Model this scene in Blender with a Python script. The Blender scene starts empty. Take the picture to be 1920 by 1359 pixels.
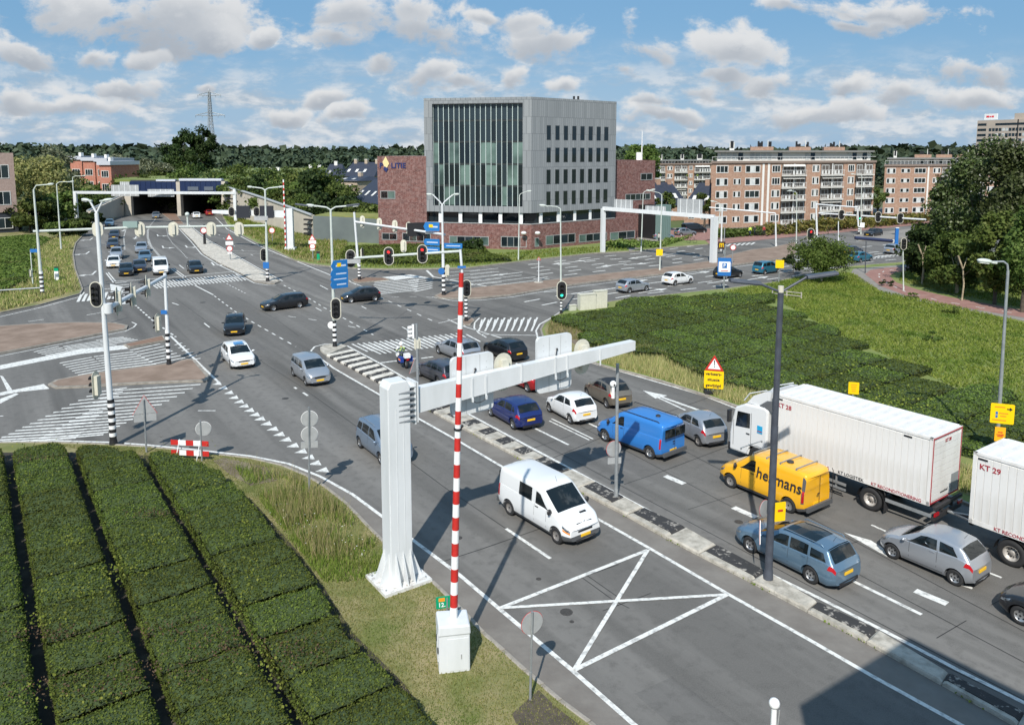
import bpy, bmesh, math, random
import numpy as np
from mathutils import Vector, Matrix, noise
R = math.radians
random.seed(7); rng = np.random.default_rng(7)
scene = bpy.context.scene
col = scene.collection
# ---------------------------------------------------------------- camera
CAM_H = 15.4; FPX = 1470.0; PITCH = math.atan(178/1470)
cam = bpy.data.objects.new('camera', bpy.data.cameras.new('camera')); col.objects.link(cam)
cam.location = (0, 0, CAM_H); cam.rotation_euler = (math.pi/2-PITCH, 0, 0)
cam.data.sensor_width = 36; cam.data.lens = 36*FPX/1920; cam.data.shift_y = -216.5/1920
cam.data.clip_end = 9000; cam.data.clip_start = .2
scene.camera = cam
scene.render.resolution_x = 1024; scene.render.resolution_y = 724
scene.view_settings.view_transform = 'Standard'; scene.view_settings.look = 'None'
scene.view_settings.gamma = 1; scene.view_settings.use_curve_mapping = False
scene.view_settings.exposure = 0.22
# ---------------------------------------------------------------- sun and sky
SUN_EL = R(44); SUN_AZ = R(192)            # azimuth of the sun itself, clockwise from +Y
sd = Vector((-math.sin(SUN_AZ)*math.cos(SUN_EL), -math.cos(SUN_AZ)*math.cos(SUN_EL), -math.sin(SUN_EL)))
SUND = sd.copy()
sun = bpy.data.objects.new('sun', bpy.data.lights.new('sun', 'SUN')); col.objects.link(sun)
sun.data.energy = 4.6; sun.data.angle = R(.53); sun.data.color = (1, .955, .88)
sun.rotation_euler = sd.to_track_quat('-Z', 'Y').to_euler(); sun.location = (0, -20, 60)
W = bpy.data.worlds.new('World'); scene.world = W; W.use_nodes = True
wn = W.node_tree.nodes; wl = W.node_tree.links; wn.clear()
def N(t, **kw):
    n = wn.new(t)
    for k, v in kw.items(): setattr(n, k, v)
    return n
def L(a, b): wl.new(a, b)
def M(op, a, b=None, c=None, clamp=False):
    n = N('ShaderNodeMath', operation=op); n.use_clamp = clamp
    for i, v in enumerate((a, b, c)):
        if v is None: continue
        if isinstance(v, (int, float)): n.inputs[i].default_value = v
        else: L(v, n.inputs[i])
    return n.outputs[0]
def VM(op, a, b=None):
    n = N('ShaderNodeVectorMath', operation=op)
    for i, v in enumerate((a, b)):
        if v is None: continue
        if isinstance(v, (tuple, list)): n.inputs[i].default_value = v
        else: L(v, n.inputs[i])
    return n.outputs['Value'] if op in ('LENGTH', 'DOT_PRODUCT') else n.outputs[0]
def ramp(v, lo, hi, a=0., b=1.):
    n = N('ShaderNodeMapRange', interpolation_type='SMOOTHSTEP'); L(v, n.inputs[0])
    for i, x in enumerate((lo, hi, a, b)): n.inputs[i+1].default_value = x
    return n.outputs[0]
def mixc(f, a, b):
    n = N('ShaderNodeMix', data_type='RGBA')
    if isinstance(f, float): n.inputs[0].default_value = f
    else: L(f, n.inputs[0])
    for s, v in ((6, a), (7, b)):
        if isinstance(v, tuple): n.inputs[s].default_value = (*v, 1)
        else: L(v, n.inputs[s])
    return n.outputs[2]
sky = N('ShaderNodeTexSky', sky_type='NISHITA'); sky.sun_disc = False; sky.sun_elevation = SUN_EL
sky.sun_rotation = SUN_AZ; sky.air_density = 1.0; sky.dust_density = 1.6; sky.ozone_density = 2.0
co = N('ShaderNodeTexCoord').outputs['Generated']
sep = N('ShaderNodeSeparateXYZ'); L(co, sep.inputs[0]); X_, Y_, Z_ = sep.outputs
yy = M('MAXIMUM', Y_, .12)
u = M('DIVIDE', X_, yy); v = M('DIVIDE', Z_, yy)
cmb = N('ShaderNodeCombineXYZ'); L(u, cmb.inputs[0]); L(v, cmb.inputs[1]); uv = cmb.outputs[0]
def noi(vec, sc, det=6, rough=.55, scl=None, dist=0.):
    if scl: vec = VM('MULTIPLY', vec, scl)
    n = N('ShaderNodeTexNoise'); L(vec, n.inputs['Vector']); n.inputs['Scale'].default_value = sc
    n.inputs['Detail'].default_value = det; n.inputs['Roughness'].default_value = rough; n.inputs['Distortion'].default_value = dist
    return n.outputs['Fac']
def skyuv(px, py):
    y = FPX*math.cos(PITCH)+(463-py)*math.sin(PITCH); z = (463-py)*math.cos(PITCH)-FPX*math.sin(PITCH)
    return (px-960)/y, z/y
nw = N('ShaderNodeTexNoise'); L(uv, nw.inputs['Vector']); nw.inputs['Scale'].default_value = 10; nw.inputs['Detail'].default_value = 4
uvw = VM('ADD', uv, VM('MULTIPLY', VM('SUBTRACT', nw.outputs['Color'], (.5, .5, .5)), (.11, .06, 0)))
n1 = noi(uv, 7.5, 9, .62, (1, 1.5, 1), .35); n2 = noi(uv, 24, 6, .66, (1, 1.35, 1), .2)
# big cumulus: px, py, rx, ry in photo pixels
CL = [(200, 15, 190, 62), (335, 30, 150, 75), (385, 68, 90, 42), (250, 40, 120, 50), (510, 66, 30, 18), (690, 35, 120, 62), (790, 68, 130, 45), (640, 80, 60, 22),
      (760, 25, 100, 40), (1030, 75, 90, 46), (985, 40, 70, 22), (1210, 95, 85, 36), (1370, 105, 95, 48), (1360, 145, 70, 22), (50, 102, 62, 26), (165, 106, 60, 20), (270, 112, 50, 16),
      (720, 115, 36, 22), (820, 142, 65, 30), (870, 160, 45, 18), (960, 150, 34, 17), (1060, 165, 40, 13), (245, 165, 75, 22), (395, 160, 34, 16), (600, 178, 54, 14),
      (660, 208, 50, 18), (540, 205, 50, 18), (1215, 188, 38, 22), (1160, 137, 35, 16), (1310, 168, 55, 17), (1445, 165, 65, 28), (1600, 175, 48, 22), (1700, 175, 70, 26), (1850, 125, 105, 30),
      (1650, 20, 170, 26), (1600, 45, 80, 20), (1170, 50, 34, 40), (150, 195, 110, 16), (40, 190, 60, 25), (1830, 185, 80, 22), (1520, 215, 150, 22), (1250, 215, 90, 16), (900, 30, 60, 14), (1480, 15, 60, 16)]
dens = None; hs = None; ws = None
for i, (px, py, rx, ry) in enumerate(CL):
    cu, cv = skyuv(px, py); ru = rx/1500*1.18; rv = ry/1500*1.22
    d = VM('MULTIPLY', VM('SUBTRACT', uvw, (cu, cv, 0)), (1/ru, 1/rv, 0))
    w = M('SUBTRACT', 1.0, VM('LENGTH', d))
    dens = w if dens is None else M('MAXIMUM', dens, w)
    wp = M('MAXIMUM', w, 0.0); h = M('MULTIPLY', wp, VM('DOT_PRODUCT', d, (0, 1, 0)))
    hs = h if hs is None else M('ADD', hs, h); ws = wp if ws is None else M('ADD', ws, wp)
hrel = M('DIVIDE', hs, M('ADD', ws, .04))
field = M('ADD', M('MULTIPLY', dens, .85), M('MULTIPLY', M('SUBTRACT', n1, .5), 3.3)); field = M('ADD', field, M('MULTIPLY', M('SUBTRACT', n2, .5), 1.3))
mask = ramp(field, .02, .58)
front = M('MULTIPLY', ramp(Y_, .25, .5), ramp(Z_, .42, .28))
lit = M('ADD', M('MULTIPLY', hrel, .5), M('ADD', M('MULTIPLY', n1, 1.0), M('MULTIPLY', n2, .55)))
edge = ramp(field, .9, .15, 0, .25)
lit = ramp(M('ADD', lit, edge), .50, 1.20)
ccol = mixc(lit, (4.1, 4.6, 5.3), (8.5, 8.6, 8.7))
# low bank of small clouds towards the horizon
n3 = noi(uv, 7, 9, .62, (1, 3.6, 1), .3); n4 = noi(uv, 19, 6, .6, (1, 2.4, 1), .2)
bankf = M('ADD', M('MULTIPLY', n3, .6), M('MULTIPLY', n4, .4))
bank = M('MULTIPLY', ramp(bankf, .43, .60), ramp(v, .15, .06)); 
blit = ramp(n4, .40, .62)
bcol = mixc(blit, (4.9, 5.7, 6.6), (8.4, 8.6, 8.8))
haze = M('MULTIPLY', ramp(v, .17, .0, 0, .40), ramp(Y_, .2, .5))
# clouds for the rest of the sky
n5 = noi(co, 3.2, 7, .58, (1, 1, 2.2), .2); rest = M('MULTIPLY', ramp(n5, .52, .64), M('SUBTRACT', 1.0, front)); rest = M('MULTIPLY', rest, ramp(Z_, 0, .08))
base = mixc(.65, sky.outputs[0], (2.1, 4.9, 8.2))
c = mixc(haze, base, (6.3, 7.7, 9.2)); cr_ = mixc(M('MULTIPLY', rest, .85), c, (7.5, 7.9, 8.3))
c = mixc(M('MULTIPLY', bank, .85), c, bcol)
c = mixc(M('MULTIPLY', mask, .96), c, ccol)
bg = N('ShaderNodeBackground'); L(c, bg.inputs[0]); bg.inputs[1].default_value = .077
bg2 = N('ShaderNodeBackground'); L(cr_, bg2.inputs[0]); bg2.inputs[1].default_value = .080
mixs = N('ShaderNodeMixShader'); L(front, mixs.inputs[0]); L(bg2.outputs[0], mixs.inputs[1]); L(bg.outputs[0], mixs.inputs[2])
out = N('ShaderNodeOutputWorld'); L(mixs.outputs[0], out.inputs[0])
W.cycles.sampling_method = 'MANUAL'; W.cycles.sample_map_resolution = 128
# ---------------------------------------------------------------- geometry helpers
def G(px, py, z=0.0):                       # the point on the plane at height z seen at photo pixel (px, py)
    dy = 463-py; F = FPX*math.cos(PITCH)+dy*math.sin(PITCH); U = dy*math.cos(PITCH)-FPX*math.sin(PITCH)
    s = (z-CAM_H)/U
    return Vector(((px-960)*s, F*s, z))
def atd(px, py, Y):                         # the point at forward distance Y
    dy = 463-py; F = FPX*math.cos(PITCH)+dy*math.sin(PITCH); U = dy*math.cos(PITCH)-FPX*math.sin(PITCH)
    s = Y/F
    return Vector(((px-960)*s, Y, CAM_H+U*s))
def htop(base, py): return atd(960, py, base.y).z   # height of something standing at base and reaching up to row py
def tag(o, label=None, cat=None, group=None, kind=None):
    if label: o['label'] = label
    if cat: o['category'] = cat
    if group: o['group'] = group
    if kind: o['kind'] = kind
    return o
def empty(name, loc, rz=0, label=None, cat=None, group=None):
    o = bpy.data.objects.new(name, None); col.objects.link(o); o.location = loc; o.rotation_euler = (0, 0, rz); o.empty_display_size = .3
    return tag(o, label, cat, group)
class MB:
    def __init__(s): s.v = []; s.f = []; s.m = []; s.s = []
    def add(s, vs, fs, m=0, smooth=False):
        k = len(s.v); s.v += [tuple(p) for p in vs]; s.f += [tuple(i+k for i in f) for f in fs]; s.m += [m]*len(fs); s.s += [smooth]*len(fs); return s
    def box(s, c, d, rz=0, m=0, M4=None):
        x, y, z = d[0]/2, d[1]/2, d[2]/2; vs = [Vector((a*x, b*y, e*z)) for a in (-1, 1) for b in (-1, 1) for e in (-1, 1)]
        T = Matrix.Translation(c) @ (M4 if M4 is not None else Matrix.Rotation(rz, 4, 'Z'))
        return s.add([T @ p for p in vs], [(0, 1, 3, 2), (4, 6, 7, 5), (0, 4, 5, 1), (2, 3, 7, 6), (0, 2, 6, 4), (1, 5, 7, 3)], m)
    def cyl(s, a, b, r0, r1=None, n=12, m=0, caps=True, smooth=True):
        a = Vector(a); b = Vector(b); r1 = r0 if r1 is None else r1; d = (b-a).normalized()
        q = d.to_track_quat('Z', 'Y'); vs = []
        for p, r in ((a, r0), (b, r1)):
            for i in range(n):
                t = 2*math.pi*i/n; vs.append(p+q @ Vector((r*math.cos(t), r*math.sin(t), 0)))
        s.add(vs, [(i, (i+1) % n, n+(i+1) % n, n+i) for i in range(n)], m, smooth)
        if caps: s.add(vs, [tuple(range(n-1, -1, -1)), tuple(range(n, 2*n))], m)
        return s
    def tube(s, pts, r, n=10, m=0):
        for a, b in zip(pts, pts[1:]): s.cyl(a, b, r, r, n, m)
        return s
    def prism(s, poly, z0, z1, m=0):
        n = len(poly); vs = [(p[0], p[1], z0) for p in poly]+[(p[0], p[1], z1) for p in poly]
        A = sum(poly[i][0]*poly[(i+1) % n][1]-poly[(i+1) % n][0]*poly[i][1] for i in range(n))
        up = tuple(range(n, 2*n)); dn = tuple(range(n-1, -1, -1)); sd_ = [(i, (i+1) % n, n+(i+1) % n, n+i) for i in range(n)]
        if A < 0: up = up[::-1]; dn = dn[::-1]; sd_ = [q[::-1] for q in sd_]
        return s.add(vs, [up, dn]+sd_, m)
    def xprism(s, poly, T, a, b, m=0):          # polygon in a local XZ plane extruded along local Y from a to b
        n = len(poly); vs = [T @ Vector((p[0], a, p[1])) for p in poly]+[T @ Vector((p[0], b, p[1])) for p in poly]
        return s.add(vs, [tuple(range(n)), tuple(range(2*n-1, n-1, -1))]+[(i, n+i, n+(i+1) % n, (i+1) % n) for i in range(n)], m)
    def sphere(s, c, r, n=12, m=0, sc=(1, 1, 1)):
        vs = []; fs = []; k = n//2
        for j in range(k+1):
            for i in range(n):
                a = math.pi*j/k; b = 2*math.pi*i/n
                vs.append((c[0]+r*sc[0]*math.sin(a)*math.cos(b), c[1]+r*sc[1]*math.sin(a)*math.sin(b), c[2]+r*sc[2]*math.cos(a)))
        for j in range(k):
            for i in range(n): fs.append((j*n+i, (j+1)*n+i, (j+1)*n+(i+1) % n, j*n+(i+1) % n))
        return s.add(vs, fs, m, True)
    def lathe(s, prof, c=(0, 0, 0), axis='Z', n=20, m=0):   # prof: (radius, height)
        vs = []; fs = []
        for (r, h) in prof:
            for i in range(n):
                t = 2*math.pi*i/n; p = (r*math.cos(t), r*math.sin(t), h)
                if axis == 'Y': p = (p[0], p[2], p[1])
                if axis == 'X': p = (p[2], p[0], p[1])
                vs.append((p[0]+c[0], p[1]+c[1], p[2]+c[2]))
        for j in range(len(prof)-1):
            for i in range(n): fs.append((j*n+i, j*n+(i+1) % n, (j+1)*n+(i+1) % n, (j+1)*n+i))
        return s.add(vs, fs, m, True)
    def data(s, name, mats):
        me = bpy.data.meshes.new(name); me.from_pydata(s.v, [], s.f)
        for mm in (mats if isinstance(mats, (list, tuple)) else [mats]): me.materials.append(mm)
        me.polygons.foreach_set('material_index', s.m); me.polygons.foreach_set('use_smooth', s.s); me.update(); return me
    def build(s, name, mats, parent=None, loc=None, rz=0):
        o = bpy.data.objects.new(name, s.data(name, mats)); col.objects.link(o)
        if parent: o.parent = parent
        if loc is not None: o.location = loc; o.rotation_euler = (0, 0, rz)
        return o
def inst(me, name, parent=None, loc=(0, 0, 0), rot=(0, 0, 0), sc=None):
    o = bpy.data.objects.new(name, me); col.objects.link(o); o.parent = parent; o.location = loc; o.rotation_euler = rot
    if sc: o.scale = sc
    return o
def kids(o): return list(o.children)
def copy_tree(o, parent=None, first=True):
    c_ = o.copy(); col.objects.link(c_); c_.parent = parent
    for ch in kids(o): copy_tree(ch, c_, False)
    return c_
def textme(body, size, ext=.004, align='CENTER', bold=0.0, name='lettering'):
    cu = bpy.data.curves.new(name, 'FONT'); cu.body = body; cu.size = size; cu.extrude = ext; cu.align_x = align; cu.align_y = 'CENTER'; cu.offset = bold; cu.resolution_u = 2
    o = bpy.data.objects.new('t', cu); col.objects.link(o); dg = bpy.context.evaluated_depsgraph_get()
    me = bpy.data.meshes.new_from_object(o.evaluated_get(dg)); bpy.data.objects.remove(o); return me
def text(body, size, mat_, parent, M4, name='lettering', bold=0.0, align='CENTER', xs=1.0):
    me = textme(body, size, bold=bold, align=align, name=name); me.materials.clear(); me.materials.append(mat_)
    o = bpy.data.objects.new(name, me); col.objects.link(o); o.parent = parent; o.matrix_local = M4 @ Matrix.Diagonal((xs, 1, 1, 1)); return o
# frame for writing on a vertical face: 'right' direction az and facing normal
def face(loc, right, up=(0, 0, 1)):
    r = Vector(right).normalized(); u_ = Vector(up).normalized(); n_ = r.cross(u_)
    m_ = Matrix((r, u_, n_)).transposed().to_4x4(); m_.translation = Vector(loc); return m_
def inpoly(x, y, P):
    ins = np.zeros(np.shape(x), bool); n = len(P); j = n-1
    for i in range(n):
        xi, yi = P[i][0], P[i][1]; xj, yj = P[j][0], P[j][1]
        c_ = ((yi > y) != (yj > y)) & (x < (xj-xi)*(y-yi)/((yj-yi) or 1e-9)+xi); ins ^= c_; j = i
    return ins
# ---------------------------------------------------------------- materials
MATS = {}
def mat(name, c, rough=.6, metal=0., c2=None, ns=4., nd=5, bump=0., bs=None, coat=0., spec=.5, ramp_=(.35, .65), emis=None, trans=0., coord='Object', nscl=None, alpha=None, island=0.):
    if name in MATS: return MATS[name]
    m = bpy.data.materials.new(name); m.use_nodes = True; nt = m.node_tree; b = nt.nodes['Principled BSDF']
    b.inputs['Roughness'].default_value = rough; b.inputs['Metallic'].default_value = metal; b.inputs['Specular IOR Level'].default_value = spec
    b.inputs['Coat Weight'].default_value = coat; b.inputs['Coat Roughness'].default_value = .06
    b.inputs['Base Color'].default_value = (*c, 1)
    if trans: b.inputs['Transmission Weight'].default_value = trans
    if emis: b.inputs['Emission Color'].default_value = (*emis[0], 1); b.inputs['Emission Strength'].default_value = emis[1]
    if c2 or bump:
        tc = nt.nodes.new('ShaderNodeTexCoord'); mp = nt.nodes.new('ShaderNodeMapping'); nt.links.new(tc.outputs[coord], mp.inputs[0])
        if nscl: mp.inputs['Scale'].default_value = nscl
        nz = nt.nodes.new('ShaderNodeTexNoise'); nz.inputs['Scale'].default_value = ns; nz.inputs['Detail'].default_value = nd; nz.inputs['Roughness'].default_value = .6
        nt.links.new(mp.outputs[0], nz.inputs[0])
    if c2:
        mr = nt.nodes.new('ShaderNodeMapRange'); mr.inputs[1].default_value, mr.inputs[2].default_value = ramp_; nt.links.new(nz.outputs[0], mr.inputs[0])
        mx = nt.nodes.new('ShaderNodeMix'); mx.data_type = 'RGBA'; mx.inputs[6].default_value = (*c, 1); mx.inputs[7].default_value = (*c2, 1)
        nt.links.new(mr.outputs[0], mx.inputs[0]); nt.links.new(mx.outputs[2], b.inputs['Base Color'])
    if bump:
        bp = nt.nodes.new('ShaderNodeBump'); bp.inputs['Strength'].default_value = bump; bp.inputs['Distance'].default_value = .05
        nb = nt.nodes.new('ShaderNodeTexNoise'); nb.inputs['Scale'].default_value = bs or ns*6; nb.inputs['Detail'].default_value = 4
        nt.links.new(mp.outputs[0], nb.inputs[0]); nt.links.new(nb.outputs[0], bp.inputs['Height']); nt.links.new(bp.outputs[0], b.inputs['Normal'])
    MATS[name] = m; return m
def nodes_of(m): return m.node_tree.nodes, m.node_tree.links, m.node_tree.nodes['Principled BSDF']
def asphalt(name, c, c2, streak_az, cs=.75):
    m = mat(name, c, .85, spec=.3); nd, lk, b = nodes_of(m)
    tc = nd.new('ShaderNodeTexCoord')
    def nz(sc, scl=(1, 1, 1), rot=0, det=6):
        mp = nd.new('ShaderNodeMapping'); mp.vector_type = 'TEXTURE' if False else 'POINT'; mp.inputs['Scale'].default_value = scl
        rt = nd.new('ShaderNodeVectorRotate'); rt.rotation_type = 'Z_AXIS'; rt.inputs['Angle'].default_value = rot
        lk.new(tc.outputs['Object'], rt.inputs['Vector']); lk.new(rt.outputs[0], mp.inputs[0])
        n = nd.new('ShaderNodeTexNoise'); n.inputs['Scale'].default_value = sc; n.inputs['Detail'].default_value = det; n.inputs['Roughness'].default_value = .6; lk.new(mp.outputs[0], n.inputs[0]); return n.outputs[0]
    def mr(x, a, b_, o0=0, o1=1):
        n = nd.new('ShaderNodeMapRange'); lk.new(x, n.inputs[0])
        for i, q in enumerate((a, b_, o0, o1)): n.inputs[i+1].default_value = q
        return n.outputs[0]
    def mx(f, a, b_, t='MIX'):
        n = nd.new('ShaderNodeMix'); n.data_type = 'RGBA'; n.blend_type = t
        if isinstance(f, float): n.inputs[0].default_value = f
        else: lk.new(f, n.inputs[0])
        for s_, q in ((6, a), (7, b_)):
            if isinstance(q, tuple): n.inputs[s_].default_value = (*q, 1)
            else: lk.new(q, n.inputs[s_])
        return n.outputs[2]
    col_ = mx(mr(nz(.07), .35, .65), c, c2)
    col_ = mx(mr(nz(.35, (1, .045, 1), streak_az), .44, .64, 0, .8), col_, tuple(x*1.65 for x in c2))       # tracks polished by wheels
    col_ = mx(mr(nz(.5, (1, .06, 1), streak_az, 3), .52, .68, 0, .7), col_, tuple(x*.50 for x in c))          # oil darkened strip
    col_ = mx(mr(nz(2.2), .50, .68, 0, .5), col_, tuple(x*.7 for x in c))                                     # stains
    col_ = mx(mr(nz(26, det=2), .35, .65, .0, .45), col_, tuple(x*1.35 for x in c2))
    col_ = mx(mr(nz(70, det=2), .56, .7, .0, .5), col_, tuple(min(1, x*2.1) for x in c2))
    lk.new(col_, b.inputs['Base Color'])
    bp = nd.new('ShaderNodeBump'); bp.inputs['Strength'].default_value = .35; bp.inputs['Distance'].default_value = .01; lk.new(nz(60, det=3), bp.inputs['Height']); lk.new(bp.outputs[0], b.inputs['Normal'])
    return m
def foliage(name, cols, trans=.25, rough=.6, big=None, bigsc=.12, bigr=(.42, .6)):
    m = mat(name, cols[0], rough, spec=.15); nd, lk, b = nodes_of(m)
    g = nd.new('ShaderNodeNewGeometry'); cr = nd.new('ShaderNodeValToRGB'); e = cr.color_ramp.elements
    while len(e) < len(cols): e.new(.5)
    for i, cc in enumerate(cols): e[i].position = i/(len(cols)-1); e[i].color = (*cc, 1)
    lk.new(g.outputs['Random Per Island'], cr.inputs[0]); cc_ = cr.outputs[0]
    if big:
        tc = nd.new('ShaderNodeTexCoord'); nz = nd.new('ShaderNodeTexNoise'); nz.inputs['Scale'].default_value = bigsc; nz.inputs['Detail'].default_value = 5; lk.new(tc.outputs['Object'], nz.inputs[0])
        mr = nd.new('ShaderNodeMapRange'); mr.inputs[1].default_value, mr.inputs[2].default_value = bigr; mr.inputs[4].default_value = .85; lk.new(nz.outputs[0], mr.inputs[0])
        mx = nd.new('ShaderNodeMix'); mx.data_type = 'RGBA'; lk.new(mr.outputs[0], mx.inputs[0]); lk.new(cc_, mx.inputs[6]); mx.inputs[7].default_value = (*big, 1); cc_ = mx.outputs[2]
    oi = nd.new('ShaderNodeObjectInfo'); mo = nd.new('ShaderNodeMapRange'); mo.inputs[3].default_value = .72; mo.inputs[4].default_value = 1.3; lk.new(oi.outputs['Random'], mo.inputs[0])
    hs_ = nd.new('ShaderNodeHueSaturation'); lk.new(mo.outputs[0], hs_.inputs['Value']); lk.new(cc_, hs_.inputs['Color']); cc_ = hs_.outputs[0]
    mh = nd.new('ShaderNodeMapRange'); mh.inputs[3].default_value = .485; mh.inputs[4].default_value = .512; lk.new(oi.outputs['Random'], mh.inputs[0]); lk.new(mh.outputs[0], hs_.inputs['Hue'])
    lk.new(cc_, b.inputs['Base Color'])
    if trans:
        tr = nd.new('ShaderNodeBsdfTranslucent'); lk.new(cc_, tr.inputs[0]); ms = nd.new('ShaderNodeMixShader'); ms.inputs[0].default_value = trans
        lk.new(b.outputs[0], ms.inputs[1]); lk.new(tr.outputs[0], ms.inputs[2]); lk.new(ms.outputs[0], nd['Material Output'].inputs[0])
    return m
def brick(name, c, c2, mortar, sx=.22, sy=.065, ms=.008, ns=2.4, nr=(.44, .62)):
    m = mat(name, c, .85, spec=.2); nd, lk, b = nodes_of(m)
    tc = nd.new('ShaderNodeTexCoord'); sp = nd.new('ShaderNodeSeparateXYZ'); lk.new(tc.outputs['Object'], sp.inputs[0])
    ad = nd.new('ShaderNodeMath'); lk.new(sp.outputs[0], ad.inputs[0]); lk.new(sp.outputs[1], ad.inputs[1])
    cb = nd.new('ShaderNodeCombineXYZ'); lk.new(ad.outputs[0], cb.inputs[0]); lk.new(sp.outputs[2], cb.inputs[1])
    bt = nd.new('ShaderNodeTexBrick'); lk.new(cb.outputs[0], bt.inputs[0]); bt.inputs['Color1'].default_value = (*c, 1); bt.inputs['Color2'].default_value = (*c2, 1); bt.inputs['Mortar'].default_value = (*mortar, 1)
    bt.inputs['Scale'].default_value = 1; bt.inputs['Brick Width'].default_value = sx; bt.inputs['Row Height'].default_value = sy; bt.inputs['Mortar Size'].default_value = ms
    nz = nd.new('ShaderNodeTexNoise'); nz.inputs['Scale'].default_value = ns; nz.inputs['Detail'].default_value = 8; nz.inputs['Roughness'].default_value = .75; lk.new(tc.outputs['Object'], nz.inputs[0])
    mr = nd.new('ShaderNodeMapRange'); mr.inputs[1].default_value = nr[0]; mr.inputs[2].default_value = nr[1]; mr.inputs[4].default_value = .8; lk.new(nz.outputs[0], mr.inputs[0])
    mx = nd.new('ShaderNodeMix'); mx.data_type = 'RGBA'; lk.new(mr.outputs[0], mx.inputs[0]); lk.new(bt.outputs[0], mx.inputs[6]); mx.inputs[7].default_value = (*[min(1, a*.6+d*.55) for a, d in zip(c, mortar)], 1)
    lk.new(mx.outputs[2], b.inputs['Base Color']); return m
white_paint = mat('road_paint', (.68, .68, .65), .75, c2=(.26, .26, .25), ns=4.5, nd=10, ramp_=(.48, .70))
old_paint = mat('worn_road_paint', (.5, .5, .48), .8, c2=(.16, .16, .16), ns=2.2, nd=9, ramp_=(.42, .62))
pole_grey = mat('galvanised_steel', (.42, .44, .45), .45, .5, c2=(.3, .32, .33), ns=3)
pole_white = mat('white_coated_steel', (.66, .68, .69), .42, c2=(.56, .58, .58), ns=1.6, nd=9, ramp_=(.42, .8), nscl=(1, 1, .25))
pole_light = mat('pale_green_grey_steel', (.56, .6, .56), .5, c2=(.46, .5, .46), ns=2)
dark_steel = mat('dark_grey_steel', (.07, .08, .10), .45, c2=(.05, .055, .07), ns=3)
black = mat('matt_black', (.018, .018, .02), .5)
rubber = mat('rubber', (.02, .02, .021), .8)
red = mat('red_paint', (.55, .03, .025), .45, c2=(.45, .025, .02), ns=4)
white = mat('white_paint', (.8, .8, .79), .4)
blue_sign = mat('blue_sign', (.02, .14, .42), .4)
yellow_sign = mat('yellow_sign', (.85, .55, .0), .45)
glass = mat('dark_glass', (.025, .035, .035), .05, spec=.9)
concrete = mat('concrete', (.42, .39, .34), .85, c2=(.30, .28, .25), ns=1.5, bump=.2)
kerb_m = mat('kerb_concrete', (.33, .30, .26), .9, c2=(.20, .18, .15), ns=2.5, bump=.3)
# ================================================================ ground, roads, verges
ROAD_AZ = R(-34.8); ROT = -ROAD_AZ                     # near road runs along u
u_ = Vector((math.sin(ROAD_AZ), math.cos(ROAD_AZ), 0)); v_ = Vector((math.cos(ROAD_AZ), -math.sin(ROAD_AZ), 0))
asph = asphalt('asphalt', (.098, .094, .088), (.125, .120, .112), ROT*-1)
earth = mat('rough_meadow', (.075, .11, .03), .95, c2=(.12, .125, .05), ns=.02, nd=8, ramp_=(.4, .6))
def struct(o): o['kind'] = 'structure'; return o
mb = MB(); g = 6000; mb.add([(-g, -600, -.25), (g, -600, -.25), (g, g, -.25), (-g, g, -.25)], [(0, 1, 2, 3)])
struct(mb.build('ground', earth))
def poly3(pts, z=0): return [(*G(*p)[:2], z) if not isinstance(p, Vector) else (p.x, p.y, z) for p in pts]
def flat(pts_px, z, name, m, kind='structure'):
    b = MB(); P = poly3(pts_px, z); n = len(P)
    A = sum(P[i][0]*P[(i+1) % n][1]-P[(i+1) % n][0]*P[i][1] for i in range(n))
    b.add(P, [tuple(range(n)) if A > 0 else tuple(range(n-1, -1, -1))]); o = b.build(name, m); o['kind'] = kind; return o
E_ = lambda x, y: Vector((x, y, 0))
# one asphalt sheet for the whole junction, verges and islands stand on it
flat([E_(40, -5), E_(-14, -5), E_(-75, 10), E_(-95, 40), E_(-100, 75), (0, 560), (120, 480), (170, 424), (232, 404), E_(-118, 240), E_(-88, 250), (418, 402), (700, 470), (1150, 455), (1290, 425), (1500, 395), (1760, 385), E_(190, 190), E_(190, 60), E_(60, 5)], 0, 'road', asph)
grass_m = mat('grass_ground', (.14, .155, .045), .95, c2=(.28, .235, .12), ns=.55, nd=9, ramp_=(.40, .62), bump=.5, bs=14)
field_m = mat('meadow_ground', (.14, .19, .045), .95, c2=(.20, .22, .07), ns=.25, nd=9, ramp_=(.42, .6), bump=.5, bs=8)
soil_m = mat('dry_soil', (.13, .10, .07), .95, c2=(.24, .20, .15), ns=1.2, nd=9, bump=.5)
brickpave = brick('brick_paving', (.24, .15, .105), (.19, .12, .09), (.17, .14, .11), .22, .22)
pinkpave = mat('red_cycle_asphalt', (.25, .125, .105), .9, c2=(.31, .18, .15), ns=1.1, nd=7)
greypave = mat('grey_paving', (.27, .25, .225), .9, c2=(.2, .185, .165), ns=.9, nd=7)
rough_m = mat('tall_dry_verge', (.17, .17, .06), .95, c2=(.24, .21, .10), ns=.5, nd=9, ramp_=(.35, .6), bump=.6, bs=9)
VERGE = {}
def verge(name, px, m, z=.11, top=True):
    P = poly3(px, z); b = MB(); b.prism([(p[0], p[1]) for p in P], -.02, z); o = b.build(name, m); o['kind'] = 'structure'; VERGE[name] = [(p[0], p[1]) for p in P]; return o
SW_KERB = [(1230, 1470), (1105, 1359), (1050, 1318), (985, 1262), (905, 1190), (868, 1150), (822, 1105), (770, 1058), (722, 1022), (690, 990), (650, 948), (610, 916), (575, 895), (530, 876), (470, 862), (400, 854), (335, 846), (280, 841), (200, 836), (100, 832), (0, 833), (-200, 850)]
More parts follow.
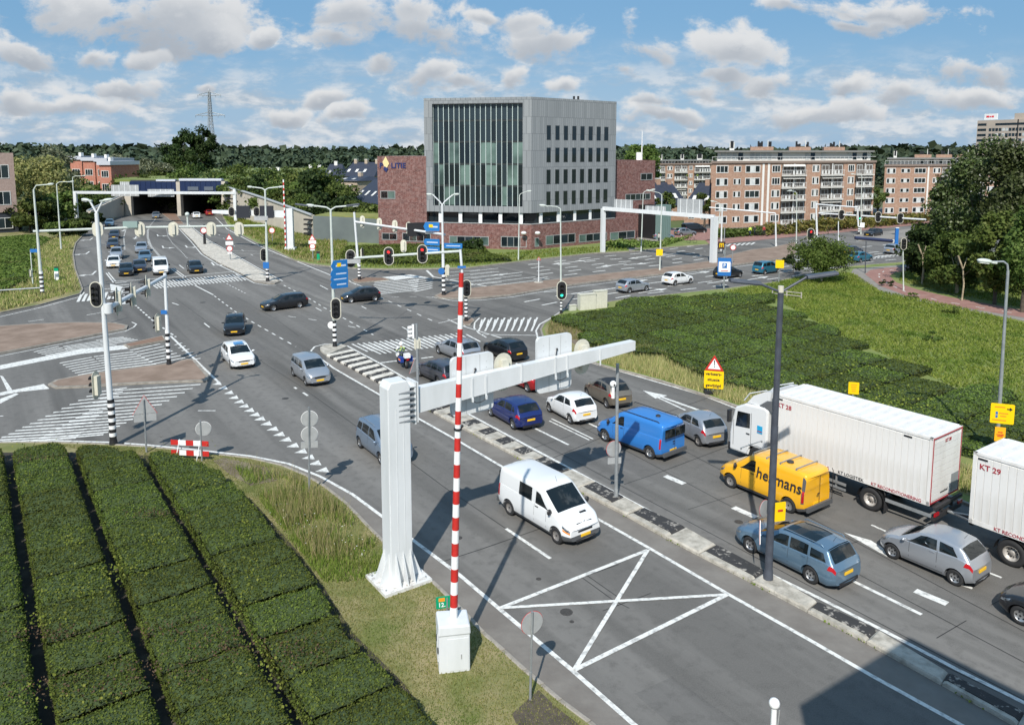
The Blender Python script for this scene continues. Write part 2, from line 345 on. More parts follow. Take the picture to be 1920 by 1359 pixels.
verge('verge_near', SW_KERB+[E_(-75, 12), E_(-60, -4), E_(-10, -4), E_(4, 10)], grass_m)
NW_KERB = [(-200, 640), (0, 588), (75, 573), (150, 552), (155, 544), (141, 505), (137, 477), (142, 457), (160, 437), (176, 425), (234, 404)]
verge('verge_northwest', NW_KERB+[E_(-145, 240), E_(-300, 240), E_(-300, 60)], grass_m)
N_KERB = [(415, 402), (430, 429), (480, 456), (522, 474), (552, 489), (580, 496), (622, 501), (680, 505), (725, 506), (806, 505), (880, 503), (985, 490), (1110, 476), (1190, 472), (1237, 466), (1330, 459)]
verge('verge_north', N_KERB+[(1322, 452), (1235, 452), (1200, 440), E_(10, 240), E_(-88, 250)], field_m)
E_KERB = [(2080, 1080), (1920, 990), (1650, 880), (1500, 815), (1389, 766), (1329, 745), (1240, 716), (1130, 687), (1062, 663), (1034, 647), (1018, 633), (1014, 620), (1020, 609), (1035, 599), (1060, 582), (1175, 562), (1357, 543), (1447, 531), (1550, 508), (1600, 500), (1690, 493), (1760, 478)]
verge('verge_east', E_KERB+[E_(190, 150), E_(190, 20), E_(60, 5)], field_m)
# dry strip between the outbound carriageway and the hedge field
flat([(2000, 1000), (1650, 872), (1500, 808), (1389, 760), (1329, 739), (1240, 711), (1130, 682), (1062, 658), (1036, 643), (1024, 632), (1020, 620), (1024, 610), (1037, 600), (1080, 604), (1180, 652), (1330, 700), (1480, 742), (1700, 830), (2000, 950)], .122, 'dry_strip', rough_m)
flat([(1040, 622), (1080, 618), (1130, 640), (1180, 672), (1150, 680), (1080, 650)], .128, 'bare_soil', soil_m)
flat([(400, 868), (420, 862), (500, 880), (520, 905), (470, 915), (430, 893)], .122, 'bare_soil', soil_m)
flat([(960, 1345), (1010, 1300), (1040, 1330), (1105, 1380), (1150, 1450), (1000, 1440)], .122, 'bare_soil', mat('dark_soil', (.06, .05, .038), .95, c2=(.11, .09, .065), ns=4, nd=9, bump=.6))
# islands
ISL = {}
def island(px, m, z=.12, name='traffic_island', kerbw=.22):
    P = [Vector(p) for p in poly3(px, 0)]; n = len(P); b = MB(); b.prism([(p.x, p.y) for p in P], -.02, z, 0); c_ = sum(P, Vector())/n
    o = b.build(name, kerb_m); o['kind'] = 'structure'
    # paving field inset from its kerb
    A = sum(P[i].x*P[(i+1) % n].y-P[(i+1) % n].x*P[i].y for i in range(n)); sg = 1 if A > 0 else -1; Q = []
    for i in range(n):
        a = (P[i]-P[i-1]).normalized(); d = (P[(i+1) % n]-P[i]).normalized(); nn = Vector((-(a+d).y, (a+d).x, 0)); nn = nn.normalized()*sg
        Q.append(P[i]+nn*kerbw/max(.45, abs(nn.dot(Vector((-a.y, a.x, 0))))))
    q = MB(); F = [(p.x, p.y, z+.006) for p in Q]; q.add(F, [tuple(range(n)) if A > 0 else tuple(range(n-1, -1, -1))]); r = q.build('brick_field', m, o); r['kind'] = 'structure'
    return o
dirtybrick = mat('weathered_brick_paving', (.19, .135, .10), .95, c2=(.27, .20, .155), ns=.6, nd=10, ramp_=(.38, .64), bump=.4, bs=9)
island([(-200, 655), (-200, 640), (0, 613), (60, 609), (150, 606), (215, 607), (240, 612), (238, 618), (195, 626), (100, 645), (0, 664), (-200, 702)], dirtybrick)
island([(232, 648), (306, 631), (312, 640), (243, 653)], brickpave, kerbw=.12)
island([(90, 723), (104, 715), (150, 706), (210, 697), (310, 684), (352, 675), (366, 677), (393, 708), (388, 716), (300, 719), (217, 723), (160, 727), (104, 729)], dirtybrick)
island([(659, 526), (676, 521), (722, 523), (730, 526), (676, 531), (664, 530)], brickpave, kerbw=.1)
island([(814, 556), (830, 549), (885, 541), (1000, 530), (1135, 514), (1235, 504), (1335, 490), (1375, 477), (1410, 469), (1447, 465), (1490, 455), (1500, 462), (1490, 483), (1347, 502), (1260, 513), (1185, 522), (1110, 530), (1047, 539), (960, 554), (900, 560), (850, 561), (822, 560)], dirtybrick)
island([(864, 603), (872, 597), (885, 597), (890, 603), (882, 610), (868, 610)], dirtybrick, kerbw=.08)
island([(1600, 442), (1700, 431), (1800, 424), (1800, 436), (1700, 446), (1610, 452)], greypave)
# raised median between the tunnel carriageways
tun = [(330, 421), (352, 421), (357, 426), (385, 450), (425, 472), (480, 504), (526, 529), (515, 533), (502, 533), (477, 529), (450, 513), (412, 495), (382, 477), (362, 453), (336, 428)]
tm = MB(); tm.prism([(p[0], p[1]) for p in poly3(tun)], -.02, .12); tmo = tm.build('tunnel_median', kerb_m); tmo['kind'] = 'structure'
# tunnel-mouth nose
island([(303, 401), (310, 398), (330, 402), (345, 421), (332, 421), (316, 411)], brickpave, kerbw=.1)
kw = mat('kerb_white', (.66, .63, .56), .85, c2=(.36, .34, .30), ns=3.5, nd=8, ramp_=(.45, .68), bump=.4, bs=20)
kb = mat('kerb_black', (.035, .034, .034), .85, c2=(.30, .28, .25), ns=3.5, nd=10, ramp_=(.56, .62), bump=.4, bs=20)
kd = mat('kerb_dirty', (.48, .45, .39), .9, c2=(.27, .25, .21), ns=2.5, nd=9, ramp_=(.40, .66), bump=.5, bs=16)
def block(a0, a1, b1, b0, z, m, parent, name='kerb_block', bev=.06):
    # chamfered block on four ground corners, around 12 faces
    B = [Vector((p.x, p.y, 0)) for p in (a0, a1, b1, b0)]; c_ = sum(B, Vector())/4; vs = [p for p in B]
    vs = [Vector((p.x, p.y, 0)) for p in B]+[Vector((p.x, p.y, z-bev)) for p in B]
    for p in B:
        q = c_+(p-c_)*(1-bev*1.6/(p-c_).length); vs.append(Vector((q.x, q.y, z+random.uniform(-.006, .008))))
    A = (B[1]-B[0]).cross(B[2]-B[1]).z
    fs = [(i, (i+1) % 4, 4+(i+1) % 4, 4+i) for i in range(4)]+[(4+i, 4+(i+1) % 4, 8+(i+1) % 4, 8+i) for i in range(4)]+[(8, 9, 10, 11)]
    if A < 0: fs = [f[::-1] for f in fs]
    b = MB(); b.add(vs, fs); return b.build(name, m, parent)
# striped median of the near road: left and right edges sampled along its length
ML = [Vector((*G(*p)[:2], 0)) for p in [(612, 668), (650, 687), (700, 714), (760, 745), (825, 782), (882, 812), (965, 856), (1127, 944), (1170, 966), (1263, 1018), (1393, 1085), (1504, 1143), (1635, 1212), (1758, 1281), (1892, 1356), (2100, 1475)]]
MR = [Vector((*G(*p)[:2], 0)) for p in [(650, 651), (680, 669), (735, 700), (790, 731), (895, 791), (1005, 852), (1145, 921), (1195, 951), (1265, 982), (1350, 1030), (1453, 1085), (1512, 1124), (1651, 1190), (1754, 1255), (1920, 1342), (2100, 1440)]]
def resample(P, us):
    s = [p.dot(u_) for p in P]; o = np.argsort(s); s = np.array(s)[o]; X = np.array([P[i].x for i in o]); Y = np.array([P[i].y for i in o])
    return [Vector((np.interp(t, s, X), np.interp(t, s, Y), 0)) for t in us]
s1 = min(ML[0].dot(u_), MR[0].dot(u_)); s0 = max(ML[-1].dot(u_), MR[-1].dot(u_))
med = MB(); A_ = resample(ML, np.linspace(s0, s1, 60)); B_ = resample(MR, np.linspace(s0, s1, 60))
for i in range(60):       # the sides do not run quite parallel to u
    pass
k = MB(); k.prism([(p.x+v_.x*.04, p.y+v_.y*.04) for p in A_]+[(p.x-v_.x*.04, p.y-v_.y*.04) for p in B_[::-1]], -.02, .06)
medo = k.build('median', kerb_m); medo['kind'] = 'structure'
t = s1; i = 0
while t > s0:
    far_ = t > 40
    st = (.62 if far_ else (.85 if t > 31 else random.uniform(1.9, 2.4) if i % 2 else random.uniform(.8, 2.6)))
    t2 = max(t-st, s0); gap = .012
    sk = .42 if far_ else .1
    a0, a1 = resample(ML, [t-gap+sk*0, t2+gap]); b0, b1 = resample(MR, [t-gap+sk, t2+gap+sk])
    dk = i % 2 == 1
    if not far_ and dk:                              # black fields stop short of the white edge on the near side
        w_ = (b0-a0); block(a0, a1, a1+(b1-a1)*.28, a0+(b0-a0)*.28, .145, kd, medo)
        block(a0+(b0-a0)*.285, a1+(b1-a1)*.285, b1, b0, .15, kb, medo)
    else:
        block(a0, a1, b1, b0, .16 if not dk else .155, (kb if dk else (kw if far_ else kd)), medo)
    t = t2; i += 1
# rounded nose
nose = [G(*p) for p in [(612, 668), (601, 659), (600, 654), (606, 650), (622, 647), (638, 647), (651, 651)]]
k = MB(); k.prism([(p.x, p.y) for p in nose], -.02, .12); no = k.build('median_nose', kd, medo)
# tunnel median stripes
TL = [Vector((*G(*p)[:2], 0)) for p in [(336, 428), (362, 453), (382, 477), (412, 495), (450, 513), (477, 528)]]
TR = [Vector((*G(*p)[:2], 0)) for p in [(358, 427), (385, 450), (425, 472), (480, 504), (512, 522), (524, 530)]]
for i in range(64):
    f0 = i/64; f1 = (i+.5)/64
    def pl(P, f):
        d = [0]
        for a, b in zip(P, P[1:]): d.append(d[-1]+(b-a).length)
        t_ = f*d[-1]
        for j in range(len(P)-1):
            if d[j+1] >= t_-1e-6: return P[j].lerp(P[j+1], (t_-d[j])/(d[j+1]-d[j]))
        return P[-1]
    e0, e1 = f0, f1
    block(pl(TL, e0), pl(TL, e1), pl(TR, e1), pl(TR, e0), .135, kw, tmo, 'white_stripe', .03)
# kerb stones along the verges: one stone at a time where they show, a plain strip beyond
ks = {}
def kerbline(px, z, name, near=True, w=.16, sl=1.0):
    P = [Vector((*G(*p)[:2], 0)) if not isinstance(p, Vector) else p for p in px]
    par = None; b = MB(); root = empty(name, P[0]); root['kind'] = 'structure'
    pts = [P[0]]
    for a, c_ in zip(P, P[1:]):
        n = max(1, round((c_-a).length/sl)); 
        for i in range(n): pts.append(a.lerp(c_, (i+1)/n))
    far_ = MB(); nf = 0
    for a, c_ in zip(pts, pts[1:]):
        L_ = (c_-a).length; m_ = (a+c_)/2; az = math.atan2((c_-a).y, (c_-a).x)
        if m_.length < 62 and near:
            if 'k' not in ks:
                q = MB(); x = .488; y = w/2
                q.add([(-x, -y, 0), (x, -y, 0), (x, y, 0), (-x, y, 0), (-x, -y, z-.02), (x, -y, z-.02), (x, y, z-.02), (-x, y, z-.02), (-x+.02, -y+.03, z), (x-.02, -y+.03, z), (x-.02, y-.03, z), (-x+.02, y-.03, z)],
                      [(0, 1, 5, 4), (1, 2, 6, 5), (2, 3, 7, 6), (3, 0, 4, 7), (4, 5, 9, 8), (5, 6, 10, 9), (6, 7, 11, 10), (7, 4, 8, 11), (8, 9, 10, 11)]); ks['k'] = q.data('kerb_stone', kerb_m)
            inst(ks['k'], 'kerb_stone', root, m_-P[0]+Vector((0, 0, 0)), (0, 0, az+random.uniform(-.01, .01)), (L_, 1, random.uniform(.97, 1.04)))
        else: far_.box((m_-P[0])+Vector((0, 0, z/2)), (L_+.02, w, z), az); nf += 1
    if nf: o = far_.build('kerb_strip', kerb_m, root)
    return root
kerbline(SW_KERB[:-1], .135, 'kerb_near')
kerbline(E_KERB, .135, 'kerb_east')
kerbline(NW_KERB[1:], .135, 'kerb_northwest', False)
kerbline(N_KERB, .135, 'kerb_north', False)
# ---------------------------------------------------------------- concrete gutters
gut = mat('gutter_concrete', (.15, .135, .12), .9, c2=(.20, .185, .165), ns=.8, nd=9, bump=.3)
EL = [(1245, 1404), (1190, 1359), (1075, 1258), (935, 1140), (862, 1078), (775, 1013), (718, 969), (660, 926), (600, 893), (540, 869), (470, 855), (400, 847), (335, 840)]
flat(SW_KERB[:16]+EL[::-1], .004, 'gutter', gut)
ER = [(2080, 1520), (1797, 1356), (1637, 1268), (1510, 1195), (1366, 1114), (1215, 1026), (1132, 979), (940, 874), (865, 830), (780, 782), (715, 742), (625, 690), (612, 680)]
flat(ER+[(612, 668), (650, 687), (700, 714), (825, 782), (965, 856), (1170, 966), (1263, 1018), (1393, 1085), (1635, 1212), (1892, 1356), (2100, 1475)], .004, 'gutter', gut)
# ---------------------------------------------------------------- paint
class Paint:
    def __init__(s, z=.010): s.b = MB(); s.z = z
    def line(s, px, w, zz=0):
        P = [Vector((*G(*p)[:2], 0)) if not isinstance(p, Vector) else p for p in px]; n = len(P); L_ = []; R_ = []
        for i, p in enumerate(P):
            a = (P[i]-P[i-1]).normalized() if i else (P[1]-P[0]).normalized(); d = (P[i+1]-P[i]).normalized() if i < n-1 else a
            t_ = (a+d).normalized(); nn = Vector((-t_.y, t_.x, 0))*(w/2/max(.4, t_.dot(a))); L_.append(p+nn); R_.append(p-nn)
        z = s.z+zz
        for i in range(n-1): s.b.add([(R_[i].x, R_[i].y, z), (R_[i+1].x, R_[i+1].y, z), (L_[i+1].x, L_[i+1].y, z), (L_[i].x, L_[i].y, z)], [(0, 1, 2, 3)])
        return s
    def poly(s, px):
        P = poly3(px, s.z); n = len(P); A = sum(P[i][0]*P[(i+1) % n][1]-P[(i+1) % n][0]*P[i][1] for i in range(n))
        s.b.add(P, [tuple(range(n)) if A > 0 else tuple(range(n-1, -1, -1))]); return s
    def dashes(s, px, w, on, off, start=0):
        P = [Vector((*G(*p)[:2], 0)) if not isinstance(p, Vector) else p for p in px]; d = [0]
        for a, b in zip(P, P[1:]): d.append(d[-1]+(b-a).length)
        def at(t_):
            for j in range(len(P)-1):
                if d[j+1] >= t_-1e-9: return P[j].lerp(P[j+1], (t_-d[j])/(d[j+1]-d[j]))
            return P[-1]
        t_ = start
        while t_ < d[-1]: s.line([at(t_), at(min(t_+on, d[-1]))], w); t_ += on+off
        return s
    def done(s, name, m=None): o = s.b.build(name, m or white_paint); o['kind'] = 'structure'; return o
p = Paint(); p.line(EL, .16); p.line([(335, 840), (275, 834), (200, 829), (100, 826), (0, 828)], .16); p.line(ER, .16)
p.line([(612, 680), (592, 666), (583, 658), (590, 650), (610, 645), (640, 645)], .14)
OL = [(2100, 1418), (1920, 1317), (1793, 1254), (1657, 1182), (1540, 1123), (1429, 1069), (1334, 1020), (1160, 927), (1080, 884), (980, 831), (880, 777), (782, 722), (710, 680), (650, 648)]
p.line(OL, .16)
OR = [(2050, 1042), (1920, 985), (1650, 870), (1500, 806), (1385, 768), (1320, 742), (1210, 710), (1120, 684), (1050, 660), (1022, 646), (1008, 633), (1005, 620), (1012, 608), (1035, 595), (1060, 579)]
p.line(OR, .15)
p.line([(152, 546), (139, 505), (134, 477), (139, 457), (157, 437), (173, 425), (230, 404)], .16); p.line([(0, 594), (75, 577), (152, 556), (158, 548)], .15)
p.line([(330, 423), (358, 453), (378, 477), (408, 496), (446, 514), (477, 531), (502, 535), (518, 535)], .15)
p.line([(354, 421), (390, 450), (430, 472), (486, 504), (530, 527)], .15)
p.line([(404, 408), (426, 430), (477, 457), (516, 474), (620, 516)], .18)
p.line([(0, 668), (100, 648), (200, 628), (235, 621), (250, 614), (256, 608), (247, 604)], .12)
p.line([(810, 557), (850, 564), (900, 563), (960, 557), (1047, 542), (1185, 525), (1260, 515), (1347, 505), (1490, 486), (1600, 472)], .15)
p.line([(1490, 545-16), (1550, 509), (1600, 501), (1690, 494)], .15)
p.line([(873, 612), (862, 606), (868, 596), (890, 594)], .1)
p.line([(840, 599), (866, 611), (960, 640)], .15); p.line([(822, 606), (880, 593)], .12)
# round bay with hatch
p.line([(899, 596), (890, 605), (889, 615), (897, 624), (912, 633)], .14); p.line([(900, 627), (1008, 629)], .14)
# solid and dashed lane lines
p.line([(1007, 805), (1066, 834)], .15); p.line([(955, 777), (1007, 805)], .15); p.line([(1030, 789), (1105, 825)], .1); p.line([(1034, 785), (1112, 823)], .1); p.line([(1100, 792), (1122, 802)], .14)
p.line([(1222, 740), (1285, 769)], .15); p.line([(1595, 1087), (1728, 1152)], .16); p.line([(1634, 984), (1661, 996)], .12); p.line([(1848, 1071), (1878, 1083)], .12); p.line([(1803, 1096), (1823, 1103)], .14)
p.line([(949, 991), (1032, 1047)], .15); p.line([(552, 726), (556, 729)], .15); p.line([(568, 736), (577, 742)], .15)
for a, b in (((1247, 892), (1283, 907)), ((1375, 951), (1418, 970)), ((1716, 1107), (1776, 1132))): p.line([a, b], .34)
p.poly([(1582, 998), (1633, 1013), (1655, 1027), (1664, 1044)])
p.line([(712, 690), (846, 770)], .12)
p.done('lane_marking')
p = Paint(.014)
A, B, C_, D_ = (938, 1140), (1215, 1031), (1363, 1115), (1077, 1256)
p.line([A, B], .17); p.done('keep_clear_marking')
p = Paint(.018); p.line([D_, C_], .17); p.done('keep_clear_marking')
p = Paint(.022); p.line([A, C_], .15); p.done('keep_clear_marking')
p = Paint(.026); p.line([B, D_], .15); p.done('keep_clear_marking')
# dotted guide lines across the junction
p = Paint(.0105)
p.line([(365, 535), (400, 553)], .18)
p.dashes([(402, 555), (442, 585), (475, 605), (555, 650)], .13, .9, 1.0)
p.dashes([(532, 535), (575, 557), (606, 576), (640, 594), (700, 628)], .13, .9, 1.0)
p.dashes([(645, 520), (672, 537), (727, 564), (772, 584), (812, 602)], .13, 1.0, 1.5)
p.dashes([(425, 532), (460, 550)], .12, .6, .6)
p.dashes([(540, 593), (612, 603), (680, 617)], .12, 1.0, 1.6); p.line([(600, 535), (615, 543)], .14); p.line([(592, 577), (603, 583)], .12); p.line([(678, 574), (687, 579)], .13)
p.line([(754, 613), (768, 621)], .13); p.line([(655, 528), (700, 545)], .12)
p.dashes([(240, 560), (285, 600), (330, 632)], .16, .8, .6)
p.line([(323, 568), (335, 572)], .15); p.line([(383, 606), (393, 614)], .13)
p.line([(53, 603), (82, 599)], .13); p.line([(162, 591), (190, 586)], .13); p.line([(371, 770), (404, 770)], .12); p.line([(0, 780), (6, 780)], .12)
p.dashes([(700, 558), (780, 556), (812, 558)], .12, .8, 1.1)
# tunnel approach lanes
p.dashes([(299, 512), (330, 490), (278, 460), (277, 440), (280, 425), (292, 410)][2:], .16, .8, .9)
p.dashes([(300, 481), (283, 462), (277, 445), (277, 430)], .34, .5, .55)
p.dashes([(234, 468), (232, 445), (236, 430), (246, 420)], .2, .8, .9)
p.dashes([(351, 484), (338, 470), (324, 457), (315, 444), (312, 427)], .14, .6, 1.0)
p.line([(321, 504), (344, 521)], .15); p.line([(325, 503), (349, 520)], .15); p.line([(336, 497), (345, 504)], .15)
p.line([(199, 512), (213, 530)], .15); p.line([(203, 511), (217, 528)], .15)
p.line([(216, 528), (300, 522), (440, 509)], .22); p.line([(173, 544), (208, 541)], .3)
p.poly([(206, 532), (230, 538), (225, 546), (208, 545)]); p.poly([(216, 572), (246, 569), (252, 562), (222, 566)])
p.line([(366, 477), (430, 470), (515, 472)], .12); p.line([(382, 482), (440, 475), (512, 476)], .12)
p.dashes([(410, 440), (440, 462), (500, 492)], .12, 1.5, 5)
# left side street
p.poly([(0, 685), (60, 673), (150, 655), (233, 647), (241, 654), (150, 664), (60, 681), (0, 693)])
p.poly([(0, 736), (82, 720), (93, 729), (35, 735), (0, 742)]); p.poly([(0, 704), (6, 706), (23, 731), (14, 733)]); p.poly([(0, 748), (30, 737), (35, 739), (0, 757)])
p.line([(320, 630), (412, 719)], .17)
p.done('lane_marking')
# ---- crossings
p = Paint(.0115)
def stripes(a0, a1, b0, b1, n, w, gr=0.0):
    for i in range(n):
        f = (i+.5)/n; f2 = f**(1+gr)
        p.line([(a0[0]+(a1[0]-a0[0])*f2, a0[1]+(a1[1]-a0[1])*f2), (b0[0]+(b1[0]-b0[0])*f2, b0[1]+(b1[1]-b0[1])*f2)], w)
# broad crossing on the left arm: two staggered sets
for i in range(15):
    f = i/14; g_ = 1-(1-f)**1.15; y0 = 728+g_*94
    xl = 178-g_*196; xm = 232-g_*95
    p.line([(xl, y0+8), (xm+6, y0-1)], .2)
    xm2 = 215-g_*170; xr = 376-g_*182
    p.line([(xm2+(20 if f > .3 else 0), y0+4.5), (xr, y0-7)], .2, .004)
for i in range(5):
    f = i/4; p.line([(64+f*28, 660+f*9), (110+f*30, 650+f*9)], .2)
    p.line([(118+f*8, 650+f*8), (185+f*34, 640+f*6)], .2, .004)
    p.line([(180+f*28, 638+f*7), (232+f*26, 632+f*5)], .2)
for i in range(8):
    f = i/7; p.line([(112+f*40, 681+f*26), (172+f*38, 670+f*26)], .2)
    p.line([(176+f*30, 669+f*28), (250+f*50, 660+f*26)], .24, .004)
    p.line([(244+f*48, 657+f*30), (300+f*55, 645+f*30)], .2)
for i in range(6): p.line([(328+i*6.5, 647+i*5.5), (341+i*7, 643+i*5.8)], .2)
# crossing below the tunnel queue, two rows
for i in range(26):
    f = i/25; x = 277+f*165; y = 529-f*15; p.line([(x, y), (x+9, y+6.5)], .17); p.line([(x+9, y+5), (x+19, y+12)], .17, .004)
for i in range(9): p.line([(153+i*9.5, 552-i*.8), (146+i*9.5, 566-i*.8)], .28)
for i in range(6): p.line([(216+i*3, 531+i*4.5), (238+i*4, 529+i*4.5)], .3)
# hatch in front of the outbound stop line
for i in range(20):
    f = i/19; x = 660+f*195; y = 645-f*20; p.line([(x, y), (x+30-f*6, y+14.5-f*3)], .17)
    p.line([(x+19, y+2), (x+54-f*8, y+19-f*3)], .17, .004)
p.line([(709, 681), (780, 672)], .22)
p.line([(790, 672), (812, 669)], .22)
# round bay hatch
for i in range(9): p.line([(910+i*12.2, 596-i*.1), (897+i*12.4, 621)], .17)
for i in range(9): p.line([(904+i*12.4, 599), (896+i*12.6+4, 612)], .15, .004)
# arterial, far crossing hatch
for i in range(9):
    f = i/8; p.line([(702-6*f, 529+f*24), (786-f*4, 521+f*23)], .3)
for i in range(6):
    f = i/5; p.line([(765+f*12, 527+f*20), (812-f*2, 522+f*18)], .3, .004)
for i in range(6): p.line([(828+i*5, 512+i*6.5), (900+i*26, 506+i*3.3)], .2)
p.line([(800, 507), (812, 519), (860, 528), (930, 540)], .3)
p.poly([(716, 520), (770, 515), (806, 521), (740, 525)])
p.done('crossing_stripes')
# give-way teeth
p = Paint(.0115); T = [(407, 719), (418, 727), (429, 736), (438, 745), (448, 753), (457, 761), (467, 769), (477, 777), (487, 785), (499, 794), (511, 804), (523, 814), (535, 824), (549, 835), (564, 846), (578, 857), (590, 868), (604, 881)]
for i, (x, y) in enumerate(T):
    f = .75+i*.02; p.poly([(x-12*f, y+3*f), (x+7*f, y-5*f), (x+12*f, y+4*f)])
p.done('give_way_marking')
# ---- arterial lanes on the right
p = Paint(.0115)
TOP = [(880, 503), (985, 490), (1110, 476), (1190, 470), (1310, 453)]; BOT = [(885, 541), (1000, 530), (1135, 514), (1235, 504), (1335, 490)]
for k_ in range(1, 6):
    f = k_/6; ln = [(a[0]+(b[0]-a[0])*f, a[1]+(b[1]-a[1])*f) for a, b in zip(TOP, BOT)]
    p.line([ln[0], ((ln[0][0]+ln[1][0])/2, (ln[0][1]+ln[1][1])/2)], .2); p.dashes(ln[1:], .3, 2.2, 2.6, random.random()*2)
BT = [(960, 558), (1047, 543), (1185, 526), (1347, 506), (1490, 488), (1600, 475), (1700, 463)]; BB = [(1045, 592), (1090, 581), (1190, 562), (1357, 545), (1490, 527), (1600, 500), (1700, 492)]
for k_ in range(1, 4):
    f = k_/4; ln = [(a[0]+(b[0]-a[0])*f, a[1]+(b[1]-a[1])*f) for a, b in zip(BT, BB)]
    p.dashes(ln[0 if k_ < 3 else 1:], .25, 2.3, 2.4, random.random()*2)
p.line([(1019, 548), (1045, 546)], .2); p.line([(1065, 552), (1155, 540)], .3)
UP = [(1490, 452), (1600, 441), (1700, 431), (1780, 422)]
for d_ in (12, 24, 36): p.dashes([(x, y+d_) for x, y in UP], .3, 2.5, 3)
for i in range(10): p.line([(1630+i*7, 486-i*.8), (1650+i*8, 480-i*.8)], .35)
for i in range(8): p.line([(1345+i*9, 463-i*.6), (1352+i*9, 459-i*.6)], .35)
p.done('lane_marking')
# turn arrows
def arrow(px, az, kind, s=1.0, p=None):
    o = G(*px); d = Vector((math.sin(az), math.cos(az), 0)); r = Vector((math.cos(az), -math.sin(az), 0))
    def pt(a, b): return o+d*a*s+r*b*s
    z = p.z
    def q(*ab): P = [pt(*x) for x in ab]; P = [(v.x, v.y, z) for v in P]; A = (Vector(P[1])-Vector(P[0])).cross(Vector(P[2])-Vector(P[1])).z; p.b.add(P, [tuple(range(len(P))) if A > 0 else tuple(range(len(P)-1, -1, -1))])
    if kind == 's': q((-2, -.1), (.6, -.1), (.6, .1), (-2, .1)); q((.6, -.45), (2, 0), (.6, .45))
    else:
        k_ = 1 if kind == 'r' else -1
        q((-2, -.1), (1.0, -.1), (1.0, .1), (-2, .1)); q((.7, .1*k_), (1.0, .1*k_), (1.2, .7*k_), (.9, .7*k_)); q((.5, .65*k_), (1.05, 1.5*k_), (1.7, .65*k_))
p = Paint(.0115)
for q_ in ((296, 442), (318, 440), (306, 464), (350, 463), (400, 496), (288, 427)): arrow(q_, R(153), 'l', 1.15, p)
for q_ in ((170, 449), (163, 475), (175, 513)): arrow(q_, R(160), 'r', 1.15, p)
arrow((254, 446), R(158), 's', 1.1, p); arrow((1256, 750), ROAD_AZ, 's', 1.2, p); arrow((232, 432), R(160), 's', 1, p)
for q_ in ((1060, 493), (1100, 488), (1200, 483), (1150, 497), (950, 514), (1250, 478), (1215, 493)): arrow(q_, R(232), 's', 1.3, p)
for q_ in ((1190, 528), (1225, 545), (1310, 512), (1420, 522), (1350, 528)): arrow(q_, R(52), 's', 1.2, p)
for q_ in ((1490, 505), (1440, 488)): arrow(q_, R(55), 's', 1.2, p)
p.done('direction_arrow')
# repairs and drain covers
patchm = asphalt('asphalt_repair', (.085, .082, .077), (.11, .106, .10), ROAD_AZ); patchl = asphalt('asphalt_worn', (.106, .102, .095), (.134, .129, .12), ROAD_AZ)
for q_, m_ in (([(600, 905-20), (640, 915), (700, 960), (670, 965)], patchl), ([(1180, 905), (1290, 868), (1420, 935), (1310, 985)], patchl), ([(705, 628), (760, 612), (800, 630), (745, 648)], patchm), ([(430, 640), (470, 632), (500, 655), (455, 662)], patchm), ([(1530, 1060), (1600, 1030), (1760, 1110), (1690, 1150)], patchl), ([(870, 590), (960, 572), (1000, 582), (920, 602)], patchm), ([(330, 700), (380, 740), (330, 790), (260, 770)], patchl), ([(560, 560), (640, 545), (690, 565), (610, 585)], patchl), ([(1190, 1300), (1260, 1268), (1420, 1380), (1330, 1420)], patchm)):
    flat(q_, .003, 'asphalt_repair', m_)
drm = mat('cast_iron', (.035, .033, .03), .6, c2=(.07, .06, .05), ns=20)
for (x_, y_, s_) in ((1062, 1147, .22), (1072, 1165, .08), (1385, 978, .18), (535, 747, .22), (860, 1008, .15), (702, 700, .2), (380, 567, .3), (1010, 1085, .1), (330, 858, .0), (905, 1185, .0)):
    if s_: c_ = G(x_, y_); b = MB(); b.prism([(c_.x+s_*math.cos(a), c_.y+s_*math.sin(a)) for a in np.linspace(0, 2*math.pi, 13)[:-1]], 0, .006); struct(b.build('drain_cover', drm))
plot = [G(x, y) for x, y in [(-300, 870), (0, 852), (200, 852), (330, 862), (400, 885), (480, 950), (560, 1040), (610, 1110), (660, 1190), (760, 1290), (860, 1440)]]+[E_(-3, 4), E_(-40, 4), E_(-60, 15)]
flat(plot, .116, 'hedge_soil', mat('hedge_soil_dark', (.035, .03, .022), .95, c2=(.10, .085, .06), ns=1.4, nd=8, ramp_=(.5, .75)))
# dark joints in the asphalt
tar = mat('bitumen_joint', (.022, .022, .023), .7)
p = Paint(.006)
p.line([(330, 560), (420, 627), (482, 672), (560, 722), (672, 802), (772, 868), (837, 916), (872, 939), (949, 991)], .035)
p.line([(829, 1053), (900, 1030), (1015, 990)], .04); p.line([(440, 555), (520, 600), (560, 630)], .03)
p.line([(1010, 1108), (1090, 1082), (1160, 1058)], .03); p.line([(1092, 1083), (1150, 1125), (1180, 1140)], .03); p.line([(1100, 1078), (1160, 1120)], .03); p.line([(950, 1150), (1060, 1240)], .03); p.line([(1130, 1145), (1220, 1112)], .03)
p.line([(990, 878), (1200, 790), (1330, 745)], .04)
for (x0, y0, n_) in ((985, 815, 1), (1090, 800, 1), (1180, 790, 1)): p.line([(x0, y0), (x0+950, y0+505)], .035)
p.line([(1170, 908), (1230, 888), (1370, 835)], .035); p.line([(1000, 840), (1120, 800)], .03); p.line([(1540, 1040), (1620, 1010)], .03); p.line([(1290, 955), (1480, 895)], .03)
p.line([(1756, 1196), (1812, 1163)], .03); p.line([(1858, 1134), (1890, 1117)], .03); p.line([(1130, 930), (1400, 1065), (1700, 1215), (1900, 1310)], .03)
p.line([(740, 600), (780, 570), (860, 560), (1000, 556)], .03); p.line([(960, 618), (975, 604), (990, 590)], .03); p.line([(700, 640), (850, 610)], .03)
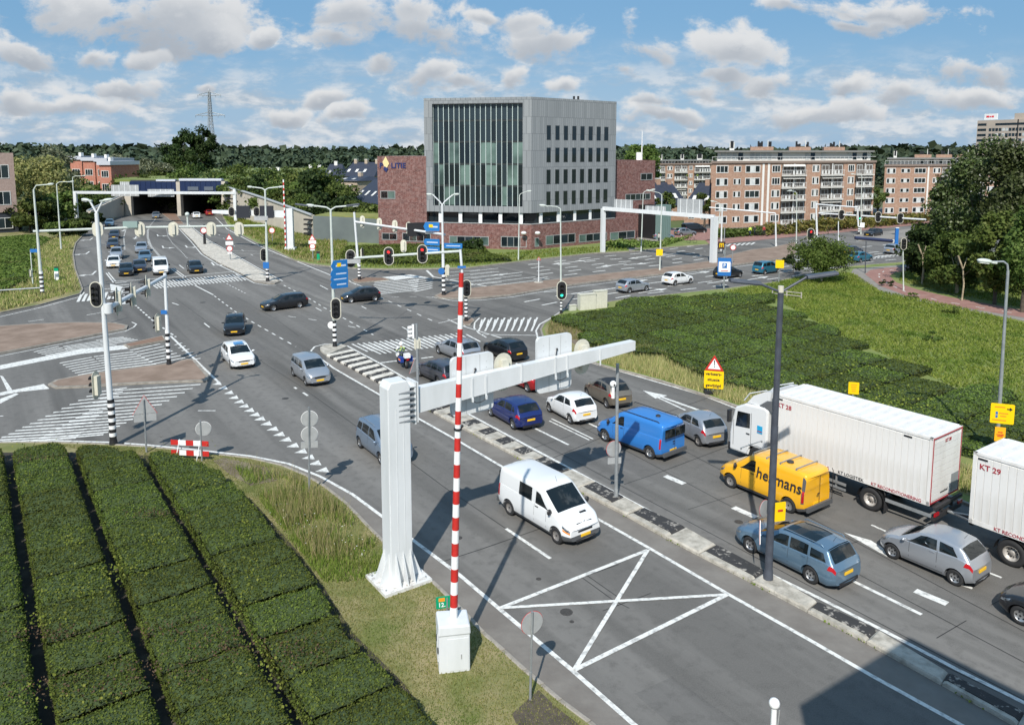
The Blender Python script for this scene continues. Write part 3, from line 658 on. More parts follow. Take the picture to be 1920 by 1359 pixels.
p.line([(140, 505), (300, 500), (400, 490)], .03); p.line([(60, 590), (240, 575)], .03)
p.done('asphalt_joint', tar)
# paved strip and cycle path on the right, pavement across the arterial
flat([(1596, 513), (1600, 506), (1640, 502), (1700, 498), (1780, 494), (1900, 500), (1900, 512), (1780, 507), (1700, 507), (1655, 512), (1640, 520), (1650, 531), (1700, 548), (1780, 568), (1920, 592), (2100, 622), (2100, 640), (1920, 604), (1760, 575), (1660, 552), (1615, 530)], .125, 'footpath', greypave)
flat([(1622, 516), (1632, 508), (1660, 504), (1720, 501), (1800, 499), (1920, 503), (1920, 510), (1800, 507), (1720, 508), (1680, 512), (1668, 519), (1680, 531), (1720, 545), (1780, 559), (1920, 584), (2100, 610), (2100, 626), (1920, 598), (1770, 573), (1700, 557), (1650, 538)], .132, 'cycle_path', pinkpave)
p = Paint(.14); p.dashes([(1700, 505), (1660, 509), (1645, 518), (1660, 532), (1700, 550), (1760, 566), (1920, 593), (2060, 618)], .14, .9, 1.6); p.done('cycle_path_marking')
flat([(1322, 452), (1400, 443), (1480, 434), (1600, 424), (1720, 413), (1860, 402), (1860, 412), (1720, 422), (1600, 434), (1480, 445), (1400, 453), (1330, 460)], .03, 'cycle_path', pinkpave)
flat([(1180, 473), (1240, 455), (1300, 436), (1290, 428), (1200, 430), (1170, 450)], .13, 'footpath', greypave)
flat([(1240, 452), (1322, 452), (1400, 440), (1340, 430), (1260, 430)], .135, 'footpath', pinkpave)
# ================================================================ hedges and grass
hedge_m = foliage('hedge_leaves', [(.036, .052, .012), (.062, .090, .017), (.090, .126, .022), (.13, .158, .032), (.05, .072, .015)], trans=.15, rough=.8, big=(.10, .085, .035), bigsc=.35, bigr=(.56, .70))
hedge_in = mat('hedge_core', (.035, .055, .016), .9, c2=(.055, .085, .024), ns=9, nd=6, bump=.8, bs=20)
def npmesh(name, V, F4, m, smooth=False):
    me = bpy.data.meshes.new(name); V = np.asarray(V, np.float32); F4 = np.asarray(F4, np.int32); k = F4.shape[1]
    me.vertices.add(len(V)); me.vertices.foreach_set('co', V.ravel()); me.loops.add(F4.size); me.loops.foreach_set('vertex_index', F4.ravel())
    me.polygons.add(len(F4)); me.polygons.foreach_set('loop_start', np.arange(0, F4.size, k, dtype=np.int32)); me.polygons.foreach_set('loop_total', np.full(len(F4), k, np.int32))
    for x in (m if isinstance(m, list) else [m]): me.materials.append(x)
    me.update(calc_edges=True); return me
def leafquads(P, size, flat_=.6, nrm=None, aspect=1.0):
    n = len(P); d = rng.normal(size=(n, 3)); 
    if nrm is not None: d = d*(1-flat_)+nrm*flat_*1.6
    else: d[:, 2] += flat_*2
    d /= np.linalg.norm(d, axis=1)[:, None]; r = rng.normal(size=(n, 3)); t = np.cross(d, r); t /= np.linalg.norm(t, axis=1)[:, None]; b = np.cross(d, t)
    s = (size*rng.uniform(.6, 1.35, n))[:, None]/2; V = np.empty((n, 4, 3)); V[:, 0] = P-t*s-b*s*.5*aspect; V[:, 1] = P+t*s*.2-b*s*aspect; V[:, 2] = P+t*s+b*s*.4*aspect; V[:, 3] = P-t*s*.3+b*s*aspect
    return V.reshape(-1, 3), np.arange(n*4).reshape(n, 4)
def hills(x, y, s): return np.sin(x*s+1.3*np.sin(y*s*.7))*.5+np.sin(y*s*1.37+1.1*np.sin(x*s*.9+2))*.5
hedge_east = foliage('field_hedge_leaves', [(.056, .084, .017), (.078, .116, .022), (.10, .146, .028), (.13, .17, .036)], trans=.2, big=(.10, .10, .035), bigsc=.25, bigr=(.58, .72))
def hedge(name, x0, x1, y0, y1, ang, bound, h, cell, dens, lsize, label, group, org):
    # block in a row frame: x across the rows, y along them; keeps only what lies inside the plot
    ca, sa = math.cos(ang), math.sin(ang)
    nx = max(2, round((x1-x0)/cell)); ny = max(2, round((y1-y0)/cell))
    gx = np.linspace(x0, x1, nx+1); gy = np.linspace(y0, y1, ny+1); CX, CY = np.meshgrid((gx[1:]+gx[:-1])/2, (gy[1:]+gy[:-1])/2, indexing='ij')
    WX = CX*v_.x+CY*u_.x; WY = CX*v_.y+CY*u_.y
    keep = inpoly(WX, WY, bound)
    seen = np.zeros_like(keep); best = []
    for i in range(nx):
        for j in range(ny):
            if keep[i, j] and not seen[i, j]:
                st_ = [(i, j)]; seen[i, j] = True; cur = []
                while st_:
                    a, b = st_.pop(); cur.append((a, b))
                    for a2, b2 in ((a+1, b), (a-1, b), (a, b+1), (a, b-1)):
                        if 0 <= a2 < nx and 0 <= b2 < ny and keep[a2, b2] and not seen[a2, b2]: seen[a2, b2] = True; st_.append((a2, b2))
                if len(cur) > len(best): best = cur
    keep[:] = False
    for a, b in best: keep[a, b] = True
    if keep.sum() < 6 or keep.mean() < .15: return None
    rr = .3 if cell < .2 else .6
    def rnd_(x, y): d_ = np.clip(np.minimum(np.minimum(x-x0, x1-x), np.minimum(y-y0, y1-y))/rr, 0, 1); return .16*(1-d_)**2
    VX, VY = np.meshgrid(gx, gy, indexing='ij'); cnt = np.zeros((nx+1, ny+1), int)
    cnt[:-1, :-1] += keep; cnt[1:, :-1] += keep; cnt[:-1, 1:] += keep; cnt[1:, 1:] += keep
    hh = h+rng.uniform(-.04, .05)
    am = 1. if cell < .2 else .35; Z = hh+am*(.045*hills(VX, VY, 2.1)+.03*hills(VX+9, VY, 5.3))+rng.normal(0, .014, VX.shape); Z = np.where(cnt < 4, Z-.04, Z)-rnd_(VX, VY)
    jx = rng.normal(0, cell*.12, VX.shape)*(cnt < 4); jy = rng.normal(0, cell*.12, VX.shape)*(cnt < 4)
    o0 = np.array(org); LX = (VX+jx)*v_.x+(VY+jy)*u_.x-o0[0]; LY = (VX+jx)*v_.y+(VY+jy)*u_.y-o0[1]
    n1_ = (nx+1)*(ny+1); V = np.concatenate([np.stack([LX, LY, Z], -1).reshape(-1, 3), np.stack([LX, LY, np.full_like(Z, .08)], -1).reshape(-1, 3)])
    idx = lambda i, j: i*(ny+1)+j
    F = []
    I, J = np.nonzero(keep)
    F.append(np.stack([idx(I, J), idx(I+1, J), idx(I+1, J+1), idx(I, J+1)], 1))
    kp = np.pad(keep, 1); sides = []
    for (di, dj, a, b) in ((-1, 0, (0, 1), (0, 0)), (1, 0, (1, 0), (1, 1)), (0, -1, (0, 0), (1, 0)), (0, 1, (1, 1), (0, 1))):
        m_ = ~kp[I+1+di, J+1+dj]; A = idx(I[m_]+a[0], J[m_]+a[1]); B = idx(I[m_]+b[0], J[m_]+b[1]); F.append(np.stack([A, B, B+n1_, A+n1_], 1)); sides.append((A, B))
    FF = np.concatenate(F); us, inv = np.unique(FF, return_inverse=True); me = npmesh(name, V[us], inv.reshape(FF.shape), hedge_in)
    o = bpy.data.objects.new(name, me); col.objects.link(o); o.location = (o0[0], o0[1], 0); tag(o, label, 'hedge', group)
    # leaves: a skin over top and sides
    area = keep.sum()*cell*cell; n = int(area*dens); k_ = rng.integers(0, len(I), n); px = gx[I[k_]]+rng.random(n)*(gx[1]-gx[0]); py = gy[J[k_]]+rng.random(n)*(gy[1]-gy[0])
    pz = hh+am*(.045*hills(px, py, 2.1)+.03*hills(px+9, py, 5.3))+rng.uniform(-.03, .05, n)-rnd_(px, py); P = [np.stack([px*v_.x+py*u_.x-o0[0], px*v_.y+py*u_.y-o0[1], pz], 1)]
    A = np.concatenate([s_[0] for s_ in sides]); B = np.concatenate([s_[1] for s_ in sides]); ns_ = int(len(A)*cell*hh*dens*.7)
    if ns_: k_ = rng.integers(0, len(A), ns_); t = rng.random(ns_)[:, None]; Q = V[A[k_]]*(1-t)+V[B[k_]]*t; Q[:, 2] = Q[:, 2]*rng.random(ns_)**.7; Q += rng.normal(0, .035, Q.shape); P.append(Q)
    LV, LF = leafquads(np.concatenate(P), lsize); ml = npmesh('leaves', LV, LF, hedge_m if cell < .2 else hedge_east); lo = bpy.data.objects.new('foliage', ml); col.objects.link(lo); lo.parent = o; lo['kind'] = 'stuff'
    return o
SWB = [(p.x, p.y) for p in [G(x, y, .9) for x, y in [(-300, 850), (-100, 838), (0, 836), (100, 831), (200, 838), (330, 848), (397, 872), (440, 905), (472, 935), (508, 990), (555, 1034), (599, 1098), (642, 1177), (690, 1225), (745, 1275), (800, 1335), (850, 1420)]]]+[(-2, 4), (-40, 4), (-60, 15)]
rows = [-10.3, -7.5, -4.72, -1.97, .80, 3.40, 6.22, 9.2, 12]
RN = ['leftmost', 'second', 'third', 'fourth', 'fifth', 'sixth', 'seventh', 'rightmost']
ORD = ['first', 'second', 'third', 'fourth', 'fifth', 'sixth', 'seventh', 'eighth', 'ninth', 'tenth', 'eleventh', 'twelfth', 'thirteenth', 'fourteenth', 'fifteenth', 'sixteenth', 'seventeenth', 'eighteenth', 'nineteenth', 'twentieth', 'twenty-first', 'twenty-second', 'twenty-third', 'twenty-fourth', 'twenty-fifth', 'twenty-sixth']
ri = 0
for r_ in range(2, len(rows)-1):
    x0, x1 = rows[r_]+.25, rows[r_+1]-.25; y = 49-.6*(r_ % 3); cnt = 0
    gotrow = False
    while y > 14:
        ln = random.uniform(1.85, 2.25); lab = None
        X = ((x0+x1)/2)*v_+(y-ln/2)*u_; X.z = 0
        o = hedge('hedge_block', x0, x1, y-ln+.21, y-.03, 0, SWB, .88, .14, 680, .058, 'x', 'clipped hedge blocks in the near plot', (X.x, X.y))
        if o is not None:
            # skip blocks wholly outside the frame
            d = X; px = 960+FPX*d.x/max(.1, d.y*math.cos(PITCH)+(CAM_H-.9)*math.sin(PITCH)); py = 463+FPX*math.tan(math.atan2(CAM_H-.9, d.y)-PITCH)
            if px < -90 or py > 1450: 
                for ch in kids(o): bpy.data.objects.remove(ch)
                bpy.data.objects.remove(o)
            else:
                if not gotrow: gotrow = True; ri += 1
                o['label'] = 'clipped hedge block, %s from the junction in the %s row of the near plot' % (ORD[cnt], ['leftmost', 'second left', 'third left', 'fourth left', 'fifth left', 'sixth left'][ri-1]); cnt += 1
        y -= ln
# field of clipped blocks on the right
EB = [(p.x, p.y) for p in [G(x, y, .85) for x, y in [(1035, 585), (1080, 577), (1140, 573), (1180, 553), (1350, 545), (1450, 546), (1455, 566), (1505, 572), (1515, 592), (1562, 604), (1575, 620), (1633, 633), (1645, 652), (1768, 676), (1775, 702), (1877, 716), (1930, 745), (2080, 800), (2100, 900), (1930, 860), (1700, 800), (1560, 760), (1442, 724), (1400, 715), (1321, 695), (1240, 655), (1177, 652), (1090, 628), (1086, 603), (1042, 600)]]]
k_ = 0; EBL = []
xs = np.arange(30, 82, 3.05); ri = 0
for x0 in xs:
    cnt = 0; got = False
    for y0 in np.arange(62, 5, -3.2):
        x0 = float(x0); y0 = float(y0); X = (x0+1.5)*v_+(y0+1.6)*u_; X.z = 0
        if not inpoly(np.array([X.x]), np.array([X.y]), EB)[0] and not inpoly(np.array([X.x+.9*v_.x-.9*u_.x]), np.array([X.y+.9*v_.y-.9*u_.y]), EB)[0]: continue
        d = X; px = 960+FPX*d.x/(d.y*math.cos(PITCH)+14.5*math.sin(PITCH))
        if px > 2000: continue
        o = hedge('hedge_block', x0+.14, x0+2.93, y0+.14, y0+3.08, 0, EB, .62, .3, 170, .105, 'x', 'clipped hedge blocks in the field by the outbound lanes', (X.x, X.y))
        if o is not None:
            if not got: got = True; ri += 1
            cnt += 1; o['label'] = 'square hedge block, %s from the arterial, %s strip back from the outbound lanes' % (ORD[cnt-1], ORD[min(ri-1, 25)])
# low clipped planting left of the tunnel road and in front of the police station
for (px, nm, lab) in (([(0, 445), (60, 440), (95, 447), (60, 470), (62, 500), (56, 520), (0, 545)], 'hedge_field', 'dark green clipped hedge planting left of the tunnel road'),
                      ([(650, 462), (900, 455), (915, 475), (960, 485), (900, 488), (720, 492), (640, 485)], 'hedge_field', 'low clipped green hedge bed in front of the police station')):
    P = [(G(x, y, .5).x, G(x, y, .5).y) for x, y in px]; xs_ = [p[0]*v_.x+p[1]*v_.y for p in P]; ys_ = [p[0]*u_.x+p[1]*u_.y for p in P]
    o = hedge(nm, min(xs_), max(xs_), min(ys_), max(ys_), 0, P, .55, .5, 34, .3, lab, None, (sum(p[0] for p in P)/len(P), sum(p[1] for p in P)/len(P)))
# ---------------------------------------------------------------- loose grass, one object per patch
def tri_area(P):
    return abs(sum(P[i][0]*P[(i+1) % len(P)][1]-P[(i+1) % len(P)][0]*P[i][1] for i in range(len(P))))/2
def grass(name, px, dens, h, w, m, z=.11, lean=.35, hvar=.5, excl=None, clump=0., pts=None):
    P = [(G(*q).x, G(*q).y) if not isinstance(q, Vector) else (q.x, q.y) for q in px]; xs_ = [q[0] for q in P]; ys_ = [q[1] for q in P]
    A = (max(xs_)-min(xs_))*(max(ys_)-min(ys_)); n = int(A*dens); x = rng.uniform(min(xs_), max(xs_), n); y = rng.uniform(min(ys_), max(ys_), n)
    k = inpoly(x, y, P)
    if excl: k &= ~inpoly(x, y, excl)
    x = x[k]; y = y[k]
    if clump: q = hills(x+3, y, .9)+.6*hills(x, y+7, 2.3)+rng.normal(0, .35, len(x)); s_ = q > clump; x = x[s_]; y = y[s_]
    n = len(x); a = rng.uniform(0, 2*np.pi, n); hh = h*rng.uniform(1-hvar, 1+hvar, n); ww = w*rng.uniform(.6, 1.4, n)/2; lx = rng.normal(0, lean, n)*hh; ly = rng.normal(0, lean, n)*hh
    c, s_ = np.cos(a)*ww, np.sin(a)*ww; V = np.empty((n, 3, 3)); zz = np.full(n, z-.01)
    V[:, 0] = np.stack([x-c, y-s_, zz], 1); V[:, 1] = np.stack([x+c, y+s_, zz], 1); V[:, 2] = np.stack([x+lx, y+ly, zz+hh], 1)
    me = npmesh(name, V.reshape(-1, 3), np.arange(3*n).reshape(n, 3), m); o = bpy.data.objects.new(name, me); col.objects.link(o); o['kind'] = 'stuff'; return o
g_mix = foliage('lawn_blades', [(.17, .19, .05), (.27, .25, .09), (.13, .17, .04), (.36, .31, .15), (.21, .23, .06)], trans=.4, big=(.12, .19, .035), bigsc=.35, bigr=(.54, .68))
g_green = foliage('fresh_blades', [(.10, .15, .025), (.15, .22, .035), (.21, .28, .05), (.28, .31, .09)], trans=.35, big=(.20, .20, .05), bigsc=.14, bigr=(.55, .66))
g_meadow = foliage('meadow_blades', [(.15, .21, .035), (.21, .28, .045), (.27, .33, .06), (.33, .35, .11)], trans=.45, big=(.12, .20, .03), bigsc=.3, bigr=(.5, .64))
g_straw = foliage('straw_blades', [(.34, .29, .14), (.46, .39, .20), (.27, .26, .10), (.18, .23, .06), (.40, .34, .16)], trans=.3)
near_px = [(100, 836), (280, 843), (400, 856), (470, 864), (575, 897), (650, 950), (722, 1025), (822, 1108), (905, 1194), (985, 1266), (1050, 1322), (1110, 1380), (700, 1500), (380, 1400), (380, 900)]
grass('grass', near_px, 620, .055, .034, g_mix, excl=[(p[0], p[1]) for p in SWB])
grass('tall_grass', [(440, 880), (560, 905), (640, 955), (720, 1035), (722, 1090), (610, 1100), (545, 1020), (500, 960)], 260, .28, .035, g_green, clump=-.1, excl=SWB)
grass('dry_reeds', [(470, 880), (560, 905), (640, 960), (700, 1030), (650, 1060), (590, 1060), (540, 1000), (490, 930)], 210, .62, .03, g_straw, clump=.1, excl=SWB, lean=.2)
grass('tall_grass', [(1195, 645), (1300, 700), (1480, 752), (1700, 840), (2000, 960), (2050, 1010), (1650, 876), (1500, 812), (1389, 764), (1329, 742), (1240, 714), (1130, 684), (1100, 672), (1130, 655), (1185, 668)], 200, .42, .05, g_straw, lean=.25)
grass('tall_grass', [(1040, 600), (1100, 612), (1085, 640), (1045, 640), (1026, 628), (1030, 610)], 80, .3, .07, g_straw)
grass('meadow_grass', [(1360, 548), (1450, 533), (1550, 511), (1600, 515), (1650, 548), (1780, 574), (1920, 608), (2100, 652), (2100, 840), (1900, 760), (1780, 725), (1640, 660), (1570, 628), (1510, 595), (1455, 565)], 60, .20, .12, g_meadow, z=.11, lean=.8)
grass('meadow_grass', [(1690, 512), (1720, 508), (1920, 514), (2080, 520), (2100, 606), (1920, 580), (1780, 552), (1720, 538), (1685, 528)], 40, .22, .10, g_green)
grass('verge_grass', [(64, 470), (110, 440), (170, 425), (155, 437), (139, 457), (134, 480), (136, 505), (150, 545), (120, 555), (0, 586), (-60, 600), (-60, 560), (0, 548), (60, 525)], 34, .4, .13, g_straw, clump=-.35)
grass('verge_grass', [(64, 470), (130, 440), (130, 480), (140, 545), (100, 560), (0, 584), (-60, 590), (-60, 560), (0, 545), (60, 525)], 20, .3, .12, g_green)
grass('verge_grass', [(440, 432), (520, 440), (600, 440), (650, 445), (650, 490), (620, 499), (552, 487), (522, 472), (480, 452)], 20, .45, .16, g_straw, clump=-.2)
grass('verge_grass', [(420, 408), (480, 415), (600, 430), (650, 445), (650, 490), (552, 484), (480, 450), (440, 428)], 14, .4, .2, g_green)
grass('verge_grass', [(650, 462), (900, 480), (1000, 472), (1150, 463), (1180, 470), (1110, 475), (985, 488), (880, 501), (725, 504), (650, 502)], 12, .25, .2, g_green)
# weeds pushing through the clipped tops
def weeds(name, boxes, n, m, z0, size):
    P = []
    for (x, y, rx, ry) in boxes:
        a = rng.normal(size=(n, 2)); c = [G(x+q[0]*rx, y+q[1]*ry, z0) for q in a]; P += [(q.x, q.y, z0+rng.random()*.16) for q in c]
    V, F = leafquads(np.array(P), size, .3); me = npmesh(name, V, F, m); o = bpy.data.objects.new(name, me); col.objects.link(o); o['kind'] = 'stuff'
wd = foliage('weed_leaves', [(.12, .17, .03), (.20, .25, .04), (.28, .30, .06), (.16, .20, .035)], trans=.4)
weeds('weeds', [(240, 1065, 26, 9), (230, 1075, 40, 12), (150, 1105, 60, 16), (80, 1165, 26, 8), (155, 1110, 40, 10), (380, 910, 30, 7), (460, 985, 6, 18), (290, 1015, 20, 8), (135, 1010, 14, 10), (410, 1098, 20, 22), (440, 1150, 16, 20), (490, 1240, 24, 30), (470, 1085, 10, 26), (540, 1280, 30, 40), (30, 835, 200, 4), (170, 1300, 80, 14), (40, 900, 30, 10)], 90, wd, .9, .07)
weeds('weeds', [(1600, 735, 60, 12), (1660, 745, 40, 14), (1350, 575, 50, 6), (1700, 770, 40, 12), (1600, 690, 40, 5), (1500, 720, 60, 10)], 90, wd, .66, .13)
br = foliage('bare_twigs', [(.10, .06, .035), (.13, .09, .05), (.07, .05, .03)], trans=0)
weeds('bare_twigs', [(330, 1180, 60, 14), (280, 1260, 60, 16), (120, 1290, 70, 14), (90, 1190, 50, 8), (420, 1210, 40, 14), (60, 860, 60, 4), (290, 965, 30, 5), (560, 1220, 40, 18)], 240, br, .90, .05)
mw = []
for i in range(320):
    t = rng.random()*36+8; q = resample(ML, [t])[0]; mw.append((q.x-v_.x*.03+rng.normal()*.03, q.y-v_.y*.03, .02+rng.random()*.05))
mw = [p for p in mw if math.sin(p[0]*3.1)+math.sin(p[1]*1.7) > .2]
V, F = leafquads(np.array(mw), .07, .3); o = bpy.data.objects.new('kerb_weeds', npmesh('kerb_weeds', V, F, wd)); col.objects.link(o); o['kind'] = 'stuff'
fl = MB()
for i in range(60):
    a, b = rng.random(2); x = 500+a*190; y = 930+a*70+b*70
    q = G(x, y, .32)
    if inpoly(np.array([q.x]), np.array([q.y]), SWB)[0]: continue
    fl.sphere((q.x, q.y, .33+random.random()*.2), random.uniform(.015, .032), 5, 0, (1, 1, .4))
o = fl.build('white_flowers', mat('petal_white', (.75, .75, .68), .8)); o['kind'] = 'stuff'
# ================================================================ vehicles
def car_paint(name, c, metal=.35, rough=.32): return mat('car_'+name, c, rough, metal, coat=.8)
CP = {'white': car_paint('white', (.72, .73, .73), 0), 'silver': car_paint('silver', (.42, .44, .47), .6), 'black': car_paint('black', (.012, .013, .016), .2), 'navy': car_paint('navy', (.012, .025, .14), .3),
      'steel': car_paint('steel', (.14, .23, .32), .5), 'greyblue': car_paint('greyblue', (.20, .26, .34), .5), 'blue': car_paint('blue', (.035, .20, .56), .1), 'yellow': car_paint('yellow', (.83, .42, .012), 0), 'brown': car_paint('brown', (.22, .19, .15), .5),
      'red': car_paint('red', (.30, .012, .015), .2), 'teal': car_paint('teal', (.03, .17, .26), .4), 'graphite': car_paint('graphite', (.05, .052, .07), .4), 'grey': car_paint('grey', (.22, .24, .26), .5)}
carglass = mat('car_glass', (.007, .010, .011), .05, spec=.6, c2=(.05, .055, .055), ns=1.7, nd=3, ramp_=(.52, .72))  # lighter blotches in the colour stand in for reflections and the interior
trim = mat('grey_plastic', (.085, .088, .092), .6); trimb = mat('black_plastic', (.02, .02, .022), .5); well = mat('wheel_well', (.008, .008, .008), .9)
alloy = mat('alloy', (.5, .5, .5), .35, .8); hub_steel = mat('steel_rim', (.32, .30, .28), .5, .5); lamp_c = mat('headlamp', (.50, .53, .56), .12, .6, coat=1, c2=(.12, .13, .14), ns=9, nd=2); lamp_r = mat('tail_lamp', (.42, .008, .012), .2, coat=1)
lamp_o = mat('indicator', (.8, .25, .03), .25, coat=1); platey = mat('yellow_plate', (.85, .5, .02), .5); chrome = mat('chrome', (.7, .7, .7), .15, 1)
def smooth(x): x = min(1, max(0, x)); return x*x*(3-2*x)
class Car:
    # x runs from the nose (0) to the tail (L); t runs round half a section from the sill to the roof's middle
    def __init__(s, L, W, H, top, belt, cowl, wtop, rtop, rbase, fa, wb, wr, gh=.80, nose=.78, tailw=.86, zs=.2, windows=(), boxy=0., rake=.14, rrake=.06, kind='hatch'):
        s.__dict__.update(locals()); s.tx = [p[0] for p in top]; s.tz = [p[1] for p in top]; s.bx = [p[0] for p in belt]; s.bz = [p[1] for p in belt]
    def pt(s, x, t, sd=1, off=0.0):
        if off:
            e = .03; a = s.pt(min(x+e, s.L), t, sd); a0 = s.pt(max(x-e, 0), t, sd); b = s.pt(x, min(t+.15, 13), sd); b0 = s.pt(x, max(t-.15, 0), sd)
            n = (a-a0).cross(b-b0); n = n.normalized() if n.length > 1e-9 else Vector((0, 0, 1)); p = s.pt(x, t, sd); c = Vector((p.x, 0, s.H*.45))
            if n.dot(p-c) < 0: n = -n
            return p+n*off
        L_, W_ = s.L, s.W; f = x/L_
        zt = float(np.interp(x, s.tx, s.tz)); zb = min(float(np.interp(x, s.bx, s.bz)), zt-.012)
        e = .55+.1*s.boxy
        kf = s.nose+(1-s.nose)*(1-(1-min(1, x/e))**2.6); kr = s.tailw+(1-s.tailw)*(1-(1-min(1, (L_-x)/.5))**2.6)
        hw = W_/2*min(kf, 1)*min(kr, 1)
        g = zt-zb; gm = s.H-zb; q = smooth(g/max(.2, gm*.9)); wr_ = hw*(.90*(1-q)+s.gh*q); zs = s.zs+.10*max(0, 1-x/.5)+.12*max(0, 1-(L_-x)/.4)
        h = zb-zs
        P = [(0, zs), (hw*.88, zs), (hw*.975, zs+h*.16), (hw*1.0, zs+h*.45), (hw*.985, zs+h*.78), (hw*.955, zb-.005), (hw*.93, zb+.012)]
        r_ = min(.07, g*.35)
        for k in (1, 2, 3, 4):
            ff = k/4; y = hw*.93+(wr_-hw*.93)*(ff**1.35); z = zb+.012+(zt-r_-zb-.012)*ff; P.append((y, z))
        P += [(wr_*.95, zt-r_*.35), (wr_*.80, zt-.004), (0, zt+.03*(1-s.boxy*.5))]
        t = min(max(t, 0), 13); i = min(int(t), 12); ff = t-i; y = P[i][0]*(1-ff)+P[i+1][0]*ff; z = P[i][1]*(1-ff)+P[i+1][1]*ff
        X = x; X += s.rake*max(0, (z-.48))*max(0, 1-x/.45)-s.rrake*max(0, (z-.55))*max(0, 1-(L_-x)/.5); X += .10*max(0, .40-z)*max(0, 1-x/.4)
        if x < .6: X += .20*(abs(y)/(W_/2))**2.2*(1-x/.6)
        if L_-x < .4: X -= .12*(abs(y)/(W_/2))**2.2*(1-(L_-x)/.4)
        return Vector((L_/2-X, y*sd, z))
    def grid(s, mb, xs, ts, sd, off=0., m=0, f=None):
        n = len(ts); V = [s.pt(x, t, sd, off) for x in xs for t in ts]; F = []
        for i in range(len(xs)-1):
            for j in range(n-1):
                q = (i*n+j, (i+1)*n+j, (i+1)*n+j+1, i*n+j+1); F.append(q if sd < 0 else q[::-1])
        mb.add(V, F, m, True); return mb
    def patch(s, mb, c, nx, nt, sd, off, m=0):
        # c: (x,t) corners: low-front, low-rear, high-rear, high-front
        V = []; 
        for i in range(nx+1):
            for j in range(nt+1):
                a = i/nx; b = j/nt; x = (c[0][0]*(1-a)+c[1][0]*a)*(1-b)+(c[3][0]*(1-a)+c[2][0]*a)*b; t = (c[0][1]*(1-a)+c[1][1]*a)*(1-b)+(c[3][1]*(1-a)+c[2][1]*a)*b
                V.append(s.pt(x, t, sd, off))
        F = [(i*(nt+1)+j, (i+1)*(nt+1)+j, (i+1)*(nt+1)+j+1, i*(nt+1)+j+1) for i in range(nx) for j in range(nt)]
        if sd > 0: F = [q[::-1] for q in F]
        mb.add(V, F, m, True); return mb
    def meshes(s):
        L_, H_ = s.L, s.H; out = {}
        xs = sorted(set([0, .04, .12, .25, .4, .6]+[round(x, 3) for x in np.arange(.75, L_-.4, .16)]+[L_-.4, L_-.25, L_-.12, L_-.04, L_]+[s.cowl, s.wtop, s.rtop, s.rbase])); ts = list(range(14))
        b = bmesh.new(); V = {}
        for i, x in enumerate(xs):
            for sd in (1, -1):
                for t in ts:
                    if sd < 0 and t in (0, 13): V[i, sd, t] = V[i, 1, t]; continue
                    V[i, sd, t] = b.verts.new(s.pt(x, t, sd))
        for i in range(len(xs)-1):
            for sd in (1, -1):
                for t in range(13):
                    q = [V[i, sd, t], V[i+1, sd, t], V[i+1, sd, t+1], V[i, sd, t+1]]
                    try: b.faces.new(q if sd < 0 else q[::-1])
                    except ValueError: pass
        for i, rev in ((0, 0), (len(xs)-1, 1)):
            for sd in (1, -1):
                for t in range(1, 12): 
                    pass
            # caps as horizontal bands so the nose keeps its curve
            for t in range(0, 13):
                a = V[i, 1, t]; a2 = V[i, 1, t+1]; c = V[i, -1, t]; c2 = V[i, -1, t+1]; q = [a, a2, c2, c]; q2 = []
                for z in q:
                    if z not in q2: q2.append(z)
                if len(q2) > 2: b.faces.new(q2 if rev else q2[::-1])
        bmesh.ops.recalc_face_normals(b, faces=b.faces); me = bpy.data.meshes.new('body'); b.to_mesh(me); b.free()
        o = bpy.data.objects.new('body', me); col.objects.link(o)
        cutters = []
        for wx in (s.fa, s.fa+s.wb):
            c = MB(); X = L_/2-wx; r = s.wr+.055; c.cyl((X, -s.W, s.wr+.01), (X, s.W, s.wr+.01), r, r, 28); co_ = c.build('cut', well); cutters.append(co_)
            md = o.modifiers.new('b', 'BOOLEAN'); md.object = co_; md.operation = 'DIFFERENCE'; md.solver = 'EXACT'
        dg = bpy.context.evaluated_depsgraph_get(); me2 = bpy.data.meshes.new_from_object(o.evaluated_get(dg)); me2.name = 'body'
        for c in cutters: bpy.data.objects.remove(c)
        bpy.data.objects.remove(o)
        me2.materials.clear(); me2.materials.append(CP['silver']); me2.materials.append(well); me2.materials.append(trim)
        b = bmesh.new(); b.from_mesh(me2)
        for f in b.faces:
            c = f.calc_center_median(); f.smooth = True; f.material_index = 0
            for wx in (s.fa, s.fa+s.wb):
                d = math.hypot(c.x-(L_/2-wx), c.z-s.wr-.01)
                if d < s.wr+.05 and abs(f.normal.y) < .6: f.material_index = 1; f.smooth = False
            if f.normal.z < -.7 and c.z < .4: f.material_index = 1
            if s.kind == 'van' and f.material_index == 0:
                if c.z < .44 and c.x > L_/2-1.5 or c.z < .40: f.material_index = 2
        for e in b.edges:
            if len(e.link_faces) == 2 and e.calc_face_angle(0) > R(38): e.smooth = False
        b.to_mesh(me2); b.free(); out['body'] = [(me2, (0, 0, 0))]
        def add(name, mb, m): out.setdefault(name, []).append((mb.data(name, m), (0, 0, 0)))
        # glass
        q = MB(); 
        for sd in (1, -1): s.patch(q, [(s.cowl+.05, 13), (s.wtop-.03, 13), (s.wtop-.03, 11.6), (s.cowl+.05, 11.6)], 6, 3, sd, .006)
        add('windscreen', q, carglass)
        q = MB()
        if s.kind != 'van':
            for sd in (1, -1): s.patch(q, [(s.rtop+.04, 13), (s.rbase-.03, 13), (s.rbase-.03, 11.7), (s.rtop+.04, 11.7)], 6, 3, sd, .006)
            add('rear_window', q, carglass)
        for (a, b_, c, d, lo, hi) in s.windows:
            for sd in (1, -1):
                q = MB(); s.patch(q, [(a, lo), (b_, lo), (c, hi), (d, hi)], 6, 4, sd, .005); add('side_window', q, carglass)
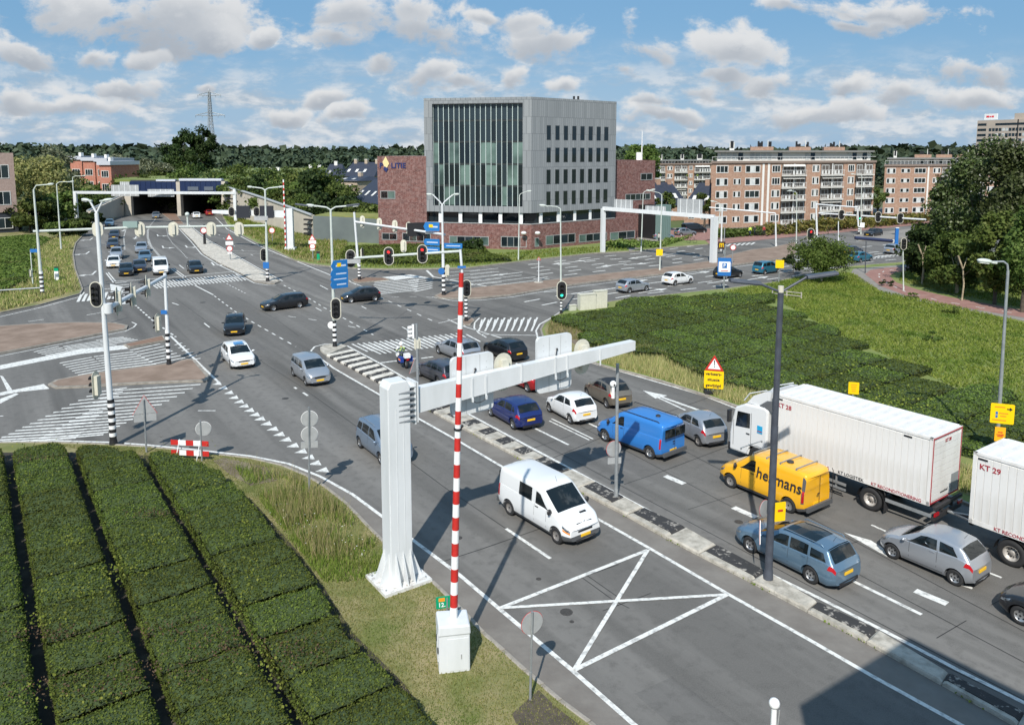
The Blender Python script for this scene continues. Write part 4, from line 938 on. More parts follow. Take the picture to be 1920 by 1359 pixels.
        # lamps, grille, plates, mirrors
        zl = s.zs
        for sd in (1, -1):
            q = MB(); s.patch(q, [(.02, 4.05), (.42, 4.5), (.5, 5.5), (.06, 5.3)], 4, 2, sd, .008); add('headlight', q, lamp_c)
            if s.kind == 'van':
                q = MB(); s.patch(q, [(L_-.16, 3.0), (L_-.02, 3.0), (L_-.02, 5.8), (L_-.16, 5.8)], 3, 4, sd, .008); add('tail_light', q, lamp_r)
            else:
                q = MB(); s.patch(q, [(L_-.36, 4.0), (L_-.01, 4.0), (L_-.01, 5.3), (L_-.26, 5.3)], 3, 2, sd, .008); add('tail_light', q, lamp_r)
            wxm = s.cowl+.30; p = s.pt(wxm, 6.3, sd); q = MB(); q.sphere((p.x+.02, p.y+sd*.12, p.z+.06), .11, 10, 0, (.6, 1.0, .62 if s.kind != 'van' else 1.2)); q.box((p.x+.02, p.y+sd*.03, p.z+.02), (.05, .12, .04)); add('wing_mirror', q, 'P' if s.kind != 'van' else trimb)
            if s.windows:
                seams = sorted(set([s.windows[0][0]+.12]+[w[1]+.03 for w in s.windows if w[1]+.03 < s.fa+s.wb]))
                q = MB()
                for x in seams: s.patch(q, [(x, 1.6), (x+.012, 1.6), (x+.012, 5.9), (x, 5.9)], 1, 5, sd, .003)
                s.patch(q, [(s.fa+.42, 1.7), (s.fa+s.wb-.42, 1.7), (s.fa+s.wb-.42, 1.85), (s.fa+.42, 1.85)], 8, 1, sd, .003); add('door_seam', q, trimb)
                for x in seams[1:]:
                    p = s.pt(x-.16, 4.7, sd); q = MB(); q.box((p.x, p.y+sd*.015, p.z), (.17, .03, .025)); add('door_handle', q, 'P' if s.kind != 'van' else trimb)
        def fpt(z, y, front=True):
            x = 0 if front else L_; ts = np.linspace(1, 12, 60); best = min(ts, key=lambda t: abs(s.pt(x, t).z-z)); p = s.pt(x, best)
            return p.x
        zf = s.zs+.2; q = MB()
        X = fpt(zf+.04, 0)
        q.box((X-.0, 0, zf+.02), (.05, .52, .12)); add('number_plate', q, platey); me_, _ = out['number_plate'].pop(); 
        pm = MB(); pm.box((0, 0, 0), (.02, .50, .11)); pd = pm.data('number_plate', platey)
        out['number_plate'] = [(pd, (X+.015, 0, zf+.03)), (pd, (fpt(s.zs+.42, 0, False)-.02, 0, s.zs+(.42 if s.kind != 'van' else .30)))]
        q = MB(); zg = zf+.20; Xg = fpt(zg, 0); q.box((Xg-.01, 0, zg), (.03, .75, .09)); q.box((fpt(s.zs+.08, 0)-.0, 0, s.zs+.07), (.04, 1.0, .10)); add('grille', q, trimb)
        q = MB(); q.box((fpt(s.zs+.12, 0, False), 0, s.zs+.09), (.05, s.W*.62, .13)); add('bumper_trim', q, trimb)
        return out
WH = {}
def wheel_data(r, w, steel=False):
    k = (r, w, steel)
    if k not in WH:
        t = MB(); t.lathe([(r*.62, -w/2+.01), (r*.70, -w/2), (r*.93, -w/2+.005), (r, -w/2+.035), (r, w/2-.035), (r*.93, w/2-.005), (r*.70, w/2), (r*.62, w/2-.01), (r*.62, -w/2+.01)], axis='Y', n=24)
        q = MB(); q.lathe([(0, w/2-.045), (r*.12, w/2-.035), (r*.60, w/2-.06), (r*.66, w/2-.005), (r*.63, w/2-.03)], axis='Y', n=24)
        d = MB()
        for i in range(5 if not steel else 10):
            a = 2*math.pi*i/(5 if not steel else 10); n = 3
            rr = r*(.40 if not steel else .48); p = Vector((rr*math.cos(a), w/2-.043, rr*math.sin(a))); e = r*(.15 if not steel else .06)
            b_ = [(p.x+e*math.cos(a+2.2*j_), p.y+.004, p.z+e*math.sin(a+2.2*j_)) for j_ in (-1, 0, 1)]
            d.add(b_, [(0, 1, 2)]); d.add(b_, [(2, 1, 0)])
        d.cyl((0, w/2-.04, 0), (0, w/2-.02, 0), r*.12, r*.10, 10)
        WH[k] = (t.data('wheel', rubber), q.data('rim', alloy if not steel else hub_steel), d.data('rim_opening', trimb))
    return WH[k]
CARS = {}
def place_car(kind, paint, loc, az, label, cat='car', name='car', group=None, extra=None, steel=False, roof=None):
    if kind not in CARS: CARS[kind] = CARKINDS[kind].meshes()
    c = CARKINDS[kind]; e = empty(name, loc, math.pi/2-az, label, cat, group)
    for nm, lst in CARS[kind].items():
        for me, off in lst:
            o = inst(me, nm, e, off)
            if nm == 'body' or (me.materials and me.materials[0] is None):
                o.material_slots[0].link = 'OBJECT'; o.material_slots[0].material = CP[paint]
    t, q, d = wheel_data(c.wr, .20 if c.W < 1.9 else .22, steel)
    for wx in (c.fa, c.fa+c.wb):
        for sd in (1, -1):
            w = inst(t, 'wheel', e, (c.L/2-wx, sd*(c.W/2-.135), c.wr), (0, 0, 0 if sd > 0 else math.pi)); inst(q, 'rim', w); inst(d, 'hub_cap', w)
    if roof:
        rb = MB(); X0 = c.L/2-c.wtop-.2; X1 = c.L/2-c.rtop+.1
        for sd in (1, -1): rb.tube([(X0, sd*c.W*.36, c.H+.0), (X0-.1, sd*c.W*.365, c.H+.05), (X1+.1, sd*c.W*.365, c.H+.05), (X1, sd*c.W*.36, c.H-.01)], .018, 6)
        rb.build('roof_rail', roof, e)
    an = MB(); xa = c.rtop-.15 if c.kind != 'van' else c.wtop+.1; an.cyl((c.L/2-xa, 0, c.H+.02), (c.L/2-xa-.12, 0, c.H+.22), .008, .004, 5); an.build('aerial', trimb, e)
    if extra: extra(e, c)
    return e
# patch the 'P' placeholder used above: painted small parts take the body colour
_od = MB.data
def _data(s, name, mats):
    if mats == 'P': me = _od(s, name, [CP['silver']]); me.materials[0] = None; return me
    return _od(s, name, mats)
MB.data = _data
CARKINDS = {
 'hatch': Car(4.1, 1.76, 1.47, [(0, .66), (.12, .76), (.5, .88), (1.05, .97), (1.12, .99), (1.85, 1.38), (2.2, 1.46), (2.8, 1.47), (3.5, 1.41), (3.92, 1.05), (4.02, .92), (4.1, .82)], [(0, .62), (.6, .80), (1.3, .92), (3.6, .99), (4.0, .95), (4.1, .80)],
    1.05, 1.85, 3.5, 3.95, .82, 2.55, .315, windows=[(1.45, 2.42, 2.40, 1.98, 6.15, 9.6), (2.50, 3.22, 3.15, 2.48, 6.15, 9.6), (3.30, 3.58, 3.34, 3.24, 6.4, 9.2)]),
 'small': Car(3.62, 1.66, 1.50, [(0, .66), (.12, .78), (.45, .90), (.85, .98), (1.55, 1.40), (1.9, 1.49), (2.4, 1.50), (3.0, 1.43), (3.42, 1.10), (3.54, .92), (3.62, .80)], [(0, .62), (.5, .82), (1.1, .94), (3.0, 1.04), (3.5, .98), (3.62, .78)],
    .85, 1.55, 3.02, 3.46, .66, 2.30, .295, gh=.80, windows=[(1.18, 2.28, 2.24, 1.66, 6.15, 9.6), (2.38, 3.02, 2.80, 2.34, 6.3, 9.5)]),
 'estate': Car(4.60, 1.78, 1.48, [(0, .64), (.12, .74), (.6, .87), (1.22, .96), (2.05, 1.38), (2.4, 1.46), (3.1, 1.48), (4.1, 1.42), (4.45, 1.02), (4.53, .92), (4.60, .82)], [(0, .60), (.7, .80), (1.4, .92), (4.1, 1.01), (4.5, .96), (4.6, .80)],
    1.22, 2.05, 4.02, 4.46, .90, 2.66, .32, windows=[(1.62, 2.58, 2.56, 2.18, 6.15, 9.6), (2.66, 3.40, 3.38, 2.64, 6.15, 9.6), (3.50, 4.14, 3.98, 3.48, 6.3, 9.3)]),
 'mpv': Car(4.1, 1.70, 1.62, [(0, .70), (.10, .82), (.4, .96), (.85, 1.05), (1.60, 1.50), (2.0, 1.60), (2.6, 1.62), (3.7, 1.55), (3.98, 1.10), (4.05, .95), (4.1, .84)], [(0, .66), (.5, .86), (1.1, .98), (3.6, 1.05), (4.0, 1.0), (4.1, .82)],
    .85, 1.62, 3.62, 4.0, .80, 2.62, .31, gh=.82, windows=[(1.28, 2.22, 2.20, 1.74, 6.15, 9.6), (2.30, 3.06, 3.04, 2.28, 6.15, 9.6), (3.15, 3.72, 3.58, 3.13, 6.2, 9.4)]),
 'van': Car(4.80, 1.92, 1.96, [(0, .74), (.10, .86), (.35, 1.0), (.80, 1.13), (.95, 1.20), (1.75, 1.82), (2.05, 1.93), (2.5, 1.96), (4.4, 1.94), (4.70, 1.90), (4.77, 1.84), (4.80, 1.75)], [(0, .70), (.5, .90), (1.0, 1.10), (1.6, 1.16), (4.5, 1.20), (4.8, 1.16)],
    .88, 1.78, 4.70, 4.8, .84, 3.10, .335, gh=.86, nose=.80, tailw=.965, boxy=1., rrake=.02, kind='van', windows=[(1.32, 2.18, 2.16, 1.90, 6.1, 9.0)]),
}
def at_wheels(pr, pf, kind, side):
    # car centre and heading from the ground points under its rear and front wheel on one side
    c = CARKINDS[kind]; r = G(*pr); f = G(*pf); d = (f-r).normalized(); az = math.atan2(d.x, d.y); m_ = (r+f)/2; n = Vector((-d.y, d.x, 0))*(1 if side == 'R' else -1)
    ctr = m_+n*(c.W/2-.13); ctr += d*(-(c.L/2-c.fa-c.wb/2)*-1)*-1 if False else d*((c.fa+c.wb/2)-c.L/2); ctr.z = 0; return ctr, az
def van_windows(e, c, rear=True, side=None, bars=None):
    if rear:
        X = -c.L/2-.012; q = MB(); 
        for sd in (1, -1): q.box((X, sd*.40, 1.45), (.02, .74, .46))
        q.build('rear_window', carglass, e)
    q = MB(); q.box((-c.L/2-.008, 0, 1.15), (.012, .015, 1.2)); q.build('door_seam', trimb, e)
    q = MB(); q.box((-c.L/2-.02, .1, .98), (.03, .14, .05)); q.build('door_handle', trimb, e)
    q = MB(); q.box((-c.L/2-.03, 0, .42), (.10, c.W*.92, .20)); q.build('rear_bumper', trim, e)
def combi(e, c):
    van_windows(e, c)
    for sd in (1, -1):
        q = MB(); c.patch(q, [(2.42, 6.0), (3.28, 6.0), (3.26, 9.2), (2.42, 9.2)], 6, 4, sd, .006); q.build('side_window', carglass, e)
        q = MB(); c.patch(q, [(2.25, 5.2), (4.55, 5.2), (4.55, 5.34), (2.25, 5.34)], 8, 1, sd, .006); q.build('slide_rail', trimb, e)
        q = MB(); c.patch(q, [(.02, 3.7), (.36, 3.9), (.40, 4.35), (.03, 4.15)], 4, 2, sd, .012); q.build('indicator', lamp_o, e)
        q = MB(); c.patch(q, [(.60, 1.2), (4.74, 1.2), (4.74, 2.3), (.60, 2.3)], 10, 2, sd, .007) if False else None
    q = MB(); q.box((c.L/2-.62, .28, 1.09), (.10, .34, .02), M4=Matrix.Rotation(.22, 4, 'Y')); q.build('bonnet_vent', trimb, e)
    # grille slots, emblem
    q = MB()
    for sd in (1, -1): q.box((c.L/2-.22, sd*.24, .885), (.03, .30, .05))
    q.build('grille', trimb, e)
    q = MB()
    for sd in (1, -1):
        for r_ in (.5, -.5): q.box((c.L/2-.205, sd*.022, .90+(.03 if r_ > 0 else -.03)), (.02, .016, .075), M4=Matrix.Rotation(r_*sd, 4, 'X'))
    q.build('emblem', chrome, e)
    # driver behind the windscreen
roofm = mat('vent_black', (.03, .03, .032), .5)
def blue_x(e, c):
    van_windows(e, c)
    for sd in (1, -1):
        rb = MB(); y = sd*c.W*.39; rb.tube([(1.0, y, c.H-.02), (.9, y, c.H+.035), (-1.9, y, c.H+.035), (-2.0, y, c.H-.02)], .02, 6); rb.build('roof_rail', trimb, e)
        q = MB(); c.patch(q, [(2.25, 5.2), (4.45, 5.2), (4.45, 5.3), (2.25, 5.3)], 8, 1, sd, .006); q.build('slide_rail', CP['blue'], e)
    q = MB(); q.cyl((-1.3, 0, c.H-.02), (-1.3, 0, c.H+.06), .14, .12, 14); q.cyl((-1.3, 0, c.H+.06), (-1.3, 0, c.H+.10), .06, .05, 10); q.build('roof_vent', roofm, e)
def yellow_x(e, c):
    van_windows(e, c, rear=False)
    for x in (1.15, .45, -.25, -.95, -1.75):
        q = MB(); q.box((x, 0, c.H+.05), (.045, c.W*.80, .03)); q.box((x, c.W*.39, c.H+.01), (.06, .05, .08)); q.box((x, -c.W*.39, c.H+.01), (.06, .05, .08)); q.build('roof_bar', pole_grey, e)
    q = MB(); q.cyl((-1.1, .25, c.H-.02), (-1.1, .25, c.H+.06), .16, .14, 14); q.build('roof_vent', roofm, e)
    for sd in (1, -1):
        T = face((-1.02, sd*(c.W/2*.965+.012), 1.25), (-sd, 0, 0)) @ Matrix.Rotation(R(-13), 4, 'X')
        me = textme('heijmans', .66, ext=.003, bold=.008, name='lettering'); me.materials.clear(); me.materials.append(mat('lettering_black', (.02, .02, .022), .5))
        for v_i in me.vertices:
            pass
        o = bpy.data.objects.new('lettering', me); col.objects.link(o); o.parent = e; o.matrix_local = T
    # tow-side ladder rack uprights on the rear
    q = MB(); y = -c.W*.42; q.tube([(-c.L/2-.03, y, 1.9), (-c.L/2-.09, y, 1.8), (-c.L/2-.09, y, .6), (-c.L/2-.03, y, .5)], .016, 6); q.build('ladder_rail', trimb, e)
    for sd in (1, -1):
        q = MB(); c.patch(q, [(c.L-.20, 2.8), (c.L-.01, 2.8), (c.L-.01, 9.5), (c.L-.20, 9.5)], 2, 5, sd, .006); q.build('corner_trim', trim, e)
l, a = at_wheels((957, 964), (1046, 1018), 'van', 'R'); place_car('van', 'white', l, a, 'white crew van with orange indicators and grey bumper, driving below the white gantry', 'van', 'van', extra=combi, steel=True)
l, a = at_wheels((1219, 859), (1136, 827), 'van', 'L'); place_car('van', 'blue', l, a, 'bright blue panel van with roof vent queuing in the outbound lanes', 'van', 'van', extra=blue_x)
l, a = at_wheels((1489, 964), (1363, 910), 'van', 'L'); place_car('van', 'yellow', l, a, 'yellow panel van with roof bars and black lettering beside the white lorry', 'van', 'van', extra=yellow_x, steel=True)
def pos(px, py, az): return G(px, py), R(az)
def shield(e, c):
    pass
def police_bar(e, c):
    q = MB(); q.box((.15, 0, c.H+.10), (.25, .62, .14)); q.build('roof_sign', mat('roof_sign_blue', (.1, .3, .6), .4), e)
l, a = at_wheels((1520, 1092), (1408, 1035), 'estate', 'L'); place_car('estate', 'steel', l, a, 'steel blue estate car with dark glass roof by the dark lamp post', extra=lambda e, c: [q_ for q_ in [MB()] if c.patch(q_, [(2.2, 13), (3.5, 13), (3.5, 11.75), (2.2, 11.75)], 6, 2, 1, .008) and c.patch(q_, [(2.2, 13), (3.5, 13), (3.5, 11.75), (2.2, 11.75)], 6, 2, -1, .008) and q_.build('sunroof', carglass, e)], roof=CP['steel'])
l, a = at_wheels((1790, 1096), (1674, 1046), 'small', 'L'); place_car('small', 'silver', l, a, 'silver five door city car beside the second lorry trailer')
l, a = at_wheels((1901, 1215), (1780, 1150), 'hatch', 'L'); l = G(2012, 1190); place_car('hatch', 'black', l, ROAD_AZ, 'black car cut off by the right edge, behind the silver city car')
l, a = at_wheels((967, 807), (918, 778), 'hatch', 'L'); place_car('hatch', 'navy', l, a, 'dark blue hatchback nearest the median under the gantry')
l, a = at_wheels((1075, 797), (1027, 770), 'small', 'L'); place_car('small', 'white', l, a, 'white small hatchback between the dark blue and the brown cars')
l, a = at_wheels((1143, 767), (1098, 742), 'small', 'L'); place_car('small', 'brown', l, a, 'brown grey hatchback with dark roof right of the white small car', extra=lambda e, c: [q_ for q_ in [MB()] if c.patch(q_, [(1.6, 13), (3.0, 13), (3.0, 11.3), (1.6, 11.3)], 6, 2, 1, .007) and c.patch(q_, [(1.6, 13), (3.0, 13), (3.0, 11.3), (1.6, 11.3)], 6, 2, -1, .007) and q_.build('dark_roof', trimb, e)])
l, a = at_wheels((1305, 833), (1268, 812), 'small', 'L'); place_car('small', 'silver', l, a, 'silver rounded small hatchback right of the blue van', steel=True)
l, a = at_wheels((717, 869), (679, 841), 'mpv', 'R'); l2, a2 = at_wheels((679, 841), (713, 868), 'mpv', 'R'); place_car('mpv', 'greyblue', l2, a2, 'grey blue people carrier half hidden behind the white gantry column', roof=alloy)
l, a = at_wheels((551, 705), (575, 723), 'mpv', 'R'); place_car('mpv', 'silver', l, a, 'silver people carrier driving alongside the striped median')
l, a = at_wheels((414, 688), (427, 702), 'hatch', 'R'); place_car('hatch', 'white', G(447, 681), a, 'white hatchback with a blue roof sign entering the near lanes', extra=police_bar)
place_car('hatch', 'black', G(441, 622), R(163), 'black hatchback with chrome grille ahead of the dark estate, facing the camera')
place_car('estate', 'black', G(533, 578), R(232), 'black estate car turning across the middle of the junction')
place_car('hatch', 'black', G(676, 564), R(243), 'black hatchback turning below the tall blue direction signs')
def outb(px, py, kind, paint, label, **k): return place_car(kind, paint, G(px, py), ROAD_AZ, label, **k)
outb(985, 722, 'hatch', 'red', 'dark red car mostly hidden behind the gantry boards')
outb(946, 668, 'hatch', 'black', 'black hatchback at the stop line, rightmost lane of the queue')
outb(857, 668, 'estate', 'silver', 'silver estate car at the outbound stop line beside the motorcycle', roof=alloy)
outb(824, 711, 'estate', 'graphite', 'dark graphite estate queuing behind the motorcycle rider')
# arterial traffic
EA = 52
place_car('hatch', 'silver', G(1187, 546), R(EA+3), 'silver hatchback with dark rear window near the grey cabinets')
place_car('hatch', 'white', G(1271, 532), R(EA+3), 'white hatchback leaving on the arterial behind the silver one')
place_car('hatch', 'black', G(1365, 520), R(EA+3), 'black hatchback behind the blue parking sign')
place_car('mpv', 'teal', G(1437, 512), R(EA+3), 'teal small people carrier beside a yellow sign')
place_car('hatch', 'teal', G(1613, 490), R(EA+3), 'dark teal hatchback right of the small round tree')
place_car('hatch', 'graphite', G(1597, 478), R(EA+3), 'dark saloon just beyond the teal hatchback by the tree')
place_car('hatch', 'silver', G(1678, 475), R(EA+3), 'silver hatchback near the big trees on the arterial')
place_car('hatch', 'black', G(1637, 443), R(235), 'black car on the far lanes in front of the apartments')
place_car('van', 'black', G(1302, 437), R(75), 'black van with yellow stripe in the police station car park', 'van', 'van', extra=lambda e, c: van_windows(e, c))
place_car('hatch', 'grey', G(1285, 442), R(75), 'grey car parked in front of the black van')
place_car('hatch', 'greyblue', G(1243, 449), R(75), 'grey blue car parked by the glass fins of the police station')
# tunnel road queue, facing the camera
Q = R(160)
for (px, py, kd, pt_, lb, az) in [(215, 447, 'hatch', 'graphite', 'dark car at the back of the left tunnel queue', 158), (213, 464, 'estate', 'graphite', 'second dark car from the back of the left tunnel queue', 158), (219, 484, 'mpv', 'silver', 'silver people carrier halfway down the left tunnel queue', 156),
        (214, 500, 'hatch', 'white', 'white hatchback partly hidden by the traffic light in the left queue', 156), (237, 515, 'hatch', 'black', 'black hatchback first at the tunnel stop line with yellow plate', 154),
        (266, 472, 'estate', 'silver', 'silver estate with pale roof at the back of the middle queue', 158), (272, 489, 'hatch', 'steel', 'steel blue saloon in the middle of the tunnel queue', 155), (262, 508, 'hatch', 'graphite', 'graphite hatchback between the signal heads at the tunnel stop line', 154),
        (366, 510, 'hatch', 'black', 'black hatchback alone in the right hand tunnel lane', 152), (206, 424, 'hatch', 'steel', 'blue grey car beside the tunnel ramp wall', 155), (253, 402, 'hatch', 'silver', 'pale silver car just leaving the tunnel mouth', 158), (293, 409, 'estate', 'grey', 'grey estate emerging from the left tunnel tube', 158)]:
    place_car(kd, pt_, G(px, py), R(az), lb)
place_car('van', 'white', G(301, 512), R(153), 'white delivery van first in line at the tunnel stop line', 'van', 'van', extra=lambda e, c: van_windows(e, c))
place_car('hatch', 'white', G(368, 409), R(-25), 'pale pink and white car entering the right tunnel tube')
place_car('hatch', 'red', G(392, 404), R(-25), 'dark red car inside the right tunnel tube')
# ---------------------------------------------------------------- lorry and trailer with swap bodies
tw = mat('swap_body_white', (.72, .71, .69), .5, c2=(.56, .54, .50), ns=1.5, nd=9, ramp_=(.46, .8), nscl=(1.6, 1, .3)); tred = mat('dark_red_print', (.35, .03, .045), .5); chs = mat('chassis_black', (.03, .03, .032), .6)
def swap_body(org, az, num, label, rows_, cab=False):
    e = empty('swap_body', org, math.pi/2-az, label, 'container'); Lb, Wb, Hb = 7.45, 2.55, 2.85; z0 = 1.15
    q = MB(); q.box((0, 0, z0+Hb/2), (Lb-.06, Wb-.06, Hb-.05)); q.build('wall', tw, e)
    n = 26; st = (Lb-.30)/n; pd = MB(); pd.box((0, 0, 0), (st*.90, .03, Hb-.34)); pme = pd.data('side_panel', tw)
    for sd in (1, -1):
        for i in range(n): inst(pme, 'side_panel', e, (-Lb/2+.15+st*(i+.5), sd*(Wb/2-.022), z0+Hb/2))
    rd = MB(); rd.prism([(-st*.5*.96, 0), (-st*.22, 0), (-st*.22, 0), (st*.48, 0)], 0, .01) if False else rd.box((0, 0, 0), (.20, Wb-.16, .07)); rme = rd.data('roof_rib', tw)
    for i in range(15): inst(rme, 'roof_rib', e, (-Lb/2+.35+i*(Lb-.7)/14, 0, z0+Hb-.012))
    q = MB()
    for sd in (1, -1): q.box((0, sd*(Wb/2-.04), z0+.08), (Lb, .09, .17)); q.box((0, sd*(Wb/2-.04), z0+Hb-.05), (Lb, .09, .10))
    for sx in (1, -1):
        for sd in (1, -1): q.box((sx*(Lb/2-.06), sd*(Wb/2-.05), z0+Hb/2), (.13, .11, Hb))
    for sx in (1, -1): q.box((sx*(Lb/2-.03), 0, z0+Hb-.06), (.07, Wb-.2, .10))
    q.build('frame', tw, e)
    # rear door
    q = MB(); X = -Lb/2
    for y in (1, -1): q.box((X-.012, y*(Wb/2-.07), z0+Hb/2), (.02, .05, Hb-.06))
    q.box((X-.012, 0, z0+Hb-.07), (.02, Wb-.1, .05)); q.box((X-.012, 0, z0+.06), (.02, Wb-.1, .05)); q.build('door_frame', tred, e)
    for i in range(9): q = MB(); q.box((X-.004, 0, z0+.28+i*(Hb-.48)/8.6), (.02, Wb-.28, (Hb-.48)/8.6-.018)); q.build('door_slat', tw, e)
    q = MB(); q.box((X-.024, -Wb/2+.48, z0+.55), (.014, .62, .75)); q.build('door_panel', mat('panel_grey', (.25, .26, .27), .5), e)
    for sd in (1, -1):
        for y in (-.2, -.5): pass
    T = face((X-.03, 0, z0+Hb-.32), (0, -1, 0)); text(num, .20, tred, e, T, bold=.004)
    T = face((X-.034, .12, z0+.38), (0, -1, 0)); text('www.kt.nl', .15, mat('lettering_black', (.02, .02, .022), .5), e, T)
    for sd in (1, -1):
        y = sd*(Wb/2+.003); r_ = (-sd, 0, 0)
        T = face((Lb/2-.62, y, z0+Hb-.52), r_); text(num, .30, tred, e, T, bold=.006)
        T = face((-.2, y+sd*.012, z0+.10), r_); xx = 'KT RECONDITIONERING'; 
        text('KT LOGISTIEK', .20, mat('lettering_black', (.02, .02, .022), .5), e, face((sd*0-.35, y+sd*.012, z0+.10), r_), bold=.002, xs=.95)
        text('KT RECONDITIONERING', .20, tred, e, face((-.35-sd*-1*-2.2 if False else -2.35, y+sd*.012, z0+.10), r_), bold=.002, xs=.95)
        text('KT RECONDITIONERING', .20, tred, e, face((1.75, y+sd*.012, z0+.10), r_), bold=.002, xs=.95)
        for sx, nm in ((Lb/2-.35, 0), (-Lb/2+1.0, 0)):
            q = MB(); q.box((sx, sd*(Wb/2+.004), z0+Hb-.22), (.34, .012, .07)); q.build('vent', trimb, e)
    return e
lorry_az = R(-36.5)
CB = atd(1745, 821, 30.2); c0 = G(1750, 821.6, 4.0); dL = Vector((math.sin(lorry_az), math.cos(lorry_az), 0)); dR = Vector((math.cos(lorry_az), -math.sin(lorry_az), 0))
lc = c0+dL*3.725+dR*1.275; lc.z = 0
swap_body(lc, lorry_az, 'KT 28', 'white corrugated swap body lettered KT 28 on the lorry', 0)
def wheel_big(e, x, y, r=.50, w=.30, out=1, name='wheel'):
    k = ('big', r, w)
    if k not in WH:
        t = MB(); t.lathe([(r*.55, -w/2), (r*.94, -w/2), (r, -w/2+.04), (r, w/2-.04), (r*.94, w/2), (r*.58, w/2), (r*.55, w/2-.05)], axis='Y', n=28)
        q = MB(); q.lathe([(0, w/2-.10), (r*.20, w/2-.09), (r*.22, w/2-.16), (r*.46, w/2-.16), (r*.52, w/2-.02), (r*.57, w/2+.005), (r*.57, w/2-.03)], axis='Y', n=28)
        d = MB()
        for i in range(10): a_ = i*.628; d.cyl((r*.33*math.cos(a_), w/2-.158, r*.33*math.sin(a_)), (r*.33*math.cos(a_), w/2-.13, r*.33*math.sin(a_)), .02, .02, 6)
        WH[k] = (t.data('wheel', rubber), q.data('rim', mat('truck_rim', (.30, .27, .24), .5, .3, c2=(.5, .48, .45), ns=6)), d.data('wheel_nut', trimb))
    t, q, d = WH[k]; o = inst(t, name, e, (x, y, r), (0, 0, 0 if out > 0 else math.pi)); inst(q, 'rim', o); inst(d, 'wheel_nut', o)
def chassis(e, x0, x1, axles, light=True):
    q = MB()
    for y in (.42, -.42): q.box(((x0+x1)/2, y, .90), (abs(x1-x0), .10, .26))
    for x in axles: q.box((x, 0, .5), (.14, 2.1, .14))
    for x in np.linspace(x0, x1, 5): q.box((float(x), 0, 1.06), (.12, 2.3, .12))
    q.build('chassis', chs, e)
    q = MB()
    for y in (1.17, -1.17):
        for x in axles: q.cyl((x-.62, y, .9), (x-.55, y, 1.08), .02, .02, 6)
    q.build('bracket', chs, e)
    for y in (1, -1):
        for x in axles:
            m_ = MB(); N_ = 10; V = []; 
            for i in range(N_+1):
                t = math.pi*i/N_; V += [(x+.60*math.cos(t), y*1.24, .5+.60*math.sin(t)), (x+.60*math.cos(t), y*.90, .5+.60*math.sin(t))]
            m_.add(V, [(2*i, 2*i+1, 2*i+3, 2*i+2) for i in range(N_)]); m_.add(V, [(2*i+2, 2*i+3, 2*i+1, 2*i) for i in range(N_)]); m_.box((x-.63, y*1.07, .42), (.015, .34, .5)); m_.build('mudguard', chs, e)
# the lorry itself
LB = lc.copy(); le = empty('lorry', LB, math.pi/2-lorry_az, 'white lorry with wind deflector carrying the swap body lettered KT 28', 'lorry')
chassis(le, -3.9, 5.9, [-1.25, 4.55])
for x in (-1.25, 4.55):
    for y in (1, -1): wheel_big(le, x, y*1.08, out=y)
cabw = car_paint('cab', (.70, .71, .71), 0)
cx = 4.02; T0 = Matrix.Identity(4)
q = MB(); prof = [(cx, .95), (cx, 3.0), (cx+.25, 3.10), (cx+1.35, 3.02), (cx+1.92, 2.72), (cx+2.10, 2.0), (cx+2.20, 1.35), (cx+2.20, .45), (cx+1.05, .45), (cx+1.02, .95)]
q.xprism(prof, T0, -1.22, 1.22); o = q.build('cab', cabw, le)
bv = o.modifiers.new('bevel', 'BEVEL'); bv.width = .09; bv.segments = 2; bv.limit_method = 'ANGLE'
q = MB(); q.add([(cx+2.115, -1.05, 2.02), (cx+2.115, 1.05, 2.02), (cx+1.955, 1.0, 2.70), (cx+1.955, -1.0, 2.70)], [(0, 1, 2, 3)]); q.build('windscreen', carglass, le)
for sd in (1, -1):
    q = MB(); q.add([(cx+1.0, sd*1.226, 1.85), (cx+1.85, sd*1.226, 1.75), (cx+1.75, sd*1.226, 2.55), (cx+1.0, sd*1.226, 2.6)], [(0, 1, 2, 3) if sd < 0 else (3, 2, 1, 0)]); q.build('side_window', carglass, le)
    q = MB(); q.box((cx+.93, sd*1.222, 1.7), (.015, .012, 1.9)); q.box((cx+1.97, sd*1.222, 1.4), (.015, .012, 1.3)); q.build('door_seam', trimb, le)
    q = MB(); q.box((cx+1.1, sd*1.235, 1.55), (.2, .03, .05)); q.build('door_handle', trimb, le)
    q = MB(); q.box((cx+2.10, sd*1.42, 2.25), (.12, .22, .62)); q.box((cx+2.10, sd*1.3, 2.5), (.04, .2, .03)); q.build('wing_mirror', trimb, le)
    q = MB(); q.box((cx+.32, sd*1.0, .75), (.50, .42, .46)) if False else q.box((cx-.45, sd*1.0, .72), (.75, .40, .5)); q.build('fuel_tank', alloy, le)
    # air deflector flank with dark inset
    q = MB(); q.add([(cx-.18, sd*1.16, 2.98), (cx+.55, sd*1.16, 3.13), (cx+.15, sd*1.10, 3.45), (cx-.18, sd*1.10, 3.5)], [(0, 1, 2, 3), (3, 2, 1, 0)]); q.build('deflector_inset', mat('deflector_dark', (.10, .105, .11), .5), le)
q = MB(); q.xprism([(cx+.05, 3.08), (cx+1.3, 3.06), (cx+.95, 3.5), (cx+.3, 3.86), (cx-.05, 3.92)], T0, -1.08, 1.08); q.build('wind_deflector', cabw, le)
q = MB(); q.tube([(cx+1.55, -1.0, 3.1), (cx+1.2, -1.05, 3.55), (cx+.2, -1.08, 3.95)], .03, 6); q.tube([(cx+1.55, 1.0, 3.1), (cx+1.2, 1.05, 3.55), (cx+.2, 1.08, 3.95)], .03, 6); q.build('roof_bar', cabw, le)
